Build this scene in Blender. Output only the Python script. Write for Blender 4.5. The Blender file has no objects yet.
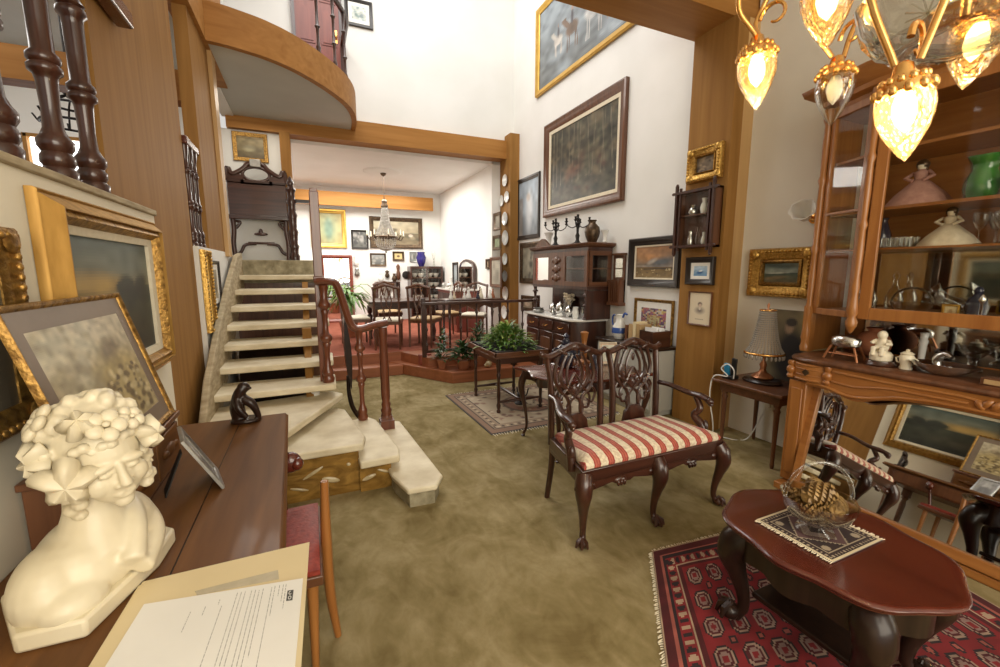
import bpy, bmesh, math, random
import numpy as np
from mathutils import Vector, Matrix, Euler, Quaternion
random.seed(7)
PI = math.pi
sc = bpy.context.scene
COL = sc.collection

# ------------------------------------------------------------------ camera
CAM_H = 1.55
FPX = 425.0
YAW = math.radians(23.9)
PIT = math.radians(8.4)
cam_data = bpy.data.cameras.new('camera')
cam = bpy.data.objects.new('camera', cam_data)
COL.objects.link(cam)
cam.location = (0, 0, CAM_H)
cam.rotation_euler = (PI / 2 - PIT, 0, -YAW)
cam_data.sensor_width = 36
cam_data.lens = FPX / 1000 * 36
cam_data.clip_start = 0.02
sc.camera = cam
_fw = Vector((math.sin(YAW) * math.cos(PIT), math.cos(YAW) * math.cos(PIT), -math.sin(PIT)))
_rt = Vector((math.cos(YAW), -math.sin(YAW), 0))
_up = _rt.cross(_fw)


def on(ax, val, u, v):
    """where the sight line through photo point (u, v) meets the plane axis=val"""
    d = _fw * FPX + _rt * (u - 500) + _up * (333.5 - v)
    c = Vector((0, 0, CAM_H))
    return c + d * ((val - c[ax]) / d[ax])


def Xp(val, u, v): return on(0, val, u, v)
def Yp(val, u, v): return on(1, val, u, v)
def Zp(val, u, v): return on(2, val, u, v)


# ------------------------------------------------------------------ materials
MATS = {}


def _new(name):
    m = bpy.data.materials.new(name)
    m.use_nodes = True
    nt = m.node_tree
    b = nt.nodes['Principled BSDF']
    MATS[name] = m
    return m, nt, b


def _coords(nt, scale):
    tc = nt.nodes.new('ShaderNodeTexCoord')
    mp = nt.nodes.new('ShaderNodeMapping')
    mp.inputs['Scale'].default_value = scale
    nt.links.new(tc.outputs['Object'], mp.inputs['Vector'])
    return mp.outputs['Vector']


def _ramp(nt, fac, stops):
    r = nt.nodes.new('ShaderNodeValToRGB')
    el = r.color_ramp.elements
    while len(el) < len(stops):
        el.new(0.5)
    for e, (p, c) in zip(el, stops):
        e.position = p
        e.color = (*c, 1)
    nt.links.new(fac, r.inputs['Fac'])
    return r.outputs['Color']


def _bump(nt, b, height, strength, dist=0.01):
    bp = nt.nodes.new('ShaderNodeBump')
    bp.inputs['Strength'].default_value = strength
    bp.inputs['Distance'].default_value = dist
    nt.links.new(height, bp.inputs['Height'])
    nt.links.new(bp.outputs['Normal'], b.inputs['Normal'])


def noise_mat(name, c1, c2, scale=(8, 8, 8), rough=0.5, metal=0.0, bump=0.0, detail=4, coat=0.0, lo=0.3, hi=0.7, spec=0.5, distort=0.0):
    m, nt, b = _new(name)
    n = nt.nodes.new('ShaderNodeTexNoise')
    n.inputs['Scale'].default_value = 1
    n.inputs['Detail'].default_value = detail
    n.inputs['Distortion'].default_value = distort
    nt.links.new(_coords(nt, scale), n.inputs['Vector'])
    nt.links.new(_ramp(nt, n.outputs['Fac'], [(lo, c1), (hi, c2)]), b.inputs['Base Color'])
    b.inputs['Roughness'].default_value = rough
    b.inputs['Metallic'].default_value = metal
    b.inputs['Coat Weight'].default_value = coat
    b.inputs['Coat Roughness'].default_value = 0.1
    b.inputs['Specular IOR Level'].default_value = spec
    if bump:
        _bump(nt, b, n.outputs['Fac'], bump)
    return m


def wood(name, c1, c2, rough=0.35, axis='z', coat=0.15, k=1.0):
    s = {'z': (26 * k, 26 * k, 1.6 * k), 'x': (1.6 * k, 26 * k, 26 * k), 'y': (26 * k, 1.6 * k, 26 * k)}[axis]
    return noise_mat(name, c1, c2, s, rough, 0, 0.05, 5, coat, 0.28, 0.72, 0.5, 0.6)


def plain(name, c, rough=0.5, metal=0.0, spec=0.5):
    m, nt, b = _new(name)
    b.inputs['Base Color'].default_value = (*c, 1)
    b.inputs['Roughness'].default_value = rough
    b.inputs['Metallic'].default_value = metal
    b.inputs['Specular IOR Level'].default_value = spec
    return m


def glass(name, c=(1, 1, 1), rough=0.0, ior=1.45, thin=False, bump=0.0, tint_alpha=None):
    m, nt, b = _new(name)
    if thin:      # window-like sheet: mostly clear, a little mirror
        out = nt.nodes['Material Output']
        nt.nodes.remove(b)
        tr = nt.nodes.new('ShaderNodeBsdfTransparent')
        tr.inputs['Color'].default_value = (*c, 1)
        gl = nt.nodes.new('ShaderNodeBsdfGlossy')
        gl.inputs['Roughness'].default_value = 0.03
        lw = nt.nodes.new('ShaderNodeLayerWeight')
        lw.inputs[0].default_value = .5
        pw = nt.nodes.new('ShaderNodeMath'); pw.operation = 'POWER'; pw.inputs[1].default_value = 4
        nt.links.new(lw.outputs['Facing'], pw.inputs[0])
        fr = nt.nodes.new('ShaderNodeMath'); fr.operation = 'MULTIPLY_ADD'; fr.inputs[1].default_value = .35; fr.inputs[2].default_value = .025
        nt.links.new(pw.outputs[0], fr.inputs[0])
        mx = nt.nodes.new('ShaderNodeMixShader')
        nt.links.new(fr.outputs[0], mx.inputs[0])
        nt.links.new(tr.outputs[0], mx.inputs[1])
        nt.links.new(gl.outputs[0], mx.inputs[2])
        nt.links.new(mx.outputs[0], out.inputs[0])
        return m
    b.inputs['Base Color'].default_value = (*c, 1)
    b.inputs['Roughness'].default_value = rough
    b.inputs['IOR'].default_value = ior
    b.inputs['Transmission Weight'].default_value = 1
    if bump:
        n = nt.nodes.new('ShaderNodeTexVoronoi')
        nt.links.new(_coords(nt, (70, 70, 70)), n.inputs['Vector'])
        _bump(nt, b, n.outputs['Distance'], bump, 0.004)
    return m


def emit(name, c, s):
    m, nt, b = _new(name)
    b.inputs['Base Color'].default_value = (*c, 1)
    b.inputs['Emission Color'].default_value = (*c, 1)
    b.inputs['Emission Strength'].default_value = s
    return m


# ------------------------------------------------------------------ mesh builder
class B:
    def __init__(s):
        s.bm = bmesh.new()
        s.mi = 0

    def _faces(s, fs, smooth=False):
        for f in fs:
            f.material_index = s.mi
            f.smooth = smooth
        return s

    def box(s, x0, x1, y0, y1, z0, z1):
        return s.obox(((x0 + x1) / 2, (y0 + y1) / 2, (z0 + z1) / 2), (abs(x1 - x0), abs(y1 - y0), abs(z1 - z0)))

    def obox(s, c, size, rot=(0, 0, 0), taper=1.0):
        R = Euler(rot).to_matrix()
        hx, hy, hz = size[0] / 2, size[1] / 2, size[2] / 2
        vs = []
        for z in (-1, 1):
            t = taper if z < 0 else 1
            for x, y in ((-1, -1), (1, -1), (1, 1), (-1, 1)):
                vs.append(s.bm.verts.new(R @ Vector((x * hx * t, y * hy * t, z * hz)) + Vector(c)))
        F = [(3, 2, 1, 0), (4, 5, 6, 7), (0, 1, 5, 4), (1, 2, 6, 5), (2, 3, 7, 6), (3, 0, 4, 7)]
        return s._faces([s.bm.faces.new([vs[i] for i in f]) for f in F])

    def bar(s, p, q, w, d=None):
        """square bar between two points"""
        p, q = Vector(p), Vector(q)
        d = d or w
        D = q - p
        L = D.length
        quat = D.to_track_quat('Z', 'Y')
        return s.obox((p + q) / 2, (w, d, L), quat.to_euler())

    def lathe(s, prof, c=(0, 0, 0), seg=20, rot=None, scale=(1, 1, 1), cap=True, smooth=True, wob=None):
        R = rot.to_matrix() if isinstance(rot, Quaternion) else (Euler(rot).to_matrix() if rot else Matrix.Identity(3))
        rings = []
        for i, (r, z) in enumerate(prof):
            ring = []
            for k in range(seg):
                a = 2 * PI * k / seg
                rr = r * (wob(a, i) if wob else 1)
                ring.append(s.bm.verts.new(R @ Vector((rr * math.cos(a) * scale[0], rr * math.sin(a) * scale[1], z * scale[2])) + Vector(c)))
            rings.append(ring)
        fs = []
        for a, b in zip(rings, rings[1:]):
            for k in range(seg):
                fs.append(s.bm.faces.new((a[k], a[(k + 1) % seg], b[(k + 1) % seg], b[k])))
        s._faces(fs, smooth)
        if cap:
            fs = []
            if prof[0][0] > 1e-5: fs.append(s.bm.faces.new(rings[0][::-1]))
            if prof[-1][0] > 1e-5: fs.append(s.bm.faces.new(rings[-1]))
            s._faces(fs)
        return s

    def turned(s, p, q, prof, seg=12):
        """lathe from p to q; prof is (radius, fraction)"""
        p, q = Vector(p), Vector(q)
        D = q - p
        return s.lathe([(r, t * D.length) for r, t in prof], p, seg, D.to_track_quat('Z', 'Y'))

    def tube(s, pts, r, seg=8, closed=False, sq=1.0, cap=True):
        pts = [Vector(p) for p in pts]
        n = len(pts)
        rs = r if isinstance(r, (list, tuple)) else [r] * n
        rings = []
        prev = None
        for i, p in enumerate(pts):
            if closed:
                t = pts[(i + 1) % n] - pts[i - 1]
            else:
                t = pts[min(i + 1, n - 1)] - pts[max(i - 1, 0)]
            t.normalize()
            if prev is None:
                a = Vector((0, 0, 1)) if abs(t.z) < 0.9 else Vector((1, 0, 0))
                nrm = t.cross(a).normalized()
            else:
                nrm = (prev - t * prev.dot(t))
                nrm = nrm.normalized() if nrm.length > 1e-6 else t.orthogonal().normalized()
            prev = nrm
            bi = t.cross(nrm)
            rings.append([s.bm.verts.new(p + (nrm * math.cos(2 * PI * k / seg) + bi * math.sin(2 * PI * k / seg) * sq) * rs[i]) for k in range(seg)])
        fs = []
        prs = list(zip(rings, rings[1:])) + ([(rings[-1], rings[0])] if closed else [])
        for a, b in prs:
            for k in range(seg):
                fs.append(s.bm.faces.new((a[k], a[(k + 1) % seg], b[(k + 1) % seg], b[k])))
        s._faces(fs, True)
        if not closed and cap:
            s._faces([s.bm.faces.new(rings[0][::-1]), s.bm.faces.new(rings[-1])])
        return s

    def sph(s, c, r, seg=12, rot=(0, 0, 0)):
        rr = (r, r, r) if isinstance(r, (int, float)) else r
        n = max(5, seg // 2 + 1)
        R = Euler(rot).to_matrix()
        prof = [(math.sin(PI * i / n), -math.cos(PI * i / n)) for i in range(n + 1)]
        rings = []
        for i, (q, z) in enumerate(prof):
            if i in (0, n):
                rings.append([s.bm.verts.new(R @ Vector((0, 0, z * rr[2])) + Vector(c))])
            else:
                rings.append([s.bm.verts.new(R @ Vector((q * rr[0] * math.cos(2 * PI * k / seg), q * rr[1] * math.sin(2 * PI * k / seg), z * rr[2])) + Vector(c)) for k in range(seg)])
        fs = []
        for a, b in zip(rings, rings[1:]):
            for k in range(seg):
                k2 = (k + 1) % seg
                if len(a) == 1: fs.append(s.bm.faces.new((a[0], b[k2], b[k])))
                elif len(b) == 1: fs.append(s.bm.faces.new((a[k], a[k2], b[0])))
                else: fs.append(s.bm.faces.new((a[k], a[k2], b[k2], b[k])))
        return s._faces(fs, True)

    def prism(s, out, a, b, plane='xy', smooth=False):
        """extrude a 2-D outline between a and b along the third axis"""
        def P(u, v, w):
            return {'xy': (u, v, w), 'xz': (u, w, v), 'yz': (w, u, v)}[plane]
        lo = [s.bm.verts.new(P(u, v, a)) for u, v in out]
        hi = [s.bm.verts.new(P(u, v, b)) for u, v in out]
        n = len(out)
        fs = [s.bm.faces.new(lo[::-1]), s.bm.faces.new(hi)]
        s._faces(fs)
        fs = [s.bm.faces.new((lo[i], lo[(i + 1) % n], hi[(i + 1) % n], hi[i])) for i in range(n)]
        return s._faces(fs, smooth)

    def rings(s, levels, plane='xz', closed=True, smooth=False):
        """levels: list of closed outlines (3-D points, equal counts); skins them"""
        rs = [[s.bm.verts.new(p) for p in lv] for lv in levels]
        fs = []
        n = len(levels[0])
        for a, b in zip(rs, rs[1:]):
            for k in range(n if closed else n - 1):
                fs.append(s.bm.faces.new((a[k], a[(k + 1) % n], b[(k + 1) % n], b[k])))
        s._faces(fs, smooth)
        return rs

    def quad(s, pts):
        return s._faces([s.bm.faces.new([s.bm.verts.new(p) for p in pts])])

    def leaf(s, base, d, up, L, W, fold=0.15):
        """a pointed leaf blade of a few faces"""
        base, d, up = Vector(base), Vector(d).normalized(), Vector(up)
        sd = d.cross(up)
        if sd.length < 1e-4: sd = d.orthogonal()
        sd.normalize()
        nn = sd.cross(d)
        rows = []
        for t, w, h in ((0, .12, 0), (.3, .9, .06), (.6, .8, .04), (1, .02, -.12)):
            c = base + d * L * t + nn * L * h
            rows.append([s.bm.verts.new(c - sd * W * w / 2 + nn * fold * W * w), s.bm.verts.new(c), s.bm.verts.new(c + sd * W * w / 2 + nn * fold * W * w)])
        fs = []
        for a, b in zip(rows, rows[1:]):
            for k in (0, 1):
                fs.append(s.bm.faces.new((a[k], a[k + 1], b[k + 1], b[k])))
        return s._faces(fs, True)

    def xf(s, M):
        bmesh.ops.transform(s.bm, matrix=M, verts=s.bm.verts)
        return s

    def obj(s, name, mat, parent=None, label=None, bev=0.0, subd=0, stuff=False, noclean=False):
        me = bpy.data.meshes.new(name)
        if not noclean:
            bmesh.ops.recalc_face_normals(s.bm, faces=s.bm.faces)
        s.bm.to_mesh(me)
        s.bm.free()
        for m in (mat if isinstance(mat, (list, tuple)) else [mat]):
            me.materials.append(MATS[m] if isinstance(m, str) else m)
        try:
            me.set_sharp_from_angle(angle=math.radians(50))
        except Exception:
            pass
        o = bpy.data.objects.new(name, me)
        COL.objects.link(o)
        if parent is not None:
            o.parent = parent
        if label: o['label'] = label
        if stuff: o['kind'] = 'stuff'
        if bev:
            md = o.modifiers.new('bevel', 'BEVEL')
            md.width = bev
            md.segments = 2
            md.limit_method = 'ANGLE'
            md.angle_limit = math.radians(35)
        if subd:
            md = o.modifiers.new('subsurf', 'SUBSURF')
            md.levels = subd
            md.render_levels = subd
        return o


def thing(name, label, cat, loc=(0, 0, 0), rz=0, group=None, rot=None):
    o = bpy.data.objects.new(name, None)
    o.empty_display_size = 0.1
    COL.objects.link(o)
    o.location = loc
    o.rotation_euler = rot if rot else (0, 0, rz)
    o['label'] = label
    o['category'] = cat
    if group: o['group'] = group
    return o


def tag(o, label, cat, group=None, loc=None, rz=None, rot=None):
    o['label'] = label
    o['category'] = cat
    if group: o['group'] = group
    if loc is not None: o.location = loc
    if rz is not None: o.rotation_euler = (0, 0, rz)
    if rot is not None: o.rotation_euler = rot
    return o


def struct(o):
    o['kind'] = 'structure'
    return o


def copy_tree(o, parent=None):
    c = o.copy()
    COL.objects.link(c)
    if parent is not None: c.parent = parent
    for ch in list(o.children):
        copy_tree(ch, c)
    return c


def dup(o, loc=None, rz=None, label=None, group=None, scale=None):
    c = copy_tree(o)
    if loc is not None: c.location = loc
    if rz is not None: c.rotation_euler = (0, 0, rz)
    if label: c['label'] = label
    if group: c['group'] = group
    if scale is not None: c.scale = (scale,) * 3 if isinstance(scale, (int, float)) else scale
    return c


def bez(p0, p1, p2, p3, n=10):
    p0, p1, p2, p3 = map(Vector, (p0, p1, p2, p3))
    out = []
    for i in range(n + 1):
        t = i / n
        out.append(p0 * (1 - t) ** 3 + p1 * 3 * t * (1 - t) ** 2 + p2 * 3 * t * t * (1 - t) + p3 * t ** 3)
    return out


def spline(pts, n=6):
    """Catmull-Rom through the points"""
    P = [Vector(p) for p in pts]
    P = [P[0] * 2 - P[1]] + P + [P[-1] * 2 - P[-2]]
    out = []
    for i in range(1, len(P) - 2):
        for k in range(n):
            t = k / n
            a, b, c, d = P[i - 1], P[i], P[i + 1], P[i + 2]
            out.append(0.5 * ((2 * b) + (c - a) * t + (2 * a - 5 * b + 4 * c - d) * t * t + (3 * b - a - 3 * c + d) * t ** 3))
    out.append(P[-2])
    return out


def lerp_list(vals, n):
    """resample a list of numbers to n entries"""
    m = len(vals) - 1
    out = []
    for i in range(n):
        t = i / (n - 1) * m
        k = min(int(t), m - 1)
        out.append(vals[k] + (vals[k + 1] - vals[k]) * (t - k))
    return out


# ------------------------------------------------------------------ painted canvases
class Art:
    """a small picture, painted on a grid: rows run from the top"""
    def __init__(s, w, h, c):
        s.w, s.h = w, h
        s.a = np.ones((h, w, 3)) * np.array(c)
        s.yy, s.xx = np.mgrid[0:h, 0:w]
        s.xx = (s.xx + .5) / w
        s.yy = (s.yy + .5) / h
        s.rng = np.random.default_rng(int(w * 31 + h * 17 + c[0] * 999))

    def mix(s, m, c):
        m = np.clip(m, 0, 1)[..., None]
        s.a = s.a * (1 - m) + np.array(c) * m
        return s

    def grad(s, c0, c1, y0=0, y1=1):
        t = np.clip((s.yy - y0) / (y1 - y0), 0, 1)[..., None]
        band = ((s.yy >= y0) & (s.yy <= y1))[..., None]
        s.a = np.where(band, np.array(c0) * (1 - t) + np.array(c1) * t, s.a)
        return s

    def blob(s, x, y, rx, ry, c, ang=0, soft=.25, op=1):
        ca, sa = math.cos(ang), math.sin(ang)
        dx, dy = s.xx - x, (s.yy - y)
        u, v = (dx * ca + dy * sa) / rx, (-dx * sa + dy * ca) / ry
        d = np.sqrt(u * u + v * v)
        return s.mix((1 + soft - d) / (2 * soft) * op if soft else (d < 1) * op, c)

    def rect(s, x0, y0, x1, y1, c, op=1):
        return s.mix(((s.xx >= x0) & (s.xx <= x1) & (s.yy >= y0) & (s.yy <= y1)) * op, c)

    def line(s, x0, y0, x1, y1, wd, c, op=1):
        dx, dy = x1 - x0, y1 - y0
        L2 = dx * dx + dy * dy + 1e-9
        t = np.clip(((s.xx - x0) * dx + (s.yy - y0) * dy) / L2, 0, 1)
        d = np.hypot(s.xx - x0 - t * dx, s.yy - y0 - t * dy)
        return s.mix((wd * 1.4 - d) / (wd * .8) * op, c)

    def noise(s, amt, n=8, mono=True):
        g = s.rng.random((n + 1, n + 1, 1 if mono else 3)) - .5
        X, Y = s.xx * n, s.yy * n
        i, j = np.clip(X.astype(int), 0, n - 1), np.clip(Y.astype(int), 0, n - 1)
        fx, fy = (X - i)[..., None], (Y - j)[..., None]
        v = (g[j, i] * (1 - fx) * (1 - fy) + g[j, i + 1] * fx * (1 - fy) + g[j + 1, i] * (1 - fx) * fy + g[j + 1, i + 1] * fx * fy)
        s.a = np.clip(s.a * (1 + v * 2 * amt), 0, 1)
        return s

    def scatter(s, n, cols, r, box=(0, 0, 1, 1), asp=1.0, op=.8):
        for k in range(n):
            x = box[0] + s.rng.random() * (box[2] - box[0])
            y = box[1] + s.rng.random() * (box[3] - box[1])
            q = r * (.5 + s.rng.random())
            s.blob(x, y, q, q * asp, cols[int(s.rng.random() * len(cols))], s.rng.random() * 3, .3, op)
        return s


def srgb(r, g, b):
    f = lambda c: c / 12.92 if c <= .04045 else ((c + .055) / 1.055) ** 2.4
    return (f(r / 255), f(g / 255), f(b / 255))


def canvas(name, art, w, h, parent, y=0.0, loc=(0, 0, 0), mat='painted', thick=0.004, label=None, flip=False):
    """board in the local xz plane carrying the art on its -y face, base centre at loc"""
    bm = bmesh.new()
    W, H = art.w, art.h
    vs = [[bm.verts.new((loc[0] + (i / W - .5) * w, loc[1] + y, loc[2] + (1 - j / H) * h)) for i in range(W + 1)] for j in range(H + 1)]
    fs = []
    for j in range(H):
        for i in range(W):
            fs.append(bm.faces.new((vs[j + 1][i], vs[j + 1][i + 1], vs[j][i + 1], vs[j][i])))
    nf = len(fs)
    b = [bm.verts.new((loc[0] + sx * w / 2, loc[1] + y + thick, loc[2] + z * h)) for sx, z in ((-1, 0), (1, 0), (1, 1), (-1, 1))]
    bm.faces.new((b[1], b[0], b[3], b[2]))
    me = bpy.data.meshes.new(name)
    bm.to_mesh(me)
    bm.free()
    at = me.color_attributes.new('paint', 'FLOAT_COLOR', 'CORNER')
    cols = np.ones((len(me.loops), 4), dtype=np.float32) * .1
    flat = art.a.reshape(-1, 3)
    cols[:nf * 4, :3] = np.repeat(flat, 4, axis=0)
    cols[:, 3] = 1
    at.data.foreach_set('color', cols.reshape(-1))
    me.materials.append(MATS[mat])
    o = bpy.data.objects.new(name, me)
    COL.objects.link(o)
    o.parent = parent
    if label: o['label'] = label
    return o


def paint_mat(name, rough, coat=0.0):
    m, nt, b = _new(name)
    a = nt.nodes.new('ShaderNodeAttribute')
    a.attribute_name = 'paint'
    nt.links.new(a.outputs['Color'], b.inputs['Base Color'])
    b.inputs['Roughness'].default_value = rough
    b.inputs['Coat Weight'].default_value = coat
    b.inputs['Coat Roughness'].default_value = 0.03


paint_mat('painted', 0.45)
paint_mat('glazed_print', 0.4, 0.2)

FACE = {'right': -PI / 2, 'left': PI / 2, 'back': 0.0}


def moulding(bm, w, h, levels):
    """levels: (inset, y) from the outer back edge to the inner edge; outline base centre at origin"""
    lv = []
    for ins, y in levels:
        x, z0, z1 = w / 2 - ins, ins, h - ins
        lv.append([(-x, y, z0), (x, y, z0), (x, y, z1), (-x, y, z1)])
    bm.rings(lv)
    return bm


def picture(label, wall, plane, quad, art, fw=.05, fd=.035, fmat='gold', liner=None, liner_w=.03, name='framed_painting', cat='painting', ornate=0, group=None,
            pmat='painted', tilt=0.0, glazed=False, loc=None, size=None, off=0.0, step=None, inner=None):
    """hang a framed picture: quad = photo corners TL, TR, BR, BL met with the wall plane"""
    if quad:
        ax = 1 if wall == 'back' else 0
        P = [on(ax, plane, *q) for q in quad]
        al = 0 if wall == 'back' else 1
        L = (P[0][al] + P[3][al]) / 2
        R = (P[1][al] + P[2][al]) / 2
        z1 = (P[0][2] + P[1][2]) / 2
        z0 = (P[2][2] + P[3][2]) / 2
        w, h = abs(R - L), z1 - z0
        c = [0, 0, z0]
        c[al] = (L + R) / 2
        c[ax] = plane
        loc = c
    else:
        w, h = size
    sg = {'right': (-1, 0), 'left': (1, 0), 'back': (0, -1)}[wall]
    loc = (loc[0] + sg[0] * (off + .002), loc[1] + sg[1] * (off + .002), loc[2])
    t = thing(name, label, cat, loc, FACE[wall], group)
    if tilt: t.rotation_euler[0] = tilt
    b = B()
    prof = step or [(0, 0), (0, -fd * .7), (fw * .12, -fd), (fw * .4, -fd * .95), (fw * .55, -fd * .7), (fw * .8, -fd * .62), (fw, -fd * .35), (fw, -.004)]
    moulding(b, w, h, prof)
    if ornate:
        n = max(4, int(w / ornate))
        m = max(3, int(h / ornate))
        ins = fw * .3
        for i in range(n + 1):
            x = -w / 2 + ins + (w - 2 * ins) * i / n
            for z in (ins, h - ins):
                b.sph((x, -fd * .95, z), (ornate * .42, fd * .3, ornate * .36), 8)
        for i in range(1, m):
            z = ins + (h - 2 * ins) * i / m
            for x in (-w / 2 + ins, w / 2 - ins):
                b.sph((x, -fd * .95, z), (ornate * .36, fd * .3, ornate * .42), 8)
        for x in (-1, 1):
            for z in (0, 1):
                b.sph((x * (w / 2 - fw * .5), -fd * .85, fw * .5 if z == 0 else h - fw * .5), (fw * .5, fd * .45, fw * .5), 8)
    b.obj('frame', fmat, t)
    iw = fw
    if inner:
        iw2, imat = inner
        b = B()
        moulding(b, w - 2 * iw, h - 2 * iw, [(0, -.004), (0, -fd * .6), (iw2 * .5, -fd * .75), (iw2, -fd * .4), (iw2, -.003)])
        b.xf(Matrix.Translation((0, 0, iw)))
        b.obj('inner_frame', imat, t)
        iw += iw2
    if liner:
        b = B()
        moulding(b, w - 2 * iw, h - 2 * iw, [(0, -.003), (0, -fd * .34), (liner_w, -fd * .26), (liner_w, -.003)])
        b.xf(Matrix.Translation((0, 0, iw)))
        b.obj('picture_mount', liner, t)
        iw += liner_w
    canvas('picture', art, w - 2 * iw, h - 2 * iw, t, -.006, (0, 0, iw), pmat, .005)
    if glazed:
        B().box(-(w / 2 - fw), w / 2 - fw, -fd * .45, -fd * .45 + .002, fw, h - fw).obj('glass_pane', 'clear_pane', t)
    return t
# ------------------------------------------------------------------ palette
noise_mat('plaster', (.78, .77, .73), (.86, .85, .82), (1.2, 1.2, 1.2), .85, bump=.02)
noise_mat('plaster_warm', (.79, .76, .68), (.87, .845, .77), (1.5, 1.5, 1.5), .85, bump=.03)
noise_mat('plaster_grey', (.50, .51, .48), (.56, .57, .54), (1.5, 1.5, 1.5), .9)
noise_mat('carpet_red', (.24, .075, .048), (.34, .115, .075), (9, 9, 9), .95, spec=.1)
wood('beech', (.25, .118, .028), (.345, .175, .048), .65, 'z', .0, .5)
wood('beech_flat', (.30, .13, .028), (.42, .20, .055), .55, 'x', .0, .5)
wood('beech_pale', (.50, .30, .12), (.60, .38, .16), .5, 'z', .05, .5)
wood('mahogany', (.026, .009, .006), (.072, .024, .013), .28, 'z', .35)
wood('mahogany_x', (.028, .010, .006), (.076, .026, .014), .28, 'x', .35)
wood('mahogany_red', (.066, .012, .007), (.108, .020, .010), .24, 'y', .5, .5)
wood('walnut', (.075, .028, .012), (.16, .062, .027), .35, 'z', .2)
wood('walnut_x', (.075, .028, .012), (.16, .062, .027), .35, 'x', .2)
wood('black_wood', (.014, .007, .005), (.030, .014, .009), .3, 'z', .15)
wood('desk_wood', (.105, .042, .012), (.19, .082, .025), .5, 'y', .06, .7)
wood('desk_side', (.11, .04, .017), (.2, .08, .033), .4, 'z', .2)
wood('oak', (.28, .100, .022), (.40, .165, .042), .36, 'z', .25)
wood('oak_y', (.28, .100, .022), (.40, .165, .042), .36, 'y', .25)
wood('red_rail', (.10, .027, .012), (.19, .056, .025), .28, 'z', .3)
wood('red_riser', (.24, .075, .028), (.36, .12, .048), .45, 'x', .1, .6)
wood('door_red', (.18, .035, .022), (.26, .06, .035), .4, 'z', .15)
noise_mat('gold', (.38, .21, .045), (.75, .47, .13), (60, 60, 60), .36, .85, .5)
noise_mat('gold_dark', (.16, .08, .02), (.50, .29, .075), (45, 45, 45), .42, .75, .6)
noise_mat('gold_flat', (.62, .36, .075), (.72, .45, .12), (12, 12, 12), .3, .9)
noise_mat('plaster_cream_lit', (.78, .72, .58), (.86, .80, .66), (1.5, 1.5, 1.5), .85, bump=.03)  # half wall only: its yellowish light is put into the plaster colour
noise_mat('brass', (.78, .40, .11), (.9, .52, .18), (20, 20, 20), .25, 1)
noise_mat('bronze', (.045, .028, .016), (.12, .075, .04), (20, 20, 20), .4, .6)
noise_mat('copper', (.36, .14, .065), (.5, .22, .1), (14, 14, 14), .3, .6)
noise_mat('silver', (.62, .62, .60), (.80, .80, .78), (14, 14, 14), .22, 1)
noise_mat('pewter', (.28, .27, .25), (.42, .41, .38), (20, 20, 20), .38, .9)
noise_mat('marble', (.72, .68, .62), (.88, .86, .82), (5, 5, 5), .2, detail=8, coat=.3)
noise_mat('stone_tread', (.56, .47, .31), (.80, .72, .54), (5, 5, 9), .6, detail=8, bump=.15)
noise_mat('stone_rough', (.20, .17, .10), (.42, .37, .25), (14, 14, 14), .9, detail=8, bump=.8)
noise_mat('stone_edge', (.30, .23, .13), (.52, .43, .28), (9, 9, 30), .8, detail=8, bump=.6)
noise_mat('onyx', (.13, .062, .012), (.36, .20, .045), (4, 7, 9), .15, detail=7, coat=.6, distort=2.5)
noise_mat('onyx_light', (.42, .32, .16), (.60, .50, .32), (14, 14, 14), .2, coat=.5)
noise_mat('alabaster', (.60, .52, .36), (.76, .69, .52), (5, 5, 5), .42, bump=.05, coat=.1)
noise_mat('ivory', (.70, .62, .46), (.82, .75, .6), (14, 14, 14), .4)
noise_mat('linen', (.62, .56, .44), (.72, .66, .54), (60, 60, 60), .9)
noise_mat('mount_cream', (.72, .64, .48), (.80, .72, .56), (40, 40, 40), .85)
noise_mat('mount_white', (.80, .78, .72), (.86, .84, .79), (40, 40, 40), .85)
noise_mat('leather_red', (.20, .022, .014), (.34, .05, .03), (50, 50, 50), .5, bump=.3)
noise_mat('leaf_green', (.045, .12, .015), (.16, .30, .045), (14, 14, 14), .45)
noise_mat('leaf_dark', (.018, .05, .012), (.06, .13, .03), (14, 14, 14), .4)
noise_mat('leaf_lime', (.14, .22, .03), (.34, .40, .09), (14, 14, 14), .5)
noise_mat('terracotta', (.30, .10, .045), (.40, .15, .07), (14, 14, 14), .8)
noise_mat('ceramic_white', (.74, .73, .68), (.82, .81, .77), (9, 9, 9), .18, coat=.4)
noise_mat('pine_cone', (.13, .07, .022), (.42, .26, .09), (40, 40, 40), .5)
noise_mat('book_tan', (.42, .27, .12), (.52, .35, .17), (30, 30, 30), .6)
noise_mat('gauze', (.60, .50, .36), (.74, .64, .48), (30, 30, 30), .8)
noise_mat('gauze_pink', (.36, .18, .15), (.48, .26, .21), (30, 30, 30), .8)
noise_mat('paper_white', (.76, .75, .72), (.84, .83, .80), (3, 3, 3), .8)
noise_mat('folder_cream', (.66, .54, .32), (.76, .64, .40), (3, 3, 3), .75)
plain('ink', (.06, .06, .06), .7)
plain('grey_ink', (.28, .28, .27), .7)
plain('black', (.012, .011, .010), .35)
plain('black_matt', (.02, .018, .016), .8)
plain('black_frame', (.022, .016, .013), .3)
plain('iron', (.02, .017, .015), .5, .5)
plain('cobalt', (.025, .02, .16), .12)
plain('cable_white', (.75, .74, .7), .4)
plain('cyan_plastic', (.02, .22, .42), .35)
plain('screen', (.02, .05, .07), .1)
plain('grey_paint', (.42, .41, .37), .45)
plain('mirror', (.86, .87, .86), .015, 1)
plain('mirror_old', (.6, .6, .57), .05, 1)
plain('red_glaze', (.30, .04, .02), .2)
plain('blue_glaze', (.05, .10, .32), .15)
plain('dark_glaze', (.03, .03, .05), .12)
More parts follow.
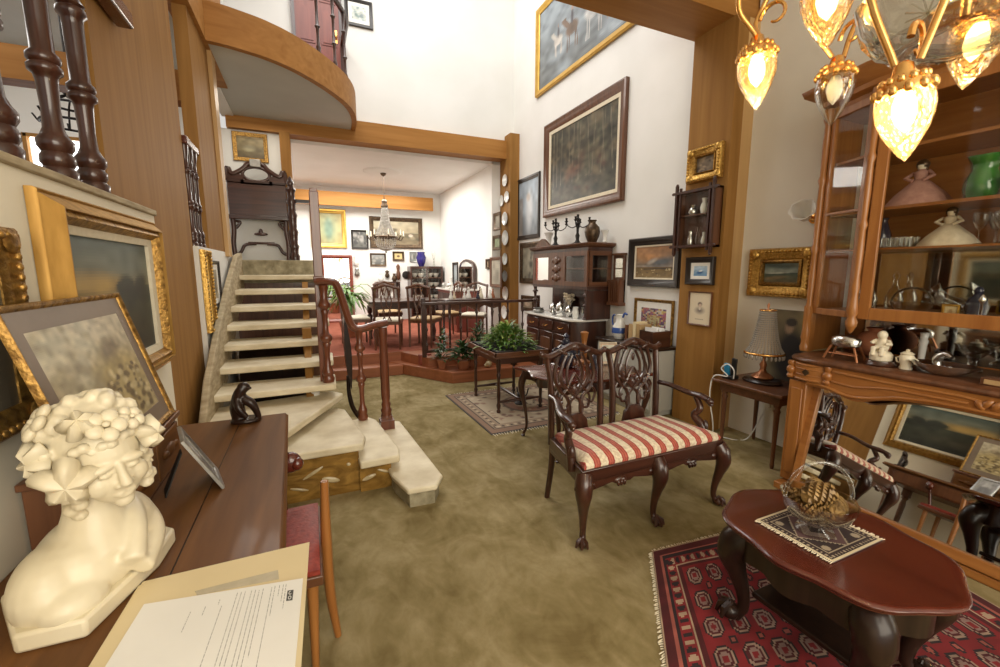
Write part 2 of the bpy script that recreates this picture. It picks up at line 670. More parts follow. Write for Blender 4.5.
glass('clear_pane', (.97, .97, .95), thin=True, ior=1.4)
glass('crystal', (.97, .95, .90), 0.03, 1.5)
glass('crystal_cut', (1, .96, .90), 0.04, 1.5, bump=.6)
glass('green_glass', (.02, .30, .03), 0.05, 1.45)
glass('amber_glass', (1.0, .80, .42), 0.12, 1.45, bump=.5)
glass('milk_glass', (.92, .90, .84), 0.35, 1.4)
plain('frosted_white', (.74, .73, .69), .12)
noise_mat('gold_satin', (.34, .18, .035), (.52, .30, .075), (30, 30, 6), .5, .55)
emit('bulb_warm', (1.0, .74, .34), 12)
emit('tube_white', (1.0, .97, .90), 14)
emit('daylight_pane', (.95, .98, 1.0), 3.0)
noise_mat('mount_grey', (.17, .125, .09), (.22, .165, .12), (6, 6, 6), .45, coat=.15)
noise_mat('plastic_strip', (.46, .41, .30), (.54, .48, .36), (30, 30, 30), .25)

for _n, _s in (('desk_wood', .15), ('beech', .2), ('beech_flat', .2), ('black_wood', .3)):
    MATS[_n].node_tree.nodes['Principled BSDF'].inputs['Specular IOR Level'].default_value = _s


def carpet_mat():
    m, nt, b = _new('carpet_olive')
    a = nt.nodes.new('ShaderNodeTexNoise'); a.inputs['Scale'].default_value = 1.0; a.inputs['Detail'].default_value = 6; a.inputs['Roughness'].default_value = .62; a.inputs['Distortion'].default_value = .5
    nt.links.new(_coords(nt, (2.6, 2.6, 2.6)), a.inputs['Vector'])
    c = nt.nodes.new('ShaderNodeTexNoise'); c.inputs['Scale'].default_value = 1.0; c.inputs['Detail'].default_value = 5; c.inputs['Distortion'].default_value = 1.2
    nt.links.new(_coords(nt, (9, 5, 9)), c.inputs['Vector'])
    mx = nt.nodes.new('ShaderNodeMath'); mx.operation = 'MULTIPLY_ADD'; mx.inputs[1].default_value = .45
    nt.links.new(c.outputs[0], mx.inputs[0]); nt.links.new(a.outputs[0], mx.inputs[2])
    nt.links.new(_ramp(nt, mx.outputs[0], [(.50, (.165, .122, .050)), (.70, (.25, .195, .092)), (.92, (.36, .29, .16))]), b.inputs['Base Color'])
    b.inputs['Roughness'].default_value = .97
    b.inputs['Specular IOR Level'].default_value = .1
    f = nt.nodes.new('ShaderNodeTexNoise'); f.inputs['Scale'].default_value = 160
    _bump(nt, b, f.outputs[0], .35, .01)


carpet_mat()
m, nt, _b2 = _new('bead')
_b2.inputs['Base Color'].default_value = (.52, .48, .42, 1); _b2.inputs['Roughness'].default_value = .08
_b2.inputs['Transmission Weight'].default_value = .35; _b2.inputs['Coat Weight'].default_value = .6
plain('shade_inner', (.42, .33, .24), .7)
noise_mat('plate_china', (.66, .66, .62), (.84, .83, .79), (16, 16, 16), .2, coat=.4)
# ------------------------------------------------------------------ the rooms
def sbox(name, x0, x1, y0, y1, z0, z1, mat, bev=0):
    return struct(B().box(x0, x1, y0, y1, z0, z1).obj(name, mat, bev=bev))


# main room
sbox('floor', -.85, 3.95, -3, 7.4, -.1, 0, 'carpet_olive')
sbox('wall_right', 3.55, 3.75, 3.27, 7.6, 0, 7, 'plaster')
sbox('wall_right_near', 3.75, 3.95, -3, 2.83, 0, 4.3, 'plaster_warm')
sbox('trim_1', 3.47, 3.60, 2.80, 3.27, 0, 3.72, 'beech')              # column on the right wall
B1 = B().box(3.60, 3.76, 2.81, 3.27, 0, 3.72)
struct(B1.obj('trim_2', 'beech_pale'))
sbox('trim_3', -1.0, 3.95, 2.85, 3.3, 3.72, 4.3, 'beech_flat')        # beam across the room
sbox('ceiling', -4.6, 3.95, -3, 2.85, 4.3, 4.45, 'plaster_warm')
sbox('wall_back', -.85, 3.75, 7.4, 7.6, 3.86, 7, 'plaster')
sbox('trim_4', -.95, 3.55, 7.32, 7.6, 3.55, 3.86, 'beech_flat')       # beam over the opening
sbox('trim_5', 3.37, 3.55, 7.15, 7.6, 0, 3.95, 'beech')               # post at its right end
sbox('trim_6', -.29, -.15, 7.25, 7.6, 0, 3.55, 'beech')               # post at its left end
sbox('wall_landing', -1.3, -.29, 7.42, 7.6, 0, 3.55, 'plaster')
# left side: half wall, pillars, room behind
sbox('wall_left', -.90, -.76, -1.6, 2.95, 0, 1.845, 'plaster_cream_lit')
sbox('trim_7', -.93, -.745, -1.6, 2.95, 1.845, 1.875, 'stone_edge', .006)
sbox('trim_8', -.905, -.835, 2.63, 4.12, 0, 4.3, 'beech')               # big pillar
sbox('wall_left_stairs', -.90, -.80, 4.12, 5.75, 0, 1.745, 'plaster')
sbox('trim_9', -.90, -.80, 4.55, 5.32, 1.745, 3.7, 'beech')
sbox('trim_10', -.82, -.765, 5.32, 5.52, 1.70, 3.7, 'beech_pale')
sbox('trim_11', -.95, -.765, 2.9, 6.3, 3.7, 5.4, 'beech_flat')         # fascia running along the wall
sbox('wall_left_upper', -1.0, -.85, 6.3, 7.4, 3.7, 7, 'plaster')
sbox('wall_left_top', -1.0, -.80, 2.9, 6.3, 5.4, 7, 'plaster')
sbox('floor_left_room', -4.6, -.9, -1.6, 7.4, 1.40, 1.5, 'desk_wood')
sbox('wall_left_room_end', -4.6, -1.3, 7.42, 7.6, 1.4, 4.4, 'plaster')
sbox('wall_left_room_side', -4.75, -4.6, -1.6, 7.6, 1.4, 4.4, 'plaster')
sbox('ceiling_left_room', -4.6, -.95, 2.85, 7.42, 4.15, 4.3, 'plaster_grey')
sbox('trim_12', -4.6, -.95, 4.95, 5.15, 3.08, 3.34, 'beech_flat')
# landing
sbox('floor_landing', -1.3, .05, 5.95, 7.42, 1.40, 1.68, 'stone_rough', .01)
sbox('wall_under_landing', -.9, .05, 6.02, 6.1, 0, 1.40, 'walnut')  # dark wood colour stands in for plaster in shade below the landing
# window of the left room with its daylight
wp = B()
wp.box(-3.05, -2.4, 7.40, 7.415, 2.3, 3.18)
wn = struct(wp.obj('window_1', 'daylight_pane'))
wf = B()
for x in (-3.09, -2.74, -2.38):
    wf.box(x - .02, x + .02, 7.36, 7.42, 2.26, 3.22)
for z in (2.26, 2.76, 3.2):
    wf.box(-3.1, -2.36, 7.36, 7.42, z - .02, z + .02)
wf.obj('window_frame', 'beech', wn)

# curved mezzanine
edge = [(-.95, 5.10), (-.66, 5.125), (-.49, 5.17), (-.24, 5.27), (.03, 5.47), (.35, 5.84), (.61, 6.27), (.745, 6.77), (.78, 7.4)]
edge = [(p.x, p.y) for p in spline([(x, y, 0) for x, y in edge], 5)]
poly = edge + [(-.95, 7.4)]
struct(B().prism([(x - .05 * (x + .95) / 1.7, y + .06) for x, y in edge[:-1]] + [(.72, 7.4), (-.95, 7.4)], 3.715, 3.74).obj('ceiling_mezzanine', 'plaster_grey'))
fas = B()
inner = [(x - .06 * (x + .95) / 1.7, y + .07) for x, y in edge[:-1]] + [(.70, 7.4)]
fas.rings([[(x, y, z) for (x, y) in edge] + [(x, y, z) for (x, y) in inner[::-1]] for z in (3.70, 4.05)], smooth=False)
n = len(edge)
fas.bm.verts.ensure_lookup_table()
vs = list(fas.bm.verts)
for base in (0, 2 * n):
    for k in range(n - 1):
        fas.bm.faces.new((vs[base + k], vs[base + k + 1], vs[base + 2 * n - 2 - k], vs[base + 2 * n - 1 - k]))
struct(fas.obj('trim_14', 'beech_flat'))
struct(B().prism([(x - .08 * (x + .95) / 1.7, y + .09) for x, y in edge[:-1]] + [(.68, 7.4), (-.95, 7.4)], 3.75, 4.02).obj('floor_mezzanine', 'desk_wood'))

# door on the mezzanine
dr = B().box(.02, .62, 7.355, 7.405, 4.02, 6.1)
d1 = struct(dr.obj('door_1', 'door_red'))
pn = B()
for x in (.17, .47):
    for z0, z1 in ((4.15, 4.75), (4.87, 5.35), (5.45, 5.95)):
        for q in (0, .03):
            pn.box(x - .11 + q, x + .11 - q, 7.345 - q * .3, 7.36, z0 + q, z1 - q)
pn.obj('door_panel', 'door_red', d1)
df = B()
df.box(-.03, .02, 7.34, 7.41, 4.02, 6.15).box(.62, .67, 7.34, 7.41, 4.02, 6.15).box(-.03, .67, 7.34, 7.41, 6.1, 6.16)
df.obj('door_frame', 'mahogany', d1)
hd = B().box(.545, .585, 7.335, 7.356, 4.92, 5.10)
hd.sph((.565, 7.31, 5.0), .022, 10)
hd.obj('door_handle', 'brass', d1, 'brass handle plate')

# far room, two steps up
sbox('floor_far_room', -1.3, 3.55, 6.6, 11.1, 0, .30, 'carpet_red')
struct(B().prism([(1.21, 6.62), (1.50, 5.95), (3.55, 5.95), (3.55, 6.62)], 0, .298).obj('floor_far_room_edge', 'red_riser'))
sbox('trim_15', -.2, 1.2, 6.3, 6.6, 0, .15, 'red_riser', .01)
sbox('trim_16', -.2, 1.3, 6.58, 6.62, .15, .302, 'red_riser')
sbox('wall_far_back', -1.4, 3.4, 11.1, 11.3, 0, 3.6, 'plaster')
sbox('wall_far_right', 3.2, 3.4, 7.6, 11.1, .3, 3.6, 'plaster')
sbox('wall_far_left', -1.4, -1.3, 7.6, 11.1, 0, 3.6, 'plaster')
sbox('ceiling_far_room', -1.4, 3.4, 7.6, 11.3, 3.5, 3.6, 'plaster')
struct(B().box(-1.3, 2.92, 10.72, 10.78, 3.03, 3.34).obj('trim_17', 'beech_flat'))      # cove board
rose = B().lathe([(.0, 3.47), (.10, 3.462), (.14, 3.475), (.2, 3.465), (.26, 3.478), (.33, 3.47), (.36, 3.482), (.38, 3.5)], (1.44, 9, 0), 32, wob=lambda a, i: 1 + .03 * math.sin(12 * a) * (i > 2))
struct(rose.obj('trim_18', 'plaster'))
# low planter platform at the foot of the railing
pl = [(1.02, 6.6), (1.72, 5.50), (3.50, 5.43), (3.50, 5.96), (1.52, 5.96), (1.22, 6.6)]
struct(B().prism(pl, 0, .16).obj('trim_19', 'red_riser', bev=.008))
struct(B().box(1.95, 3.5, 5.70, 5.93, .16, .31).obj('trim_20', 'red_riser', bev=.008))

# ------------------------------------------------------------------ light
w = bpy.data.worlds.new('world')
sc.world = w
w.use_nodes = True
bg = w.node_tree.nodes['Background']
bg.inputs['Color'].default_value = (1.0, .96, .90, 1)
bg.inputs['Strength'].default_value = .40


def area(name, loc, rot, sx, sy, power, color=(1, 1, 1)):
    l = bpy.data.lights.new(name, 'AREA')
    l.shape = 'RECTANGLE'
    l.size, l.size_y, l.energy, l.color = sx, sy, power, color
    o = bpy.data.objects.new(name, l)
    COL.objects.link(o)
    o.location, o.rotation_euler = loc, rot
    return o


def point(name, loc, power, color, r=.03):
    l = bpy.data.lights.new(name, 'POINT')
    l.energy, l.color, l.shadow_soft_size = power, color, r
    o = bpy.data.objects.new(name, l)
    COL.objects.link(o)
    o.location = loc
    return o


area('skylight_daylight', (.9, 5.1, 6.8), (0, math.radians(-32), 0), 3.0, 3.0, 100, (1, .985, .95))
area('far_room_lamp_light', (1.2, 9.3, 3.44), (0, 0, 0), 2.6, 2.2, 110, (1, .97, .90))
area('left_room_lamp_light', (-2.8, 5.0, 4.1), (0, 0, 0), 1.6, 3, 30, (1, .97, .92))
area('landing_area_light', (-.5, 6.6, 3.65), (0, 0, 0), .5, .8, 5, (1, .9, .75))  # small warm area light under the mezzanine, over the landing
area('near_room_fill_light', (1.2, -2.6, 2.2), (PI / 2 * 1.0, 0, 0), 3.6, 2.6, 95, (1, .91, .74))  # added warm fill from behind the camera, stands in for an unseen window
area('near_left_fill_light', (.2, -1.6, 2.9), (math.radians(58), 0, math.radians(10)), 1.6, 1.2, 9, (1, .92, .76))  # added fill that brightens the desk and bust, no window known there

sc.view_settings.view_transform = 'Standard'
sc.view_settings.look = 'None'
sc.view_settings.gamma = 1
sc.view_settings.use_curve_mapping = False
sc.view_settings.exposure = 0.78
try:
    sc.cycles.use_denoising = True
    sc.cycles.max_bounces = 10
    sc.cycles.transparent_max_bounces = 16
    sc.cycles.sample_clamp_indirect = 6
    sc.cycles.caustics_reflective = False
    sc.cycles.caustics_refractive = False
except Exception:
    pass
# ------------------------------------------------------------------ helpers for furniture
def rebase(t):
    """parts were built in room coordinates: move their data so that they hang on the thing's base"""
    M = Matrix.Translation(-t.location)
    if t.rotation_euler.z:
        M = Matrix.Rotation(-t.rotation_euler.z, 4, 'Z') @ M
    for ch in t.children:
        ch.data.transform(M)
        for g in ch.children:
            g.data.transform(M)
    return t


def cabriole(b, x, y, z0, z1, out=(0, -1), r=.034, knee=.035, claw=True):
    """a cabriole leg dropping from z1 to z0, bulging towards out"""
    ox, oy = out
    H = z1 - z0
    prof = [(1.0, .0, 1.25), (.88, .7, 1.45), (.74, 1.0, 1.30), (.55, .55, .86), (.35, .05, .62), (.18, -.1, .50), (.10, .15, .52), (.05, .45, .62)]
    pts = [(x + ox * knee * k, y + oy * knee * k, z0 + H * f) for f, k, _ in prof]
    rs = [r * q for _, _, q in prof]
    P = spline(pts, 4)
    b.tube(P, lerp_list(rs, len(P)), 10)
    if claw:
        cx, cy = x + ox * knee * .8, y + oy * knee * .8
        b.sph((cx, cy, z0 + r * .8), (r * .95, r * .95, r * .8), 10)
        for a in (-.9, 0, .9):
            dx, dy = ox * math.cos(a) - oy * math.sin(a), ox * math.sin(a) + oy * math.cos(a)
            b.tube([(cx - dx * r * .2, cy - dy * r * .2, z0 + r * 1.7), (cx + dx * r * .85, cy + dy * r * .85, z0 + r * 1.2), (cx + dx * r * 1.15, cy + dy * r * 1.15, z0 + r * .35)], [r * .3, r * .33, r * .18], 6)
    else:
        b.sph((x + ox * knee * .6, y + oy * knee * .6, z0 + r * .45), (r * .9, r * .9, r * .45), 8)


def striped_mat():
    m, nt, b = _new('stripe_silk')
    tc = nt.nodes.new('ShaderNodeTexCoord')
    sx = nt.nodes.new('ShaderNodeSeparateXYZ')
    nt.links.new(tc.outputs['Object'], sx.inputs[0])
    mu = nt.nodes.new('ShaderNodeMath'); mu.operation = 'MULTIPLY_ADD'
    mu.inputs[1].default_value = 10.2; mu.inputs[2].default_value = 20.25
    nt.links.new(sx.outputs[0], mu.inputs[0])
    fr = nt.nodes.new('ShaderNodeMath'); fr.operation = 'FRACT'
    nt.links.new(mu.outputs[0], fr.inputs[0])
    cr = nt.nodes.new('ShaderNodeValToRGB')
    cr.color_ramp.interpolation = 'CONSTANT'
    el = cr.color_ramp.elements
    cream, red, pink = (.80, .70, .52, 1), (.36, .03, .022, 1), (.50, .13, .085, 1)
    stops = [(0, cream), (.5, red), (.58, pink), (.70, red), (.74, pink), (.86, red), (.95, cream)]
    while len(el) < len(stops): el.new(.5)
    for e, (p, c) in zip(el, stops):
        e.position, e.color = p, c
    nt.links.new(fr.outputs[0], cr.inputs[0])
    n = nt.nodes.new('ShaderNodeTexNoise'); n.inputs['Scale'].default_value = 55
    nt.links.new(tc.outputs['Object'], n.inputs['Vector'])
    mx = nt.nodes.new('ShaderNodeMixRGB'); mx.blend_type = 'MULTIPLY'; mx.inputs[0].default_value = .5
    nt.links.new(cr.outputs[0], mx.inputs[1])
    r2 = nt.nodes.new('ShaderNodeValToRGB')
    r2.color_ramp.elements[0].position = .42; r2.color_ramp.elements[0].color = (.62, .5, .45, 1)
    r2.color_ramp.elements[1].position = .56
    nt.links.new(n.outputs[0], r2.inputs[0])
    nt.links.new(r2.outputs[0], mx.inputs[2])
    nt.links.new(mx.outputs[0], b.inputs['Base Color'])
    b.inputs['Roughness'].default_value = .55
    b.inputs['Sheen Weight'].default_value = .2


striped_mat()


# ------------------------------------------------------------------ settee
def chair_back(t, x0, x1, y, z0, z1, mat='mahogany'):
    """one pierced chair back between stiles x0 and x1"""
    cx, hw = (x0 + x1) / 2, (x1 - x0) / 2
    for s, x in ((-1, x0), (1, x1)):
        b = B()
        P = spline([(x, y, z0 - .08), (x, y + .005, z0 + .15), (x + s * .002, y + .02, z0 + .35), (x + s * .012, y + .045, z1 - .055), (x + s * .012, y + .048, z1 - .02)], 4)
        b.tube(P, lerp_list([.026, .026, .023, .024, .026], len(P)), 8, sq=.8)
        b.obj('back_stile', mat, t)
    b = B()                                                             # serpentine crest rail with scrolled ears
    P = spline([(cx - hw - .045, y + .05, z1 - .005), (cx - hw, y + .048, z1 - .022), (cx - hw * .55, y + .048, z1 + .008), (cx, y + .048, z1 + .04), (cx + hw * .55, y + .048, z1 + .008), (cx + hw, y + .048, z1 - .022), (cx + hw + .045, y + .05, z1 - .005)], 5)
    b.tube(P, lerp_list([.020, .029, .028, .038, .028, .029, .020], len(P)), 8, sq=.75)
    for s in (-1, 1):
        b.sph((cx + s * (hw + .05), y + .05, z1 - .003), (.02, .016, .022), 8)
        b.sph((cx + s * hw * .5, y + .028, z1 + .006), (.04, .012, .014), 8, (0, -s * .5, 0))
    b.sph((cx, y + .024, z1 + .035), (.045, .014, .026), 8)
    b.obj('crest_rail', mat, t)
    b = B()                                                             # interlaced splat
    H = z1 - z0
    def Q(px, pz): return (cx + px * hw, y + .012 + .036 * pz, z0 + H * pz)
    for s in (-1, 1):
        for pts, r in (
            ([(.62, .98), (.80, .72), (.62, .52), (.30, .40), (.22, .22), (.40, .03)], .0115),
            ([(.30, .98), (.52, .80), (.50, .62), (.10, .45), (-.30, .30), (-.20, .08)], .0095),
            ([(.08, .96), (.30, .78), (.26, .58), (-.10, .50), (-.52, .58), (-.62, .70), (-.45, .84)], .0085),
            ([(.0, .72), (.16, .64), (.34, .52), (.60, .40), (.52, .26), (.28, .28), (.12, .40)], .0085),
            ([(.72, .52), (.84, .44), (.70, .32), (.50, .36)], .008),
        ):
            P = spline([Q(s * a, c) for a, c in pts], 5)
            b.tube(P, r * 1.45, 6, sq=.7)
        b.sph(Q(s * .62, .60), (.018, .012, .022), 8)
    b.sph(Q(0, .50), (.026, .014, .04), 8)
    b.sph(Q(0, .86), (.014, .011, .03), 8)
    b.prism([(cx - hw * .5, z0 - .02), (cx + hw * .5, z0 - .02), (cx + hw * .42, z0 + .06), (cx + hw * .2, z0 + .10), (cx - hw * .2, z0 + .10), (cx - hw * .42, z0 + .06)], y - .003, y + .022, 'xz')
    b.obj('splat', mat, t)


def settee():
    t = thing('settee', 'carved double chair-back settee with red and cream striped silk seat on the olive carpet', 'settee', (1.86, 2.08, 0))
    FW, BW, F, K = .555, .47, -.25, .25
    zs = .455
    b = B()                                                             # seat frame
    b.prism([(-FW, F), (FW, F), (BW, K), (-BW, K)], zs - .075, zs)
    b.obj('seat_frame', 'mahogany_x', t, bev=.006)
    b = B()                                                             # scalloped front apron with shells
    def scal(u):
        return .03 + .03 * abs(math.cos(u * 2 * PI)) ** 2 + (.018 if abs((u % .5) - .25) < .05 else 0)
    up = [(-FW + .03 + (2 * FW - .06) * i / 40, zs - .07) for i in range(41)]
    lo = [(x, z - scal(i / 40)) for i, (x, z) in enumerate(up)]
    b.prism(up + lo[::-1], F + .005, F + .03, 'xz')
    for x in (-.28, .28):
        b.sph((x, F + .005, zs - .105), (.045, .014, .024), 10)
        for k in (-1, 0, 1):
            b.sph((x + k * .022, F - .002, zs - .118), (.011, .012, .02), 8)
    b.obj('apron', 'mahogany_x', t)
    for s in (-1, 1):
        b = B().bar((s * (FW - .02), F + .03, zs - .055), (s * (BW - .012), K - .01, zs - .055), .024, .085)
        b.obj('side_rail', 'mahogany', t)
    for x, out in ((-FW + .03, (-.6, -.8)), (0, (0, -1)), (FW - .03, (.6, -.8))):
        b = B()
        cabriole(b, x, F + .02, 0, zs - .03, out, .036, .04)
        b.sph((x + out[0] * .05, F + .02 + out[1] * .05, zs - .10), (.032, .026, .05), 8)
        b.sph((x - .045, F + .012, zs - .10), (.026, .016, .022), 8)
        b.sph((x + .045, F + .012, zs - .10), (.026, .016, .022), 8)
        b.obj('leg', 'mahogany', t)
    for x in (-BW + .02, 0, BW - .02):
        P = spline([(x, K - .015, zs - .02), (x, K + .0, .25), (x, K + .05, 0)], 4)
        B().tube(P, lerp_list([.024, .021, .019], len(P)), 8).obj('leg', 'mahogany', t)
    b = B()                                                             # domed upholstered seat
    lv = []
    for ins, z in ((.0, zs - .002), (-.004, zs + .018), (.012, zs + .042), (.06, zs + .062), (.13, zs + .07)):
        o = []
        for (xa, ya), (xb, yb) in (((-FW + .025, F + .012), (FW - .025, F + .012)), ((FW - .025, F + .012), (BW - .03, K - .03)), ((BW - .03, K - .03), (-BW + .03, K - .03)), ((-BW + .03, K - .03), (-FW + .025, F + .012))):
            for i in range(10):
                f = i / 10
                x, y = xa + (xb - xa) * f, ya + (yb - ya) * f
                k = 1 - ins / .5
                kk = 1 - ins / .245
                o.append((x * k, (y) * kk, z))
        lv.append(o)
    rs = b.rings(lv, smooth=True)
    f = b.bm.faces.new(rs[-1]); f.smooth = True
    b.obj('seat_cushion', 'stripe_silk', t)
    chair_back(t, -.455, -.06, K, zs + .03, 1.01)
    chair_back(t, .045, .445, K, zs + .03, 1.01)
    for s in (-1, 1):                                                   # arms
        b = B()
        P = spline([(s * .455, K + .01, .735), (s * .475, K - .10, .735), (s * .525, K - .22, .705), (s * .545, -.06, .70), (s * .545, -.12, .69)], 5)
        b.tube(P, lerp_list([.024, .023, .025, .029, .024], len(P)), 8, sq=.75)
        b.sph((s * .548, -.125, .682), (.026, .03, .024), 10)
        b.sph((s * .548, -.135, .662), (.015, .02, .016), 8)
        b.obj('armrest', 'mahogany', t)
        b = B()
        P = spline([(s * .54, -.02, .69), (s * .53, -.07, .62), (s * .515, -.04, .56), (s * .53, -.10, .50), (s * .535, -.12, .40)], 5)
        b.tube(P, lerp_list([.020, .022, .025, .029, .026], len(P)), 8)
        b.sph((s * .535, -.115, .50), (.022, .022, .05), 8)
        b.obj('arm_support', 'mahogany', t)
    return t


settee()


# ------------------------------------------------------------------ rugs
def carpet(name, label, corners, art, cat='rug', thick=.012, ripple=0.0, fringe=None, z=0.0, group=None, fringe_sides=(0, 2)):
    """corners: far-left, far-right, near-right, near-left on the floor; art rows run from far to near"""
    c = [Vector((p[0], p[1], 0)) for p in corners]
    cen = sum(c, Vector()) / 4
    bm = bmesh.new()
    W, H = art.w, art.h
    def pos(u, v):
        p = c[0] * (1 - u) * (1 - v) + c[1] * u * (1 - v) + c[2] * u * v + c[3] * (1 - u) * v - cen
        p.z = thick + ripple * (math.sin(u * 9 + v * 5) * .5 + math.sin(v * 14 - u * 4) * .5 + 1.0) * min(1, 6 * min(u, v, 1 - u, 1 - v))
        return p
    vs = [[bm.verts.new(pos(i / W, j / H)) for i in range(W + 1)] for j in range(H + 1)]
    fs = [bm.faces.new((vs[j + 1][i], vs[j + 1][i + 1], vs[j][i + 1], vs[j][i])) for j in range(H) for i in range(W)]
    nf = len(fs)
    ring = [vs[0][i] for i in range(W + 1)] + [vs[j][W] for j in range(1, H + 1)] + [vs[H][i] for i in range(W - 1, -1, -1)] + [vs[j][0] for j in range(H - 1, 0, -1)]
    low = [bm.verts.new((v.co.x, v.co.y, 0)) for v in ring]
    for k in range(len(ring)):
        k2 = (k + 1) % len(ring)
        bm.faces.new((ring[k], ring[k2], low[k2], low[k]))
    bm.faces.new(low)
    me = bpy.data.meshes.new(name)
    bm.to_mesh(me); bm.free()
    at = me.color_attributes.new('paint', 'FLOAT_COLOR', 'CORNER')
    cols = np.ones((len(me.loops), 4), dtype=np.float32) * .12
    cols[:nf * 4, :3] = np.repeat(art.a.reshape(-1, 3), 4, axis=0)
    cols[:, 3] = 1
    at.data.foreach_set('color', cols.reshape(-1))
    me.materials.append(MATS['rug_pile'])
    o = bpy.data.objects.new(name, me)
    COL.objects.link(o)
    tag(o, label, cat, group, (cen.x, cen.y, z))
    if fringe:
        b = B()
        ed = {0: (0, 1), 1: (1, 2), 2: (2, 3), 3: (3, 0)}
        rnd = random.Random(3)
        for sde in fringe_sides:
            p, q = c[ed[sde][0]] - cen, c[ed[sde][1]] - cen
            out = Vector(((p + q).x, (p + q).y, 0)).normalized()
            L = (q - p).length
            n = int(L / fringe[1])
            for i in range(n):
                a = p + (q - p) * (i + .5) / n
                d = out * fringe[0] * (.7 + .5 * rnd.random()) + (q - p).normalized() * fringe[0] * (rnd.random() - .5) * .8
                b.tube([a + Vector((0, 0, thick * .6)), a + d * .5 + Vector((0, 0, thick * .5)), a + d + Vector((0, 0, .003))], fringe[2], 4)
        b.obj('fringe', 'mount_cream', o, stuff=True)
    return o


paint_mat('rug_pile', .95)
RED, DRED, CREAM, DARK, BLUSH = (.19, .013, .016), (.07, .008, .010), (.36, .25, .17), (.022, .012, .014), (.30, .08, .06)


def octagon(a, x, y, rx, ry, c):
    dx, dy = abs(a.xx - x) / rx, abs(a.yy - y) / ry
    return a.mix(((dx < 1) & (dy < 1) & (dx + dy < 1.45)) * 1.0, c)


def bokhara():
    a = Art(190, 120, RED)
    a.noise(.35, 14)
    for k, (e, c) in enumerate(((0, CREAM), (.012, DRED), (.05, BLUSH), (.062, DARK), (.085, RED), (.14, CREAM), (.148, DRED), (.17, RED))):
        a.rect(e * .64, e, 1 - e * .64, 1 - e, c)
    r = random.Random(5)
    for i in range(40):
        x = .06 + .88 * i / 39
        for y in (.112, .888):
            octagon(a, x, y, .008, .02, CREAM if i % 2 else DARK)
    for i in range(24):
        y = .12 + .76 * i / 23
        for x in (.07, .93):
            octagon(a, x, y, .013, .012, CREAM if i % 2 else DARK)
    a.rect(.11, .17, .89, .83, RED)
    for i in range(10):
        for j in range(5):
            x, y = .15 + .70 * i / 9, .23 + .54 * j / 4
            octagon(a, x, y, .029, .050, DARK)
            octagon(a, x, y, .025, .043, (.30, .20, .15))
            octagon(a, x, y, .020, .035, DRED)
            octagon(a, x, y, .014, .025, (.24, .15, .13))
            octagon(a, x, y, .008, .014, RED)
            if i < 9 and j < 4:
                octagon(a, x + .039, y + .067, .011, .020, DARK)
                octagon(a, x + .039, y + .067, .006, .011, BLUSH)
    a.noise(.3, 30)
    return a


carpet('rug', 'rumpled deep red patterned rug lying under the coffee table', [(1.645, 1.63), (3.0, 1.50), (2.7, .1), (.92, .74)], bokhara(), ripple=.006, fringe=(.02, .012, .003), fringe_sides=(0, 3))


def persian():
    base = (.36, .29, .20)
    a = Art(110, 84, base)
    dk, br = (.085, .06, .05), (.24, .15, .10)
    a.noise(.3, 10)
    a.rect(0, 0, 1, 1, dk)
    a.rect(.012, .016, .988, .984, br)
    a.rect(.05, .07, .95, .93, dk)
    a.rect(.058, .08, .942, .92, (.30, .22, .15))
    for i in range(30):
        for y in (.11, .89):
            a.blob(.07 + .86 * i / 29, y, .010, .016, (.5, .4, .28) if i % 2 else dk, 0, .3)
    for i in range(22):
        for x in (.085, .915):
            a.blob(x, .11 + .78 * i / 21, .010, .014, (.5, .4, .28) if i % 2 else dk, 0, .3)
    a.rect(.115, .15, .885, .85, dk)
    a.rect(.123, .16, .877, .84, (.42, .34, .24))
    a.scatter(90, [(.20, .12, .09), (.56, .47, .34), (.12, .09, .08), (.28, .17, .12)], .014, (.14, .18, .86, .82), 1.3, .9)
    a.blob(.5, .5, .19, .22, dk, 0, .05)
    a.blob(.5, .5, .17, .195, (.30, .17, .12), 0, .08)
    a.blob(.5, .5, .09, .10, (.5, .42, .3), 0, .2)
    a.scatter(40, [(.52, .43, .3), dk], .010, (.36, .34, .64, .66), 1.3, .9)
    return a


carpet('rug', 'beige and brown Persian rug with pale fringe under the plant table', [(1.46, 4.98), (3.0, 4.98), (3.02, 3.58), (1.49, 3.56)], persian(), fringe=(.035, .03, .004), fringe_sides=(0, 2))


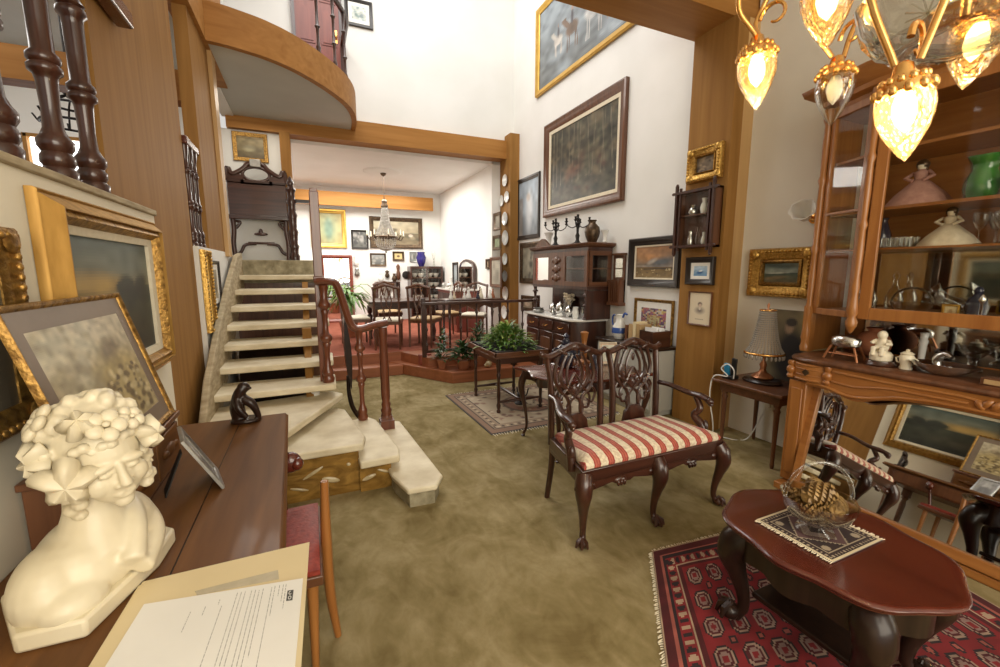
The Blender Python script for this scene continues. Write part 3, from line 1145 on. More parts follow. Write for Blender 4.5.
# ------------------------------------------------------------------ coffee table
def coffee_table():
    t = thing('coffee_table', 'low mahogany coffee table with scalloped top standing on the red rug', 'coffee table', (1.82, .885, .021))
    zt = .49
    def outl(k, n=72):
        o = []
        for i in range(n):
            a = 2 * PI * i / n
            ca, sa = math.cos(a), math.sin(a)
            r = (abs(ca / .318) ** 2.5 + abs(sa / .375) ** 2.5) ** (-1 / 2.5)
            r *= 1 + .032 * math.cos(8 * a) + .012 * math.cos(4 * a)
            o.append((ca * (r + k), sa * (r + k)))
        return o
    b = B()
    lv = [[(x, y, z) for x, y in outl(k)] for k, z in ((-.03, zt - .034), (-.012, zt - .03), (-.010, zt - .022), (0, zt - .016), (.002, zt - .008), (-.004, zt - .001), (-.018, zt), (-.03, zt - .002))]
    rs = b.rings(lv, smooth=True)
    b.bm.faces.new(rs[0][::-1]); b.bm.faces.new(rs[-1])
    b.obj('table_top', 'mahogany_red', t)
    b = B()
    o = [(x * .80, y * .82) for x, y in outl(0)]
    lv = [[(x, y, z - (.018 * abs(math.cos(4 * math.atan2(y, x))) if z < .36 else 0)) for x, y in o] for z in (zt - .032, zt - .09, zt - .15)]
    rs = b.rings(lv, smooth=True)
    b.bm.faces.new(rs[0]); b.bm.faces.new(rs[-1])
    b.obj('apron', 'black_wood', t)
    for sx in (-1, 1):
        for sy in (-1, 1):
            b = B()
            cabriole(b, sx * .17, sy * .215, 0, zt - .07, (sx * .62, sy * .78), .046, .055)
            b.sph((sx * .205, sy * .26, zt - .13), (.05, .05, .045), 10)
            b.obj('leg', 'black_wood', t)
    b = B()
    b.box(-.15, .15, -.19, .19, .13, .155)
    b.obj('lower_shelf', 'black_wood', t, bev=.006)


coffee_table()


def table_mat():
    a = Art(60, 60, (.62, .53, .36))
    dk, pl, cr = (.035, .020, .020), (.11, .055, .055), (.36, .29, .21)
    a.rect(.03, .03, .97, .97, dk)
    for i in range(17):
        for q in (.07, .93):
            a.rect(.06 + .055 * i - .011, q - .012, .06 + .055 * i + .011, q + .012, cr)
            a.rect(q - .012, .06 + .055 * i - .011, q + .012, .06 + .055 * i + .011, cr)
    a.rect(.12, .12, .88, .88, cr); a.rect(.135, .135, .865, .865, dk)
    for sx in (.2, .8):
        for sy in (.2, .8):
            a.blob(sx, sy, .05, .05, cr, 0, .1)
    d = abs(a.xx - .5) + abs(a.yy - .5)
    a.mix((d < .40) * 1., cr); a.mix((d < .375) * 1., pl); a.mix((d < .26) * 1., cr); a.mix((d < .24) * 1., (.24, .17, .15)); a.mix((d < .12) * 1., dk)
    return a


carpet('table_mat', 'small dark woven mat with cream fringe on the coffee table', [(1.655, 1.075), (1.955, 1.075), (1.975, .785), (1.655, .785)], table_mat(), 'mat', .004, fringe=(.014, .006, .002), z=.512, fringe_sides=(1, 3))


# glass basket with pine cones
def basket():
    bx, by, bz = 1.79, .925, .5175
    t = thing('glass_basket', 'footed clear glass basket with arched handle on the woven mat', 'basket', (bx, by, bz))
    b = B()
    b.lathe([(.05, 0), (.052, .005), (.03, .014), (.018, .024), (.03, .032), (.06, .042), (.085, .065), (.096, .095), (.100, .115), (.096, .115), (.090, .095), (.08, .070), (.055, .048), (.0, .040)], (0, 0, 0), 28, wob=lambda a, i: 1 + (.035 * math.cos(8 * a) if 6 < i < 10 else 0), cap=False)
    b.obj('bowl', 'crystal_thin', t)
    P = [(.098 * math.cos(a), 0, .112 + .115 * math.sin(a)) for a in [PI * i / 20 for i in range(21)]]
    o = B().tube(P, .0065, 8).obj('handle', 'crystal_thin', t)
    t.rotation_euler = (0, 0, -.5)
    t.scale = (1.28,) * 3
    return bx, by, bz


m, nt, _b = _new('crystal_thin')
nt.nodes.remove(_b)
_tr = nt.nodes.new('ShaderNodeBsdfTransparent'); _tr.inputs[0].default_value = (.93, .93, .90, 1)
_gl = nt.nodes.new('ShaderNodeBsdfGlossy'); _gl.inputs['Roughness'].default_value = .04
_lw = nt.nodes.new('ShaderNodeLayerWeight'); _lw.inputs[0].default_value = .35
_mx = nt.nodes.new('ShaderNodeMixShader')
nt.links.new(_lw.outputs['Facing'], _mx.inputs[0]); nt.links.new(_tr.outputs[0], _mx.inputs[1]); nt.links.new(_gl.outputs[0], _mx.inputs[2])
nt.links.new(_mx.outputs[0], nt.nodes['Material Output'].inputs[0])
bx, by, bz = basket()


def cone_mesh(L=.085, R=.032):
    b = B()
    b.sph((0, 0, 0), (R * .7, R * .7, L * .48), 10)
    n = 0
    for i in range(11):
        f = (i + .5) / 11
        z = (f - .5) * L
        r = R * math.sin(PI * min(.97, .12 + f * .86)) ** .7
        m_ = 9 if .15 < f < .85 else 6
        for k in range(m_):
            a = 2 * PI * k / m_ + i * .45
            d = Vector((math.cos(a), math.sin(a), .45))
            p = Vector((math.cos(a) * r * .55, math.sin(a) * r * .55, z))
            q = p + d * R * .52
            sd = Vector((-math.sin(a), math.cos(a), 0)) * R * .27
            up = Vector((0, 0, R * .12))
            b._faces([b.bm.faces.new([b.bm.verts.new(x) for x in (p - sd * .6, q - sd, q + sd, p + sd * .6)]),
                      b.bm.faces.new([b.bm.verts.new(x) for x in (q - sd, q - up * 1.6, q + sd, q + up * .6)])])
    return b


spots = [((-.045, -.02, .085), (1.3, .2, .4), 1.0), ((.04, -.03, .085), (1.4, .1, 2.0), 1.0), ((.0, .045, .085), (1.5, 0, 3.3), .95), ((-.015, .0, .125), (1.2, .3, 1.0), 1.15), ((.05, .03, .115), (1.35, -.2, 2.6), .9)]
cone0 = None
for k, (p, r, s_) in enumerate(spots):
    lab = ['pine cone at the side of the glass basket nearest the settee', 'pine cone low at the front of the glass basket', 'pine cone at the back of the glass basket', 'large pine cone topmost in the heap inside the glass basket', 'small pine cone beside the topmost one in the glass basket'][k]
    if cone0 is None:
        cone0 = cone_mesh().obj('pine_cone', 'pine_cone', noclean=True)
        c = cone0
    else:
        c = cone0.copy(); COL.objects.link(c)
    tag(c, lab, 'pine cone', 'pine cones in the glass basket', (bx + p[0] * 1.25, by + p[1] * 1.25, bz + p[2] * 1.25), rot=r)
    c.scale = (s_ * 1.2,) * 3
# ------------------------------------------------------------------ desk by the half wall
def desk():
    t = thing('desk', 'old brown wooden desk with plank top standing against the half wall', 'desk', (-.44, 1.45, 0))
    zt = .78
    top = [(-.752, .30), (-.075, .30), (-.155, 2.54), (-.752, 2.54)]
    b = B()
    def ins(k): return [(-.752, .30), (-.075 - k, .30), (-.155 - k, 2.54 - k), (-.752, 2.54 - k)]
    rs = b.rings([[(x, y, z) for x, y in ins(k)] for k, z in ((.02, zt - .04), (.004, zt - .036), (.0, zt - .028), (.0, zt - .018), (.007, zt - .012), (.010, zt - .004), (.016, zt))])
    b.bm.faces.new(rs[0][::-1]); b.bm.faces.new(rs[-1])
    b.obj('desk_top', 'desk_wood', t)
    B().box(-.374, -.370, .32, 2.52, zt - .0005, zt + .0006).obj('plank_seam', 'black_wood', t)
    b = B().prism([(-.74, .36), (-.11, .36), (-.19, 2.48), (-.74, 2.48)], zt - .19, zt - .04)
    b.obj('apron', 'desk_side', t)
    for y0, y1 in ((.42, 1.02), (1.08, 1.72), (1.78, 2.42)):
        xd = -.085 - .0357 * ((y0 + y1) / 2 - .3)
        d = B().obox((xd - .02, (y0 + y1) / 2, zt - .118), (.03, y1 - y0, .125), (0, 0, .0357)).obj('drawer', 'desk_side', t, bev=.005)
        for y in ((y0 + y1) / 2,):
            k = B().lathe([(.007, 0), (.007, .012), (.016, .022), (.018, .03), (.010, .037), (0, .038)], (xd - .01, y, zt - .115), 12, (0, PI / 2, 0))
            k.obj('knob', 'black_wood', d)
    for x, y in ((-.70, .40), (-.24, .40), (-.70, 2.43), (-.24, 2.43)):
        b = B().box(x - .035, x + .035, y - .035, y + .035, .5, zt - .18)
        b.lathe([(.03, .5), (.036, .48), (.022, .46), (.03, .40), (.026, .2), (.016, .08), (.022, .05), (.014, 0)], (x, y, 0), 12)
        b.obj('leg', 'desk_side', t)
    rebase(t)


desk()

# low chest of drawers on the desk, against the wall
t = thing('drawer_chest', 'low carved wooden box of drawers on the desk against the half wall', 'chest', (-.64, 1.79, .7805))
b = B().box(-.752, -.54, 1.51, 2.07, .7805, .96)
b.box(-.756, -.525, 1.495, 2.085, .96, .982)
b.obj('body', 'desk_side', t, bev=.004)
for k in range(2):
    y0 = 1.525 + k * .27
    d = B().box(-.545, -.53, y0, y0 + .26, .80, .945).obj('drawer', 'desk_wood', t, bev=.004)
    q = B()
    q.sph((-.53, y0 + .13, .875), (.012, .06, .025), 10)
    q.sph((-.527, y0 + .07, .875), (.010, .03, .014), 8)
    q.sph((-.527, y0 + .19, .875), (.010, .03, .014), 8)
    q.obj('carving', 'desk_wood', d)
rebase(t)


# large framed print leaning on the wall
def townscape():
    a = Art(84, 70, (.38, .33, .22))
    a.grad((.50, .44, .32), (.42, .34, .18))
    a.scatter(60, [(.50, .46, .33), (.34, .29, .18)], .06, (0, 0, .6, .6), 1, .5)
    a.blob(.7, .62, .34, .30, (.42, .33, .15), -.2, .3)
    a.blob(.38, .62, .12, .16, (.24, .20, .12), .4, .5, .7)
    a.scatter(46, [(.12, .085, .04), (.18, .13, .06)], .026, (.45, .5, .98, .95), 1.2, .85)
    a.scatter(26, [(.55, .46, .26)], .024, (.45, .45, .98, .95), 1, .8)
    a.blob(.68, .3, .16, .09, (.22, .17, .10), -.35, .4, .8)
    a.noise(.3, 26)
    return a


pf = thing('framed_print', 'large framed sepia townscape print in a thin brass frame leaning behind the white bust', 'framed print', (-.545, 1.69, .9835), rot=(math.radians(-15), 0, PI / 2))
b = B()
moulding(b, .70, .50, [(0, 0), (0, -.012), (.004, -.018), (.010, -.016), (.018, -.008), (.018, -.002)])
b.obj('frame', 'gold_dark', pf)
b = B(); moulding(b, .664, .464, [(0, -.003), (0, -.006), (.055, -.006), (.055, -.003)]); b.xf(Matrix.Translation((0, 0, .018)))
b.obj('picture_mount', 'mount_grey', pf)
canvas('picture', townscape(), .555, .355, pf, -.005, (0, 0, .072), 'glazed_print', .004)


# ------------------------------------------------------------------ white bust
def bust():
    t = thing('bust', 'white plaster bust of a woman crowned with leaves and flowers on the desk', 'bust', (-.535, 1.26, .7805))
    base = [(-.075, -.20), (.055, -.205), (.135, .03), (.145, .16), (.04, .25), (-.14, .20), (-.18, -.02)]
    b = B()
    rs = b.rings([[(x, y, z) for x, y in base] for z in (0, .045)])
    b.bm.faces.new(rs[0][::-1]); b.bm.faces.new(rs[1])
    b.obj('plinth', 'alabaster', t, bev=.008)
    b = B()
    # shoulders and chest
    b.sph((-.005, .01, .09), (.115, .16, .105), 24)
    b.sph((-.045, -.07, .075), (.085, .12, .098), 20)
    b.sph((.03, .06, .12), (.10, .12, .10), 20)
    b.sph((.0, -.12, .055), (.075, .085, .05), 16)
    b.lathe([(.105, .13), (.075, .18), (.058, .225), (.052, .30)], (.02, -.01, 0), 18)
    b.tube(spline([(-.06, .13, .19), (.04, .10, .19), (.10, .0, .16), (.115, -.08, .09)], 5), .03, 10)
    b.tube(spline([(.0, .17, .16), (.08, .12, .14), (.13, .04, .10), (.125, -.06, .06)], 5), .028, 10)
    o = b.obj('torso', 'alabaster', t)
    o.modifiers.new('remesh', 'REMESH').voxel_size = .006
    s_ = o.modifiers.new('smooth', 'SMOOTH'); s_.factor = .5; s_.iterations = 8
    o.modifiers['remesh'].use_smooth_shade = True
    # head, face towards local -y, then turned
    HR = Euler((math.radians(16), math.radians(-9), math.radians(38)), 'XYZ').to_matrix().to_4x4()
    HM = Matrix.Translation((.075, -.052, .357)) @ HR @ Matrix.Scale(1.12, 4)
    b = B()
    b.sph((0, .012, .012), (.068, .085, .088), 28)
    b.sph((0, -.030, -.035), (.052, .052, .058), 22)
    b.sph((0, -.062, -.078), (.020, .018, .016), 14)                   # chin
    for s in (-1, 1):
        b.sph((s * .035, -.052, -.028), (.024, .022, .026), 14)         # cheek
        b.sph((s * .027, -.066, .020), (.024, .012, .009), 12, (0, s * .15, 0))       # brow
        b.sph((s * .026, -.068, .003), (.013, .009, .007), 12)          # lid
        b.sph((s * .012, -.081, -.026), (.008, .008, .007), 10)         # nostril
        b.sph((s * .010, -.077, -.049), (.012, .007, .0055), 10, (0, s * .2, 0))
    b.tube([(0, -.070, .022), (0, -.080, .0), (0, -.092, -.020), (0, -.084, -.030)], [.008, .009, .012, .007], 10)
    b.sph((0, -.078, -.057), (.016, .007, .006), 10)
    b.xf(HM)
    o = b.obj('head', 'alabaster', t)
    o.modifiers.new('remesh', 'REMESH').voxel_size = .0032
    s_ = o.modifiers.new('smooth', 'SMOOTH'); s_.factor = .5; s_.iterations = 3
    o.modifiers['remesh'].use_smooth_shade = True
    # eyes and lips cut as fine lines
    # hair: masses of curls
    b = B()
    rnd = random.Random(11)
    b.sph((0, .045, .035), (.082, .085, .085), 20)
    for k in range(70):
        a = rnd.uniform(-.2, PI + .2)
        e = rnd.uniform(-.75, 1.2)
        p = Vector((math.cos(a) * math.cos(e) * .088, .03 + math.sin(a) * math.cos(e) * .088, .03 + math.sin(e) * .088))
        if p.y < -.03 and p.z < .05: continue
        r = rnd.uniform(.014, .024)
        b.sph(p, (r, r * .8, r), 8, (rnd.random() * 3, rnd.random() * 3, 0))
    for s in (-1, 1):
        for k in range(9):
            z = .03 - k * .017
            b.sph((s * (.068 + .008 * math.sin(k * 2)), -.012 + .01 * math.cos(k * 1.7), z), (.017, .02, .013), 8)
    for k in range(9):
        b.sph((-.055 + .0138 * k, -.056 + .025 * abs(k - 4) / 4, .058 + .008 * math.sin(k * 2.2)), (.013, .012, .011), 8)
    b.xf(HM)
    o = b.obj('hair', 'alabaster', t)
    o.modifiers.new('remesh', 'REMESH').voxel_size = .004
    o.modifiers['remesh'].use_smooth_shade = True
    # garland: broad lobed leaves and open flowers
    def big_leaf(c, n, up, R):
        c, n, up = Vector(c), Vector(n).normalized(), Vector(up)
        x = up.cross(n).normalized(); y = n.cross(x)
        g = B()
        lobes = 5
        cen = g.bm.verts.new(c + n * .010)
        ring = []
        N = 30
        for k in range(N):
            a = 2 * PI * k / N
            r = R * (.62 + .38 * abs(math.cos(a * lobes / 2))) * (1.12 if math.sin(a) > -.2 else .9)
            ring.append(g.bm.verts.new(c + x * r * math.cos(a) + y * r * math.sin(a) + n * (.006 * math.cos(a * lobes) - .012)))
        mid = []
        for k in range(N):
            a = 2 * PI * k / N
            r = R * .5
            mid.append(g.bm.verts.new(c + x * r * math.cos(a) + y * r * math.sin(a) + n * (.010 + .006 * math.cos(a * lobes))))
        fs = []
        for k in range(N):
            k2 = (k + 1) % N
            fs.append(g.bm.faces.new((cen, mid[k], mid[k2])))
            fs.append(g.bm.faces.new((mid[k], ring[k], ring[k2], mid[k2])))
        g._faces(fs, True)
        g.xf(HM)
        o = g.obj('garland_leaf', 'alabaster', t)
        sm = o.modifiers.new('solid', 'SOLIDIFY'); sm.thickness = .007
    def flower(c, n, R):
        c, n = Vector(c), Vector(n).normalized()
        x = n.orthogonal().normalized(); y = n.cross(x)
        g = B()
        for k in range(5):
            a = 2 * PI * k / 5
            d = x * math.cos(a) + y * math.sin(a)
            q = n.to_track_quat('Z', 'Y').to_euler()
            g.sph(c + d * R * .55 + n * .004, (R * .42, R * .42, .010), 10, q)
        g.sph(c + n * .010, (R * .2, R * .2, R * .14), 8)
        g.xf(HM)
        o = g.obj('flower', 'alabaster', t)
    big_leaf((-.085, -.05, .005), (-.5, -.85, .1), (-.25, 0, 1), .056)
    big_leaf((.088, -.035, .030), (.6, -.75, .2), (.3, 0, 1), .040)
    big_leaf((-.078, .02, -.055), (-.9, -.3, -.1), (0, 0, -1), .042)
    big_leaf((.075, .0, -.045), (.85, -.5, 0), (.2, 0, -1), .028)
    big_leaf((-.035, -.025, .118), (-.3, -.4, .85), (-.4, -.6, 0), .036)
    big_leaf((-.105, .035, .03), (-1, -.1, .2), (0, 0, 1), .045)
    flower((0, -.046, .10), (0, -.55, .82), .040)
    flower((.048, -.035, .09), (.4, -.5, .75), .030)
    flower((-.075, .05, .10), (-.7, .3, .6), .042)


bust()
for _o in COL.objects:
    if _o.name == 'bust': _o.scale = (.88, .88, .97); _o.location = (-.524, 1.262, .7805)


# ------------------------------------------------------------------ papers
def pxz(u, v, z): p = Zp(z, u, v); return (p.x, p.y)


fold = [pxz(139, 587, .782), (-.052, 1.222), pxz(300, 690, .782), pxz(70, 700, .782)]
t = thing('paper_folder', 'cream paper folder lying open on the near end of the desk', 'folder', (-.25, 1.0, .7805))
b = B().prism(fold, .781, .787)
b.obj('cover', 'folder_cream', t)
b = B().prism([(x + .006, y + .008) for x, y in fold[:2]] + fold[2:], .7875, .789)
b.obj('sheet', 'folder_cream', t)
b = B()
for u0, v0, u1, v1 in ((168, 584, 192, 578), (222, 569, 256, 560)):
    b.prism([pxz(u0, v0, .784), pxz(u0 + 2, v0 - 4, .784), pxz(u1 + 1, v1 - 4, .784), pxz(u1, v1, .784)], .784, .786)
b.obj('tab', 'folder_cream', t)
b = B().prism([pxz(197, 595, .79), pxz(195, 591, .79), pxz(278, 570, .79), pxz(279, 579, .79)], .7892, .7900)
b.obj('clear_strip', 'plastic_strip', t, 'translucent plastic strip along the top')
rebase(t)

t = thing('letter', 'white typed letter with small black square logo lying on the cream folder', 'letter', (-.25, .95, .7905))
ltr = [pxz(144, 604, .792), pxz(303, 578, .792), pxz(292, 700, .792), pxz(84, 700, .792)]
B().prism(ltr, .7905, .7917).obj('sheet', 'paper_white', t)
rebase(t)
P00, P10 = Vector((*ltr[0], .7919)), Vector((*ltr[1], .7919))
P01, P11 = Vector((*ltr[3], .7919)), Vector((*ltr[2], .7919))


def lp(u, v):   # u: along the top edge, v: down the sheet
    return (P00 * (1 - u) + P10 * u) * (1 - v) + (P01 * (1 - u) + P11 * u) * v


b = B()
rnd = random.Random(4)
uu = ((.32, .20, .42, .3), (.40, .16, .26, .3), (.475, .10, .16, .3), (.50, .18, 1, .3), (.575, .05, 1, 1), (.60, .05, 1, 1), (.625, .05, .9, 1), (.665, .05, 1, 1), (.69, .05, 1, 1), (.715, .06, 1, 1), (.74, .05, .7, 1), (.795, .05, 1, .3), (.815, .04, .35, 1), (.845, .04, .16, 1), (.87, .04, .22, 1), (.888, .04, .30, 1))
for u, v0, v1, dens in uu:
    v = v0
    while v < v1:
        wl = rnd.uniform(.010, .045)
        p, q = lp(u, v), lp(u, min(v + wl, v1))
        d = lp(u + .004, v) - p
        b.quad([p, q, q + d, p + d])
        v += wl + .008
o = b.obj('typed_lines', 'grey_ink', t, stuff=True)
o.data.transform(Matrix.Translation(-t.location))
b = B()
p = [lp(.905, .115), lp(.945, .115), lp(.945, .225), lp(.905, .225)]
b.quad(p)
o = b.obj('logo', 'ink', t, 'small black square logo')
o.data.transform(Matrix.Translation(-t.location))
b = B()
for k in range(2):
    c = lp(.925, .145 + .05 * k) + Vector((0, 0, .0003))
    e1, e2 = lp(.936, .145 + .05 * k) - lp(.925, .145 + .05 * k), lp(.925, .165 + .05 * k) - lp(.925, .145 + .05 * k)
    N = 10
    for i in range(N if k else 7):
        a0, a1 = 2 * PI * i / N + .6, 2 * PI * (i + 1) / N + .6
        b.quad([c + e1 * math.cos(a) * r + e2 * math.sin(a) * r + Vector((0, 0, .0003)) for a, r in ((a0, .62), (a0, 1), (a1, 1), (a1, .62))])
o = b.obj('logo_letters', 'paper_white', t)
o.data.transform(Matrix.Translation(-t.location))

# small photo frame on its strut
t = thing('photo_frame', 'small pewter photo frame tilted back on a black strut on the desk', 'photo frame', (-.355, 1.78, .7815), rot=(0, 0, PI / 2 + .28))
tl = Matrix.Rotation(math.radians(-27), 4, 'X')
b = B(); moulding(b, .185, .225, [(0, 0), (0, -.008), (.004, -.012), (.022, -.010), (.026, -.004), (.026, -.001)])
b.xf(tl).obj('frame', 'pewter', t)
ph = Art(20, 18, (.30, .29, .27)); ph.blob(.5, .5, .25, .35, (.55, .53, .5)).blob(.5, .8, .4, .3, (.16, .15, .14)).noise(.3, 8)
o = canvas('photograph', ph, .135, .175, t, -.003, (0, 0, .025), 'glazed_print', .003); o.data.transform(tl)
b = B().prism([(-.04, .0), (.04, .0), (.025, .15), (-.025, .15)], .0, .004, 'xz')
b.xf(Matrix.Translation((0, .155, .0)) @ Matrix.Rotation(math.radians(22), 4, 'X'))
b.obj('strut', 'black_matt', t, 'black easel strut behind the frame')

# dark abstract figurine
t = B()
t.lathe([(.062, 0), (.066, .01), (.058, .02)], (0, 0, 0), 16, scale=(1.1, .8, 1))
t.tube(spline([(-.028, 0, .02), (-.034, 0, .08), (-.022, -.005, .14), (-.004, -.008, .175), (.008, -.01, .19)], 4), lerp_list([.034, .035, .03, .026, .018], 17), 10)
t.sph((.002, -.006, .182), (.030, .024, .028), 12)
t.sph((.028, -.012, .176), (.014, .008, .008), 8)
t.tube(spline([(.0, -.01, .12), (.03, -.02, .10), (.05, -.02, .06), (.06, -.015, .02)], 4), lerp_list([.026, .024, .017, .014], 13), 10)
t.tube(spline([(-.03, -.02, .12), (-.02, -.04, .08), (.01, -.04, .03)], 4), lerp_list([.02, .018, .014], 9), 8)
o = t.obj('figurine', 'black_wood')
tag(o, 'dark polished seated figurine on the far edge of the desk', 'figurine', loc=(-.345, 2.455, .781))
md = o.modifiers.new('remesh', 'REMESH'); md.voxel_size = .005; md.use_smooth_shade = True

# low red seat by the desk
t = thing('chair', 'low chair with red leather seat and pale wooden uprights drawn up to the desk', 'chair', (-.14, 1.82, 0))
B().prism([(-.45, 1.58), (-.02, 1.56), (-.02, 2.08), (-.45, 2.06)], .40, .44).obj('seat_frame', 'walnut_x', t, bev=.005)
b = B(); rs = b.rings([[(-.45 + k, 1.59 + k, z), (-.03 - k, 1.57 + k, z), (-.03 - k, 2.07 - k, z), (-.45 + k, 2.05 - k, z)] for k, z in ((0, .44), (.0, .46), (.02, .472), (.06, .476))], smooth=True)
b.bm.faces.new(rs[-1]); b.obj('seat', 'leather_red', t)
for y, z1 in ((1.76, .705),):
    P = spline([(.02, y, 0), (.0, y, .2), (-.003, y, .45), (.004, y + .01, z1)], 5)
    B().tube(P, lerp_list([.014, .020, .022, .015], len(P)), 8).obj('back_upright', 'oak', t)
for x, y in ((-.42, 1.62), (-.42, 2.02), (-.06, 1.63), (-.06, 2.02)):
    P = spline([(x, y, .40), (x - .005, y, .2), (x - .01, y, 0)], 4)
    B().tube(P, lerp_list([.022, .018, .014], len(P)), 8).obj('leg', 'oak', t)
b = B(); b.sph((-.135, 2.085, .675), (.05, .035, .05), 14); b.sph((-.105, 2.07, .67), (.028, .03, .032), 10)
b.tube([(-.16, 2.085, .66), (-.17, 2.06, .55), (-.17, 2.03, .44)], .015, 8)
b.obj('scroll_end', 'mahogany_red', t, 'rounded reddish scroll end')
rebase(t)
# ------------------------------------------------------------------ carved display cabinet with mirror
X0, XB = 3.06, 3.72         # front of the base, back at the wall
YN, YF = -.35, 1.86         # near and far ends
ZC = .965


def cabinet():
    t = thing('display_cabinet', 'tall carved oak display cabinet with glazed hutch and low mirror against the wall', 'cabinet', (3.4, .73, 0))
    # base: plinth, side panel, back, corner posts
    B().box(X0 - .08, XB, YN, YF - .02, 0, .05).obj('plinth', 'oak_y', t, bev=.008)
    B().box(X0 + .06, XB, YF - .05, YF - .02, .06, ZC - .16).obj('side_panel', 'oak', t)
    b = B().box(X0 - .005, X0 + .09, YF - .13, YF - .015, .06, ZC - .17)
    b.box(X0 - .012, X0 - .003, YF - .11, YF - .035, .12, ZC - .22)
    b.obj('corner_post', 'oak', t, bev=.006)
    B().box(XB - .02, XB, YN, YF - .03, .06, ZC).obj('back_panel', 'oak', t)
    # mirror with frame; upper edge arched
    tl = (0, math.radians(13.2), 0)
    b = B().obox((X0 - .066, (YN + YF - .13) / 2, .085), (.03, YF - .13 - YN, .06), tl)
    b.obox((X0 + .026, YF - .15, .45), (.03, .05, .80), tl)
    b.obj('mirror_frame', 'oak_y', t, bev=.006)
    B().obox((X0 + .036, (YN + YF - .13) / 2, .46), (.006, YF - .13 - YN, .80), (0, math.radians(13.2), 0)).obj('mirror', 'mirror', t, 'large low mirror tilted back')
    # apron above the mirror with serpentine lower edge
    pts = []
    ys = np.linspace(YF - .13, YN, 70)
    for y in ys:
        s = (YF - .13 - y)
        z = ZC - .185 - .035 * math.exp(-((s - .28) / .10) ** 2) + .05 * (1 - math.exp(-(max(0, s - .30) / .22) ** 2))
        pts.append((y, z))
    b = B().prism([(ys[0], ZC - .03), *[(y, z) for y, z in pts], (ys[-1], ZC - .03)], X0 - .006, X0 + .03, 'yz')
    b.obj('apron', 'oak_y', t)
    b = B()                                                            # raised carving on the apron
    b.tube(spline([(X0 - .008, y, z + .018) for y, z in pts[::4]], 3), .011, 8)
    b.tube(spline([(X0 - .008, 1.58, ZC - .06), (X0 - .008, 1.3, ZC - .065), (X0 - .008, 1.0, ZC - .06), (X0 - .008, .9, ZC - .07)], 4), .008, 6)
    b.tube(spline([(X0 - .008, 1.58, ZC - .125), (X0 - .008, 1.45, ZC - .13), (X0 - .01, 1.3, ZC - .10), (X0 - .01, 1.15, ZC - .095), (X0 - .008, .95, ZC - .09)], 4), [.008] * 17, 6)
    rnd = random.Random(2)
    for k in range(26):
        y = .92 - .42 * rnd.random()
        b.sph((X0 - .012, y, ZC - .085 + .035 * (rnd.random() - .5)), (.014, .03, .016), 8, (rnd.random() * 3, 0, 0))
    b.sph((X0 - .015, .70, ZC - .085), (.03, .09, .05), 14)
    for k in range(7):
        a = -.9 + .3 * k
        b.sph((X0 - .03, .70 + .07 * math.sin(a), ZC - .085 + .035 * math.cos(a) - .01), (.02, .018, .03), 8, (a, 0, 0))
    b.obj('carving', 'oak_y', t)
    # drawer at the far corner, bowed
    b = B()
    o = []
    for i in range(9):
        f = i / 8
        o.append((X0 - .004 - .03 * math.sin(PI * f), YF - .035 - .20 * f))
    b.prism(o + [(X0 + .03, YF - .235), (X0 + .03, YF - .035)], ZC - .155, ZC - .035)
    d = b.obj('drawer', 'oak_y', t)
    b = B()
    for z, k in ((ZC - .045, .006), (ZC - .075, .004), (ZC - .115, .004), (ZC - .145, .006)):
        b.tube([(x - .002, y, z) for x, y in o[1:-1]], k, 6)
    b.obj('drawer_carving', 'oak_y', d)
    b = B()
    b.obox((X0 - .038, YF - .135, ZC - .095), (.006, .034, .034), (PI / 4, 0, 0))
    b.obj('drawer_pull', 'bronze', d, 'dark diamond shaped pull')
    for y in (YF - .02, YF - .25):
        b = B()
        b.lathe([(.018, 0), (.026, .015), (.018, .03), (.028, .05), (.028, .07), (.016, .085), (.024, .10), (.02, .12)], (X0 - .004, y, ZC - .155), 12)
        b.obj('corner_scroll', 'oak', t)
    # counter
    cx = [(X0 - .03, YN), (X0 - .03, YF - .27), (X0 - .05, YF - .20), (X0 - .045, YF - .10), (X0 - .01, YF - .02), (X0 + .06, YF + .025), (XB, YF + .03), (XB, YN)]
    b = B()
    cen = (3.4, .7)
    def sh(k): return [(x + (k if x < 3.5 else 0), y - (k if y > 1 else 0)) for x, y in cx]
    rs = b.rings([[(x, y, z) for x, y in sh(k)] for k, z in ((.02, ZC - .035), (.006, ZC - .028), (0, ZC - .015), (.008, ZC - .004), (.012, ZC))])
    b.bm.faces.new(rs[0]); b.bm.faces.new(rs[-1])
    b.obj('counter', 'walnut', t)
    # hutch
    ZB, ZT = 1.245, 2.64
    A, C, D = (3.20, 1.57), (3.33, 1.91), (XB, 1.94)        # front corner, far corner, wall
    pl = [(A[0], YN), A, C, D, (XB, YN)]
    for z0, z1, nm in ((ZB, ZB + .03, 'hutch_floor'), (ZT - .05, ZT, 'hutch_top')):
        B().prism(pl, z0, z1).obj(nm, 'oak_y', t)
    B().box(XB - .03, XB - .01, YN, 1.86, ZC, ZT).obj('hutch_back', 'oak_y', t)
    B().box(XB - .036, XB - .0305, YN, 1.74, ZC + .01, 1.69).obj('hutch_mirror', 'mirror_old', t, 'dim mirror lining the back')
    B().prism([(C[0] + .03, C[1] - .008), (D[0], D[1] - .03), D, (C[0] + .02, C[1] + .02)], ZC, ZT).obj('hutch_side', 'oak', t)
    # turned columns
    colp = [(.030, 0), (.034, .02), (.022, .04), (.034, .06), (.026, .10), (.020, .14), (.026, .17), (.018, .22), (.023, .32), (.018, .42), (.028, .44), (.018, .46), (.022, .58), (.018, .70), (.028, .72), (.018, .74), (.022, .86), (.018, .94), (.03, .96), (.03, 1)]
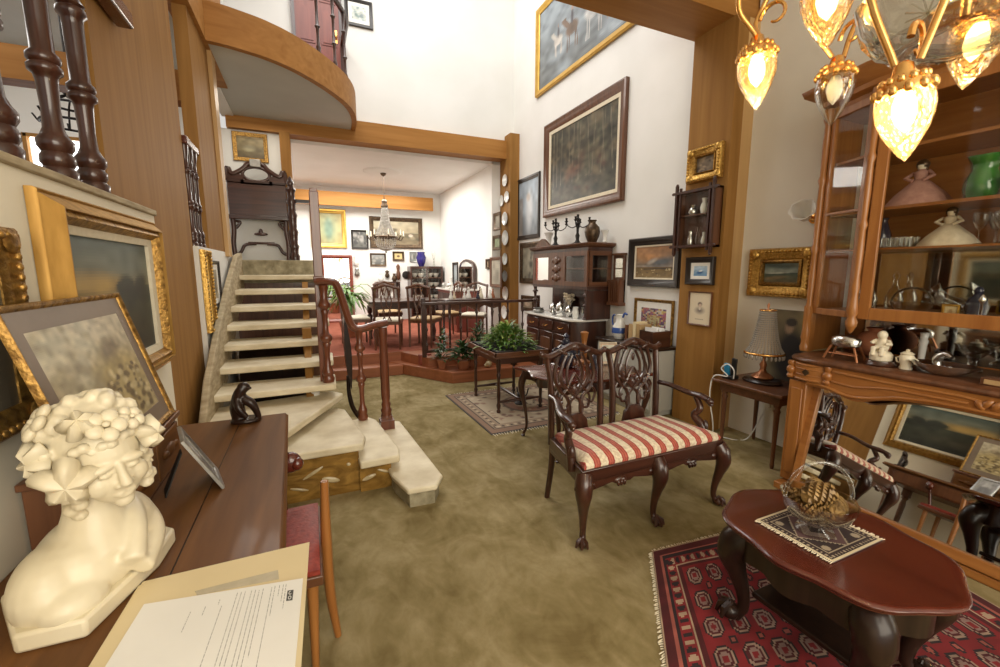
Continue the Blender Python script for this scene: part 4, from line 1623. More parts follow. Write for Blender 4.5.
    for (x, y), z0 in ((C, ZC), (A, ZB - .05)):
        b = B().lathe([(r, z0 + f * (ZT - z0)) for r, f in colp], (x - .012, y + .008, 0), 14)
        if z0 < 1.2 and (x, y) == C:
            b.box(x - .03, x + .03, y - .025, y + .03, ZC, ZB + .05)
        else:
            b.lathe([(0, ZB - .10), (.015, ZB - .085), (.022, ZB - .065), (.03, ZB - .05)], (x - .012, y + .008, 0), 12)
        b.obj('turned_column', 'oak', t)
    def door(p, q, z0, z1, st=.045, name='glazed_door'):
        p, q = Vector((*p, 0)), Vector((*q, 0))
        d = (q - p); L = d.length; d.normalize()
        nrm = Vector((d.y, -d.x, 0))
        b = B()
        def bx(a0, a1, za, zb, dep=.026):
            c = p + d * (a0 + a1) / 2
            b.obox((c.x, c.y, (za + zb) / 2), (a1 - a0, dep, zb - za), (0, 0, math.atan2(d.y, d.x)))
        bx(0, st, z0, z1); bx(L - st, L, z0, z1); bx(st, L - st, z0, z0 + st * 1.25); bx(st, L - st, z1 - st * 1.4, z1)
        o = b.obj(name, 'oak', t, bev=.004)
        g = B()
        c = (p + q) / 2
        g.obox((c.x, c.y, (z0 + z1) / 2), (L - 2 * st + .01, .003, z1 - z0 - 2 * st), (0, 0, math.atan2(d.y, d.x)))
        g.obj('glass_pane', 'clear_pane', o)
    door((C[0], C[1] - .02), (A[0] + .004, A[1] + .02), ZB, ZT - .03, .035)
    door((A[0], A[1] - .02), (A[0], .55), ZB, ZT - .03, .06)
    door((A[0], .545), (A[0], YN), ZB, ZT - .03, .06)
    # shelves
    for z, th in ((1.69, .012), (1.935, .018), (2.28, .018)):
        B().prism([(A[0] + .03, YN), (A[0] + .03, A[1] - .02), (C[0] + .035, C[1] - .04), (XB - .04, 1.76), (XB - .04, YN)], z - th, z).obj('shelf', 'oak_y', t)
    B().obox(((A[0] + C[0]) / 2, (A[1] + C[1]) / 2, 1.935), (.02, .31, .014), (0, 0, math.atan2(A[0] - C[0], C[1] - A[1]))).obj('glazing_bar', 'oak', t)
    # cornice with overhang, stepped
    b = B()
    lv = []
    for k, z in ((.0, ZT), (.03, ZT + .02), (.03, ZT + .05), (.09, ZT + .10), (.10, ZT + .14), (.02, ZT + .16)):
        lv.append([(A[0] - k, YN, z), (A[0] - k, A[1] + k * .5, z), (C[0] - k * .9, C[1] + k * 1.6, z), (XB, D[1] + k * 1.6, z), (XB, YN, z)])
    rs = b.rings(lv)
    b.bm.faces.new(rs[0]); b.bm.faces.new(rs[-1])
    b.obj('cornice', 'oak_y', t)
    b = B()
    o = [(y, ZT + .15 + .22 * max(0, math.cos((y - .45) * 1.35)) ** .6 + .03 * math.cos(y * 14)) for y in np.linspace(1.45, YN, 40)]
    b.prism([(1.45, ZT + .14)] + o + [(YN, ZT + .14)], A[0] - .04, A[0] + .0, 'yz')
    b.obj('crest', 'oak_y', t)
    rebase(t)
    return t


cabinet()

# ---- things inside the hutch and on the counter
ZS = {'floor': 1.2755, 'mid': 1.6905, 'up': 1.9355}


def doll(x, y, z, mat, label, h=.2, R=.10):
    t = thing('doll', label, 'doll', (x, y, z), group=None)
    b = B()
    b.lathe([(R, 0), (R * .97, h * .06), (R * .72, h * .28), (R * .40, h * .48), (R * .20, h * .60), (.0, h * .62)], (0, 0, 0), 24, wob=lambda a, i: 1 + .05 * math.sin(9 * a))
    b.obj('skirt', mat, t)
    b = B()
    b.lathe([(R * .17, h * .58), (R * .20, h * .68), (R * .24, h * .76), (R * .1, h * .82), (R * .09, h * .85)], (0, 0, 0), 12)
    for s in (-1, 1):
        b.tube([(0, s * R * .22, h * .77), (-R * .12, s * R * .42, h * .66), (-R * .2, s * R * .15, h * .58)], R * .07, 6)
    b.obj('bodice', mat, t)
    b = B().sph((0, 0, h * .91), (R * .16, R * .15, R * .19), 10)
    b.obj('head', 'ivory', t)
    b = B().sph((.006, 0, h * .935), (R * .20, R * .20, R * .20), 10)
    b.sph((R * .08, 0, h * .86), (R * .12, R * .17, R * .2), 8)
    b.obj('hair', 'bronze', t)
    return t


doll(3.44, 1.43, ZS['up'], 'gauze_pink', 'porcelain doll in a wide dusky pink skirt on the top cabinet shelf', .27, .16)
doll(3.42, 1.26, ZS['mid'], 'gauze', 'small doll in a cream pleated gown among glasses in the cabinet', .215, .135)


def goblet_mesh(h, R):
    b = B()
    b.lathe([(R * .8, 0), (R * .75, h * .02), (R * .12, h * .06), (R * .10, h * .45), (R * .5, h * .53), (R * .95, h * .72), (R, h * .98), (R * .95, h), (R * .9, h * .98), (R * .86, h * .72), (R * .4, h * .55), (0, h * .52)], (0, 0, 0), 14, cap=False)
    return b


def tumbler_mesh(h, R):
    return B().lathe([(0, 0), (R * .8, 0), (R, h), (R * .92, h), (R * .74, h * .1), (0, h * .08)], (0, 0, 0), 14, cap=False)


g0 = tumbler_mesh(.062, .021).obj('liqueur_glass', 'crystal_thin')
k = 0
for r_, (xa, n_) in enumerate(((3.30, 4), (3.36, 4), (3.42, 3))):
    for i in range(n_):
        c = g0 if k == 0 else g0.copy()
        if k: COL.objects.link(c)
        tag(c, 'tiny clear glass in the cluster beside the cream doll in the cabinet', 'glass', 'tiny glasses on the cabinet shelf', (xa, 1.53 - i * .047 - r_ * .008, ZS['mid']))
        k += 1
g0 = goblet_mesh(.17, .034).obj('goblet', 'crystal_thin')
k = 0
for x, ys in ((3.32, (1.10, 1.02, .94)), (3.40, (1.06, .98, .90)), (3.48, (1.09, 1.0, .91))):
    for y in ys:
        c = g0 if k == 0 else g0.copy()
        if k: COL.objects.link(c)
        tag(c, 'tall clear stemmed goblet in the rows beside the cream doll', 'goblet', 'goblets on the cabinet shelf', (x, y, ZS['mid'] + .0))
        k += 1
b = B().lathe([(.05, 0), (.062, .01), (.075, .06), (.07, .11), (.052, .15), (.058, .19), (.075, .225), (.069, .225), (.05, .19), (.045, .15), (.062, .11), (.066, .06), (.05, .02), (0, .02)], (0, 0, 0), 24, wob=lambda a, i: 1 + (.12 * math.cos(a * 5) if i in (6, 7) else .03 * math.cos(a * 10)), cap=False)
noise_mat('green_gloss', (.012, .10, .012), (.05, .20, .03), (14, 14, 14), .08, coat=.8)
tag(b.obj('vase', 'green_gloss'), 'ruffled deep green glass vase on the top cabinet shelf', 'vase', None, (3.36, 1.13, ZS['up']))
b = B().lathe([(.03, 0), (.05, .02), (.085, .06), (.10, .10), (.094, .10), (.075, .06), (0, .03)], (0, 0, 0), 24, wob=lambda a, i: 1 + .07 * math.cos(a * 8) * (i > 2), cap=False)
tag(b.obj('bowl', 'green_gloss'), 'green ruffled glass bowl beside the green vase in the cabinet', 'bowl', None, (3.34, .95, ZS['up']))
# cut glass pieces on the hutch floor
t = thing('glass_basket', 'cut glass basket with dark rim handle on the cabinet floor shelf', 'basket', (3.40, 1.375, ZS['floor']))
B().lathe([(.04, 0), (.05, .01), (.085, .05), (.10, .085), (.094, .085), (.078, .05), (0, .02)], (0, 0, 0), 24, wob=lambda a, i: 1 + .05 * math.cos(a * 10), cap=False).obj('bowl', 'crystal_thin', t)
B().tube([(0, .1 * math.cos(a), .08 + .09 * math.sin(a)) for a in [PI * i / 16 for i in range(17)]], .006, 8).obj('handle', 'bronze', t)
b = B().lathe([(.0, 0), (.03, .01), (.045, .05), (.035, .1), (.05, .15), (.075, .18), (.07, .178), (.04, .14), (0, .1)], (0, 0, 0), 20, (0, 1.1, 2.2), wob=lambda a, i: 1 + .08 * math.cos(a * 6) * (i > 3), cap=False)
tag(b.obj('vase', 'crystal_thin'), 'fan mouthed cut glass vase lying on its side in the cabinet', 'vase', None, (3.56, 1.19, ZS['floor'] + .05))
t = thing('photo_frame', 'tiny gilt photo frame standing on the cabinet floor shelf', 'photo frame', (3.33, 1.168, ZS['floor']), FACE['right'])
b = B(); moulding(b, .075, .085, [(0, 0), (0, -.008), (.008, -.01), (.012, -.002)]); b.obj('frame', 'gold_flat', t)
a = Art(8, 8, (.62, .50, .28)); a.blob(.5, .5, .2, .25, (.4, .25, .12)); canvas('picture', a, .052, .062, t, -.004, (0, 0, .011))
b = B()
b.lathe([(.05, 0), (.055, .01), (.042, .03), (.05, .08), (.03, .13), (.015, .15)], (0, 0, 0), 14)
b.sph((0, 0, .165), (.02, .02, .024), 10)
b.tube([(0, .03, .12), (-.03, .03, .09), (-.035, 0, .07)], .01, 6)
b.tube([(0, -.03, .12), (-.03, -.03, .09), (-.035, 0, .07)], .01, 6)
o = b.obj('statuette', 'dark_glaze'); tag(o, 'dark robed statuette beside the tiny gilt frame in the cabinet', 'statuette', None, (3.37, 1.08, ZS['floor']))
b = B().lathe([(.006, 0), (.02, .004), (.006, .01), (.006, .10), (.016, .115), (.009, .14), (.0, .15)], (0, 0, 0), 10)
o = b.obj('candle_holder', 'silver'); tag(o, 'slim silver candle holder in front of the dark statuette', 'candle holder', None, (3.30, 1.04, ZS['floor']))
for k, (x, y, lab) in enumerate(((3.40, 1.63, 'clear decanter behind the narrow far pane of the cabinet'), (3.52, 1.66, 'second clear decanter deeper behind the narrow pane'))):
    b = B().lathe([(.04, 0), (.05, .02), (.052, .08), (.03, .14), (.014, .17), (.014, .22), (.022, .24), (.0, .27)], (0, 0, 0), 16)
    tag(b.obj('decanter', 'crystal_thin'), lab, 'decanter', None, (x, y, ZS['floor']))
b = B().lathe([(.03, 0), (.045, .03), (.05, .09), (.03, .15), (.022, .18), (.03, .2), (0, .2)], (0, 0, 0), 16)
tag(b.obj('vase', 'dark_glaze'), 'dark glazed vase on the middle shelf behind the narrow pane', 'vase', None, (3.46, 1.60, ZS['mid']))

# counter: casket on a stand, cherub, jar, shell dish, box, wax fruit
zc = ZC + .0005
t = thing('casket', 'small silver casket on spindly copper legs on the cabinet counter', 'casket', (3.22, 1.61, zc))
b = B().lathe([(.035, .065), (.055, .075), (.058, .10), (.05, .115), (.03, .125), (.0, .128)], (0, 0, 0), 18, scale=(.7, 1.15, 1)); b.obj('body', 'silver', t)
b = B()
for sx in (-1, 1):
    for sy in (-1, 1):
        b.tube([(sx * .026, sy * .05, .07), (sx * .034, sy * .066, .03), (sx * .038, sy * .075, 0)], .0055, 6)
t.scale = (1.3,) * 3
b.tube([(.02, -.05, .03), (.02, .05, .03)], .004, 6).tube([(-.03, -.06, .03), (-.03, .06, .03)], .004, 6)
b.obj('stand', 'copper', t, 'copper coloured legs')
b = B(); b.sph((0, 0, .09), (.09, .105, .09), 18); b.sph((0, 0, .012), (.05, .06, .015), 10)
b.lathe([(.05, .16), (.03, .18), (.05, .2), (.0, .2)], (0, 0, 0), 12)
tag(b.obj('gourd', 'terracotta'), 'round reddish gourd shaped pot behind the silver casket', 'pot', None, (3.52, 1.60, zc))
t = thing('cherub_figurine', 'ivory cherub figurine seated on a round wooden base on the cabinet counter', 'figurine', (3.235, 1.42, zc))
B().lathe([(.055, 0), (.058, .006), (.05, .014), (.048, .022)], (0, 0, 0), 20).obj('base', 'mahogany_x', t, 'dark wooden base')
b = B()
b.lathe([(.04, .022), (.042, .05), (.032, .062)], (0, 0, 0), 14)
b.sph((0, 0, .085), (.024, .026, .03), 12); b.sph((-.003, .002, .135), (.019, .019, .021), 12); b.sph((0, 0, .11), (.016, .018, .018), 10)
for s in (-1, 1):
    b.tube([(0, s * .02, .112), (-.012, s * .035, .098), (-.028, s * .022, .10)], [.009, .008, .006], 8)
    b.tube([(-.01, s * .012, .075), (-.035, s * .016, .078), (-.038, s * .016, .045)], [.014, .011, .008], 8)
t.scale = (1.4,) * 3
o = b.obj('body', 'ivory', t); md = o.modifiers.new('remesh', 'REMESH'); md.voxel_size = .003; md.use_smooth_shade = True
b = B().lathe([(.03, 0), (.032, .01), (.026, .02), (.034, .05), (.036, .075), (.028, .088), (.034, .094), (.02, .104), (.008, .108), (.010, .118), (0, .122)], (0, 0, 0), 16)
for s in (-1, 1): b.tube([(0, s * .034, .07), (0, s * .052, .062), (0, s * .046, .04), (0, s * .033, .035)], .005, 6)
tag(b.obj('jar', 'ivory'), 'small lidded cream jar beside the ivory cherub', 'jar', None, (3.24, 1.295, zc))
t = thing('shell_dish', 'scalloped pewter shell dish with a curled rim on the counter', 'dish', (3.24, 1.13, zc))
b = B().lathe([(.03, 0), (.06, .012), (.095, .038), (.11, .055), (.104, .056), (.085, .038), (.05, .02), (0, .014)], (0, 0, 0), 32, scale=(.75, 1.1, 1), wob=lambda a, i: 1 + (.06 * math.cos(a * 9) if i > 1 else 0), cap=False)
b.tube(spline([(0, .02, .02), (.01, .03, .07), (0, .0, .10), (-.02, -.03, .09)], 4), lerp_list([.014, .02, .018, .008], 13), 8)
t.scale = (1.2,) * 3
b.obj('dish', 'silver', t)
t = thing('box', 'small flat wooden box with a pale inlaid lid on the cabinet counter', 'box', (3.19, .885, zc))
B().box(-.04, .04, -.07, .07, 0, .04).obj('body', 'walnut', t, bev=.003)
B().box(-.0415, -.040, -.055, .055, .008, .032).obj('inlay', 'book_tan', t)
b = B().lathe([(.028, 0), (.03, .01), (.016, .02), (.02, .12), (.024, .15), (.018, .16), (.022, .2), (0, .205)], (0, 0, 0), 14)
tag(b.obj('candlestick', 'ceramic_white'), 'white porcelain candlestick in the dark recess behind the cream jar', 'candlestick', None, (3.50, 1.33, zc))
b = B().lathe([(.04, 0), (.045, .01), (.02, .03), (.025, .08), (.07, .13), (.085, .16), (.08, .16), (.06, .13), (0, .1)], (0, 0, 0), 20, wob=lambda a, i: 1 + .05 * math.cos(a * 10) * (i > 3), cap=False)
tag(b.obj('compote', 'crystal_thin'), 'clear glass footed dish in the recess behind the shell dish', 'dish', None, (3.50, 1.10, zc))
b = B(); b.sph((0, 0, .055), (.05, .06, .055), 14); b.sph((-.02, .03, .10), (.03, .03, .03), 10); b.sph((.0, -.03, .105), (.032, .03, .03), 10)
tag(b.obj('ornament', 'onyx_light'), 'cluster shaped stone ornament at the dark back of the counter', 'ornament', None, (3.40, .86, zc))
# ------------------------------------------------------------------ left wall pictures
def sunset():
    a = Art(56, 44, (.06, .07, .05))
    a.grad((.10, .14, .13), (.19, .17, .10), 0, .38)
    a.blob(.30, .36, .34, .09, (.42, .28, .09), .05, .5, .9)
    a.blob(.75, .2, .3, .1, (.16, .19, .16), .1, .6, .6)
    a.grad((.05, .055, .035), (.03, .032, .025), .46, 1)
    a.scatter(20, [(.035, .04, .03)], .05, (.5, .36, 1, .52), 1.4, .9)
    a.blob(.3, .75, .4, .1, (.07, .065, .04), 0, .6, .8)
    return a.noise(.3, 12)


picture('large dark sunset landscape in a deep stepped gilt frame on the half wall', 'left', -.76, None, sunset(), .055, .08, 'gold_satin', 'mount_cream', .03, ornate=0,
        loc=(-.76, 2.30, 1.05), size=(1.08, .75), inner=(.042, 'gold_dark'),
        step=[(0, 0), (0, -.02), (.006, -.028), (.012, -.022), (.014, -.024), (.05, -.068), (.055, -.068), (.055, -.004)])
a = Art(12, 16, (.12, .10, .07)); a.noise(.5, 5)
picture('dark gilt framed picture cut by the photo edge beside the big sunset landscape', 'left', -.76, None, a, .07, .03, 'gold_dark', loc=(-.76, 1.36, 1.12), size=(.56, .545), ornate=.03)
a = Art(14, 30, (.16, .11, .05)); a.grad((.2, .15, .08), (.06, .05, .03)).noise(.4, 6)
picture('tall narrow gilt frame low on the white wall beside the stairs', 'left', -.80, None, a, .05, .035, 'gold', loc=(-.80, 4.26, 1.04), size=(.26, .68), ornate=.03)
a = Art(16, 24, (.40, .34, .24)); a.blob(.5, .55, .2, .3, (.12, .10, .07), 0, .4).noise(.3, 6)
picture('small black framed picture beside the stone stringer of the stairs', 'left', -.80, None, a, .035, .025, 'black_frame', 'mount_white', .045, loc=(-.80, 4.62, 1.22), size=(.34, .42))

# ------------------------------------------------------------------ balustrades
FAT = [(.050, 0), (.052, .03), (.040, .045), (.048, .06), (.048, .085), (.040, .10), (.050, .12), (.051, .145), (.038, .165), (.029, .19), (.026, .26), (.030, .36), (.034, .385), (.046, .395), (.047, .415), (.038, .425), (.046, .435), (.045, .455), (.032, .47), (.031, .58), (.033, .70), (.034, .73), (.047, .745), (.046, .765), (.036, .775), (.044, .785), (.030, .81), (.028, .88), (.042, .94), (.044, 1)]
t = thing('balustrade', 'turned dark wood balustrade on the ledge above the sunset landscape', 'balustrade', (-.80, 2.1, 1.875))
for y in (1.77, 2.10, 2.37):
    B().turned((-.80, y, 1.875), (-.80, y, 2.78), FAT, 16).obj('baluster', 'mahogany', t)
B().box(-.83, -.755, -.5, 2.97, 2.78, 2.86).obj('handrail', 'mahogany_red', t, bev=.012)
rebase(t)
t = thing('balustrade', 'slim dark balustrade in the gap between the two wooden pillars', 'balustrade', (-.84, 4.3, 1.745))
for y in (4.19, 4.33, 4.47):
    B().turned((-.84, y, 1.745), (-.84, y, 2.52), [(r * .62, f) for r, f in FAT], 12).obj('baluster', 'mahogany', t)
B().box(-.87, -.805, 4.125, 4.545, 2.52, 2.58).obj('handrail', 'mahogany_red', t, bev=.01)
rebase(t)
# iron lamp in the room behind
t = thing('hanging_lamp', 'black wrought iron hanging lamp seen between the fat balusters', 'lamp', (-1.97, 5.6, 4.15))
B().tube([(0, 0, 0), (0, 0, -.85)], .012, 8).lathe([(.05, -.02), (.02, -.08), (.015, -.85), (.09, -.9), (.05, -.96), (.02, -1.0)], (0, 0, 0), 12).obj('stem', 'iron', t)
b = B()
for z, r in ((-1.05, .17), (-1.22, .24)):
    b.tube([(r * math.cos(2 * PI * k / 20), r * math.sin(2 * PI * k / 20), z) for k in range(20)], .012, 6, closed=True)
for k in range(6):
    a = PI * k / 3
    b.tube(spline([(.02 * math.cos(a), .02 * math.sin(a), -.95), (.17 * math.cos(a), .17 * math.sin(a), -1.05), (.24 * math.cos(a), .24 * math.sin(a), -1.22), (.30 * math.cos(a), .30 * math.sin(a), -1.15)], 4), .008, 6)
b.obj('cage', 'iron', t)
t = thing('counter', 'dark low cabinet in the bright room behind the balustrade', 'cabinet', (-1.9, 6.9, 1.5))
B().box(-.5, .5, -.25, .25, .08, .85).box(-.52, .52, -.27, .27, .85, .9).box(-.46, .46, -.22, .22, 0, .08).obj('body', 'walnut', t)
for x in (-.25, .25): B().box(x - .22, x + .22, -.27, -.25, .12, .8).obj('door', 'mahogany', t, bev=.005)

# ------------------------------------------------------------------ stone staircase
t = thing('staircase', 'open stone staircase with thick pale treads rising to the landing', 'staircase', (-.3, 3.9, 0))


def slab(o, z, th=.055, name='tread', mat='stone_tread'):
    b = B().prism(o, z - th, z)
    return b.obj(name, mat, t, bev=.012)


for z, y in ((.60, 3.76), (.75, 4.06), (.90, 4.33), (1.05, 4.56), (1.20, 4.86), (1.35, 5.20), (1.5, 5.58)):
    slab([(-.76, y), (.15, y + .02), (.16, y + .40), (-.76, y + .42)], z)
slab([(.21, 3.93), (-.26, 2.99), (-.755, 2.97), (-.755, 3.9), (.12, 4.05)], .47)
slab([(.27, 2.965), (.30, 3.1), (.21, 3.80), (.12, 3.9), (-.30, 3.25), (-.42, 2.955)], .36)
slab([(.51, 2.915), (.53, 3.05), (.46, 3.74), (.40, 3.85), (.20, 3.80), (.24, 2.905)], .25)
slab([(.44, 2.85), (.50, 2.605), (.69, 2.595), (.765, 2.72), (.70, 3.92), (.60, 4.0), (.40, 3.93)], .14, .04)
b = B().prism([(.46, 2.86), (.515, 2.63), (.68, 2.62), (.74, 2.73), (.68, 3.88), (.42, 3.88)], 0, .102)
b.obj('block', 'stone_rough', t, 'rough stone block under the lowest tread')
b = B().prism([(-.40, 3.0), (.24, 3.0), (.19, 3.76), (-.1, 3.6), (-.40, 3.1)], 0, .305)
b.prism([(.24, 2.97), (.455, 2.97), (.42, 3.78), (.20, 3.78)], 0, .195)
o1 = b.obj('plinth', 'onyx', t, 'amber brown polished onyx plinth')
b = B()
for x, y, z, rx, rz, an in ((-.06, 2.998, .19, .075, .012, -.5), (.05, 2.998, .12, .06, .02, .3), (-.15, 2.998, .09, .06, .010, .3), (.17, 2.998, .21, .015, .012, .5), (.30, 2.968, .10, .05, .016, -.3), (.40, 2.968, .13, .045, .010, .4)):
    b.sph((x, y, z), (rx, .008, rz), 12, (0, an, 0))
b.obj('shell_pattern', 'onyx_light', o1, 'pale shell shaped inlays', stuff=True)
# stringer along the wall, following the steps
st = [(3.45, .50), (3.70, .74), (4.0, .92), (4.3, 1.10), (4.55, 1.22), (4.85, 1.38), (5.2, 1.54), (5.6, 1.72), (5.95, 1.76), (5.95, 1.3), (5.4, 1.1), (4.8, .8), (4.2, .5), (3.7, .25), (3.45, .1)]
B().prism(st, -.775, -.725, 'yz').obj('stringer', 'stone_edge', t, bev=.01)
B().box(-.10, -.02, 4.46, 4.54, 0, 1.0).obj('support_post', 'beech', t)
B().prism([(3.9, .45), (4.3, .78), (4.9, 1.1), (5.6, 1.42), (5.6, 1.3), (4.9, .98), (4.3, .65), (3.9, .33)], -.09, -.03, 'yz').obj('support_beam', 'beech', t)
B().lathe([(.04, 0), (.04, .55)], (-.02, 3.98, 0), 14).obj('support_pipe', 'ceramic_white', t, 'white support pipe')
rebase(t)
# dark chest kept under the stairs
t = thing('trunk', 'dark wooden trunk stored in the shadow under the open stairs', 'trunk', (-.35, 5.2, 0))
b = B().box(-.36, .30, -.3, .3, .05, .52); b.obj('body', 'black_wood', t, bev=.01)
b = B().lathe([(.30, -.34), (.30, .30)], (-.02, 0, .5), 20, (0, PI / 2, 0)); b.obj('lid', 'black_wood', t)

# ------------------------------------------------------------------ stair railing
BAL = [(.040, 0), (.044, .04), (.034, .07), (.042, .09), (.036, .12), (.022, .17), (.019, .26), (.022, .36), (.030, .40), (.024, .415), (.042, .44), (.044, .47), (.036, .495), (.022, .51), (.018, .60), (.021, .70), (.028, .74), (.022, .755), (.044, .785), (.045, .81), (.032, .84), (.024, .87), (.028, .95), (.034, 1)]
t = thing('stair_railing', 'reddish turned wooden stair railing with curved handrail and tall square newel', 'railing', (.3, 3.8, .14))
b = B().box(.50, .62, 3.74, 3.86, .14, .22)
b.box(.515, .605, 3.755, 3.845, .22, .26)
b.turned((.56, 3.8, .25), (.555, 3.8, 1.06), [(.05, 0), (.042, .04), (.05, .07), (.036, .10), (.042, .14), (.032, .17), (.040, .22), (.038, .6), (.034, .85), (.04, .92), (.04, 1)], 14)
b.obj('newel', 'red_rail', t)
B().turned((.355, 3.79, .25), (.355, 3.79, 1.05), BAL, 14).obj('baluster', 'red_rail', t)
B().turned((.095, 3.87, .60), (.095, 3.87, 1.43), [(r * 1.15, f) for r, f in BAL], 14).obj('baluster', 'red_rail', t)
b = B().box(.03, .10, 3.90, 3.97, .60, 1.46); b.obox((.066, 3.93, 1.82), (.072, .072, .74)); b.obox((.066, 3.93, 2.20), (.06, .06, .03)); b.obox((.066, 3.93, 1.48), (.085, .085, .05))
b.obj('newel', 'red_rail', t, 'tall square newel', bev=.006)
P = spline([(.60, 3.78, 1.10), (.50, 3.79, 1.085), (.38, 3.79, 1.055), (.315, 3.80, 1.07), (.28, 3.81, 1.14), (.235, 3.83, 1.32), (.20, 3.84, 1.43), (.16, 3.85, 1.46), (.08, 3.87, 1.46), (.05, 3.89, 1.46)], 5)
B().tube(P, .038, 8, sq=.85).obj('handrail', 'red_rail', t)
rebase(t)
# dark curved stand behind the railing
t = thing('tusk_ornament', 'tall dark crescent shaped wooden ornament on a curved foot behind the stair railing', 'ornament', (.28, 4.25, 0))
b = B()
o = [(0 + .015 * math.sin(PI * f) * 0 - .03 * (1 - f), .42 + .72 * f) for f in np.linspace(0, 1, 14)]
L = [(-.028 * math.sin(PI * f) - .03 * f + .02, .42 + .74 * f) for f in np.linspace(0, 1, 16)]
R = [(.030 * math.sin(PI * f) - .03 * f + .02, .42 + .74 * f) for f in np.linspace(1, 0, 16)]
b.prism(L + R[1:-1], -.09, .09, 'xz', True)
b.obj('blade', 'black_wood', t)
B().tube(spline([(.0, 0, .55), (.0, 0, .38), (.03, 0, .22), (.10, 0, .10), (.20, 0, .03), (.26, 0, .02)], 5), lerp_list([.016, .022, .022, .018], 26), 8).obj('foot', 'black_wood', t)
B().box(-.1, .26, -.1, .1, 0, .02).obj('base', 'black_wood', t, bev=.006)

# ------------------------------------------------------------------ landing
t = thing('landing_railing', 'dark turned corner post and rail at the top of the stairs', 'railing', (-.16, 6.12, 1.6805))
B().turned((-.16, 6.12, 1.6805), (-.16, 6.12, 2.72), [(.055, 0), (.06, .05), (.045, .08), (.05, .14), (.06, .17), (.045, .20), (.05, .30), (.06, .34), (.045, .38), (.05, .50), (.06, .54), (.045, .58), (.045, .66), (.06, .70), (.045, .74), (.045, .80), (.06, .84), (.03, .88), (.045, .92), (.02, .97), (0, 1)], 14).obj('corner_post', 'mahogany', t)
B().box(-.16, .07, 6.10, 6.14, 2.40, 2.44).obj('rail', 'black_wood', t)
rebase(t)
t = thing('hall_stand', 'tall dark carved hall stand with openwork crest at the back of the landing', 'hall stand', (-.62, 7.28, 1.6805))
hw = .37
B().box(-hw, hw, -.06, 0, .62, 1.12).obj('panel', 'mahogany_x', t, bev=.006)
B().box(-hw - .02, hw + .02, -.10, 0, .60, .66).obj('shelf', 'mahogany_x', t, bev=.008)
for s in (-1, 1):
    b = B().tube(spline([(s * (hw - .03), -.03, 0), (s * (hw - .015), -.03, .25), (s * (hw - .035), -.03, .45), (s * (hw - .03), -.03, .62)], 5), .032, 8)
    b.tube(spline([(s * (hw - .04), -.03, .58), (s * (hw - .12), -.03, .56), (s * (hw - .06), -.03, .47)], 5), .02, 8)
    b.tube(spline([(s * (hw - .03), -.03, .10), (s * (hw - .10), -.03, .14), (s * (hw - .16), -.03, .24), (s * (hw - .30), -.03, .26)], 5), .022, 8)
    b.obj('side_frame', 'mahogany', t)
b = B().sph((0, -.03, .40), (.09, .02, .025), 12).sph((0, -.03, .43), (.03, .02, .05), 10).tube([(-.17, -.03, .27), (.17, -.03, .27)], .018, 8)
b.obj('splat', 'mahogany', t)
b = B()
b.tube(spline([(-hw - .02, -.04, 1.13), (-hw + .02, -.04, 1.30), (-hw + .07, -.04, 1.22), (-.16, -.04, 1.30), (-.08, -.04, 1.38), (.08, -.04, 1.38), (.16, -.04, 1.30), (hw - .07, -.04, 1.22), (hw - .02, -.04, 1.30), (hw + .02, -.04, 1.13)], 5), .034, 8)
b.tube([(.17 * math.cos(a), -.04, 1.235 + .10 * math.sin(a)) for a in [2 * PI * k / 24 for k in range(24)]], .022, 8, closed=True)
b.box(-hw, -.16, -.06, -.02, 1.10, 1.22).box(.16, hw, -.06, -.02, 1.10, 1.22).box(-.2, .2, -.06, -.02, 1.09, 1.15)
b.obj('crest', 'mahogany_x', t)
b = B().box(-.07, .07, -.08, -.01, 1.33, 1.44)
tag(b.obj('jewel_box', 'pewter', bev=.01), 'small pale grey box perched on the crest of the hall stand', 'box', None, (-.62, 7.28, 1.6805))
b = B()
a = Art(24, 18, (.24, .17, .07)); a.grad((.30, .24, .12), (.10, .07, .03), .1, 1).blob(.45, .55, .2, .14, (.34, .30, .18), 0, .5).noise(.4, 8)
picture('small gilt framed landscape hung above the dark hall stand', 'back', 7.42, [(232, 131), (268, 135), (268, 163), (233, 161)], a, .055, .03, 'gold_dark')
# ------------------------------------------------------------------ mezzanine
t = thing('mezzanine_railing', 'curved dark railing with slim turned balusters on the mezzanine edge', 'railing', (.4, 6.2, 4.05))
bp = [(.25, 5.83), (.45, 6.16), (.60, 6.48)]
for i, (x, y) in enumerate(bp):
    B().turned((x, y, 4.045), (x, y, 4.92), [(.030, 0), (.034, .04), (.022, .07), (.030, .11), (.018, .15), (.016, .28), (.018, .34), (.032, .37), (.018, .40), (.016, .6), (.018, .70), (.032, .73), (.018, .76), (.02, .92), (.026, 1)], 12).obj('baluster', 'mahogany', t)
P = spline([(.14, 5.68, 4.93), *[(x, y, 4.93) for x, y in bp], (.66, 6.70, 4.93), (.66, 7.0, 4.93), (.66, 7.38, 4.93)], 5)
B().tube(P, .036, 8, sq=.7).obj('handrail', 'mahogany', t)
for i in range(len(bp) - 1):
    (x0, y0), (x1, y1) = bp[i], bp[i + 1]
rebase(t)
a = Art(24, 18, (.55, .58, .52)); a.scatter(30, [(.25, .33, .30), (.62, .64, .6), (.30, .36, .36)], .08, op=.8).noise(.3, 8)
picture('small dark framed landscape high on the back wall beside the mezzanine', 'back', 7.4, [(343, -4), (373, 4), (372, 32), (346, 23)], a, .05, .03, 'black_frame', 'mount_white', .05)
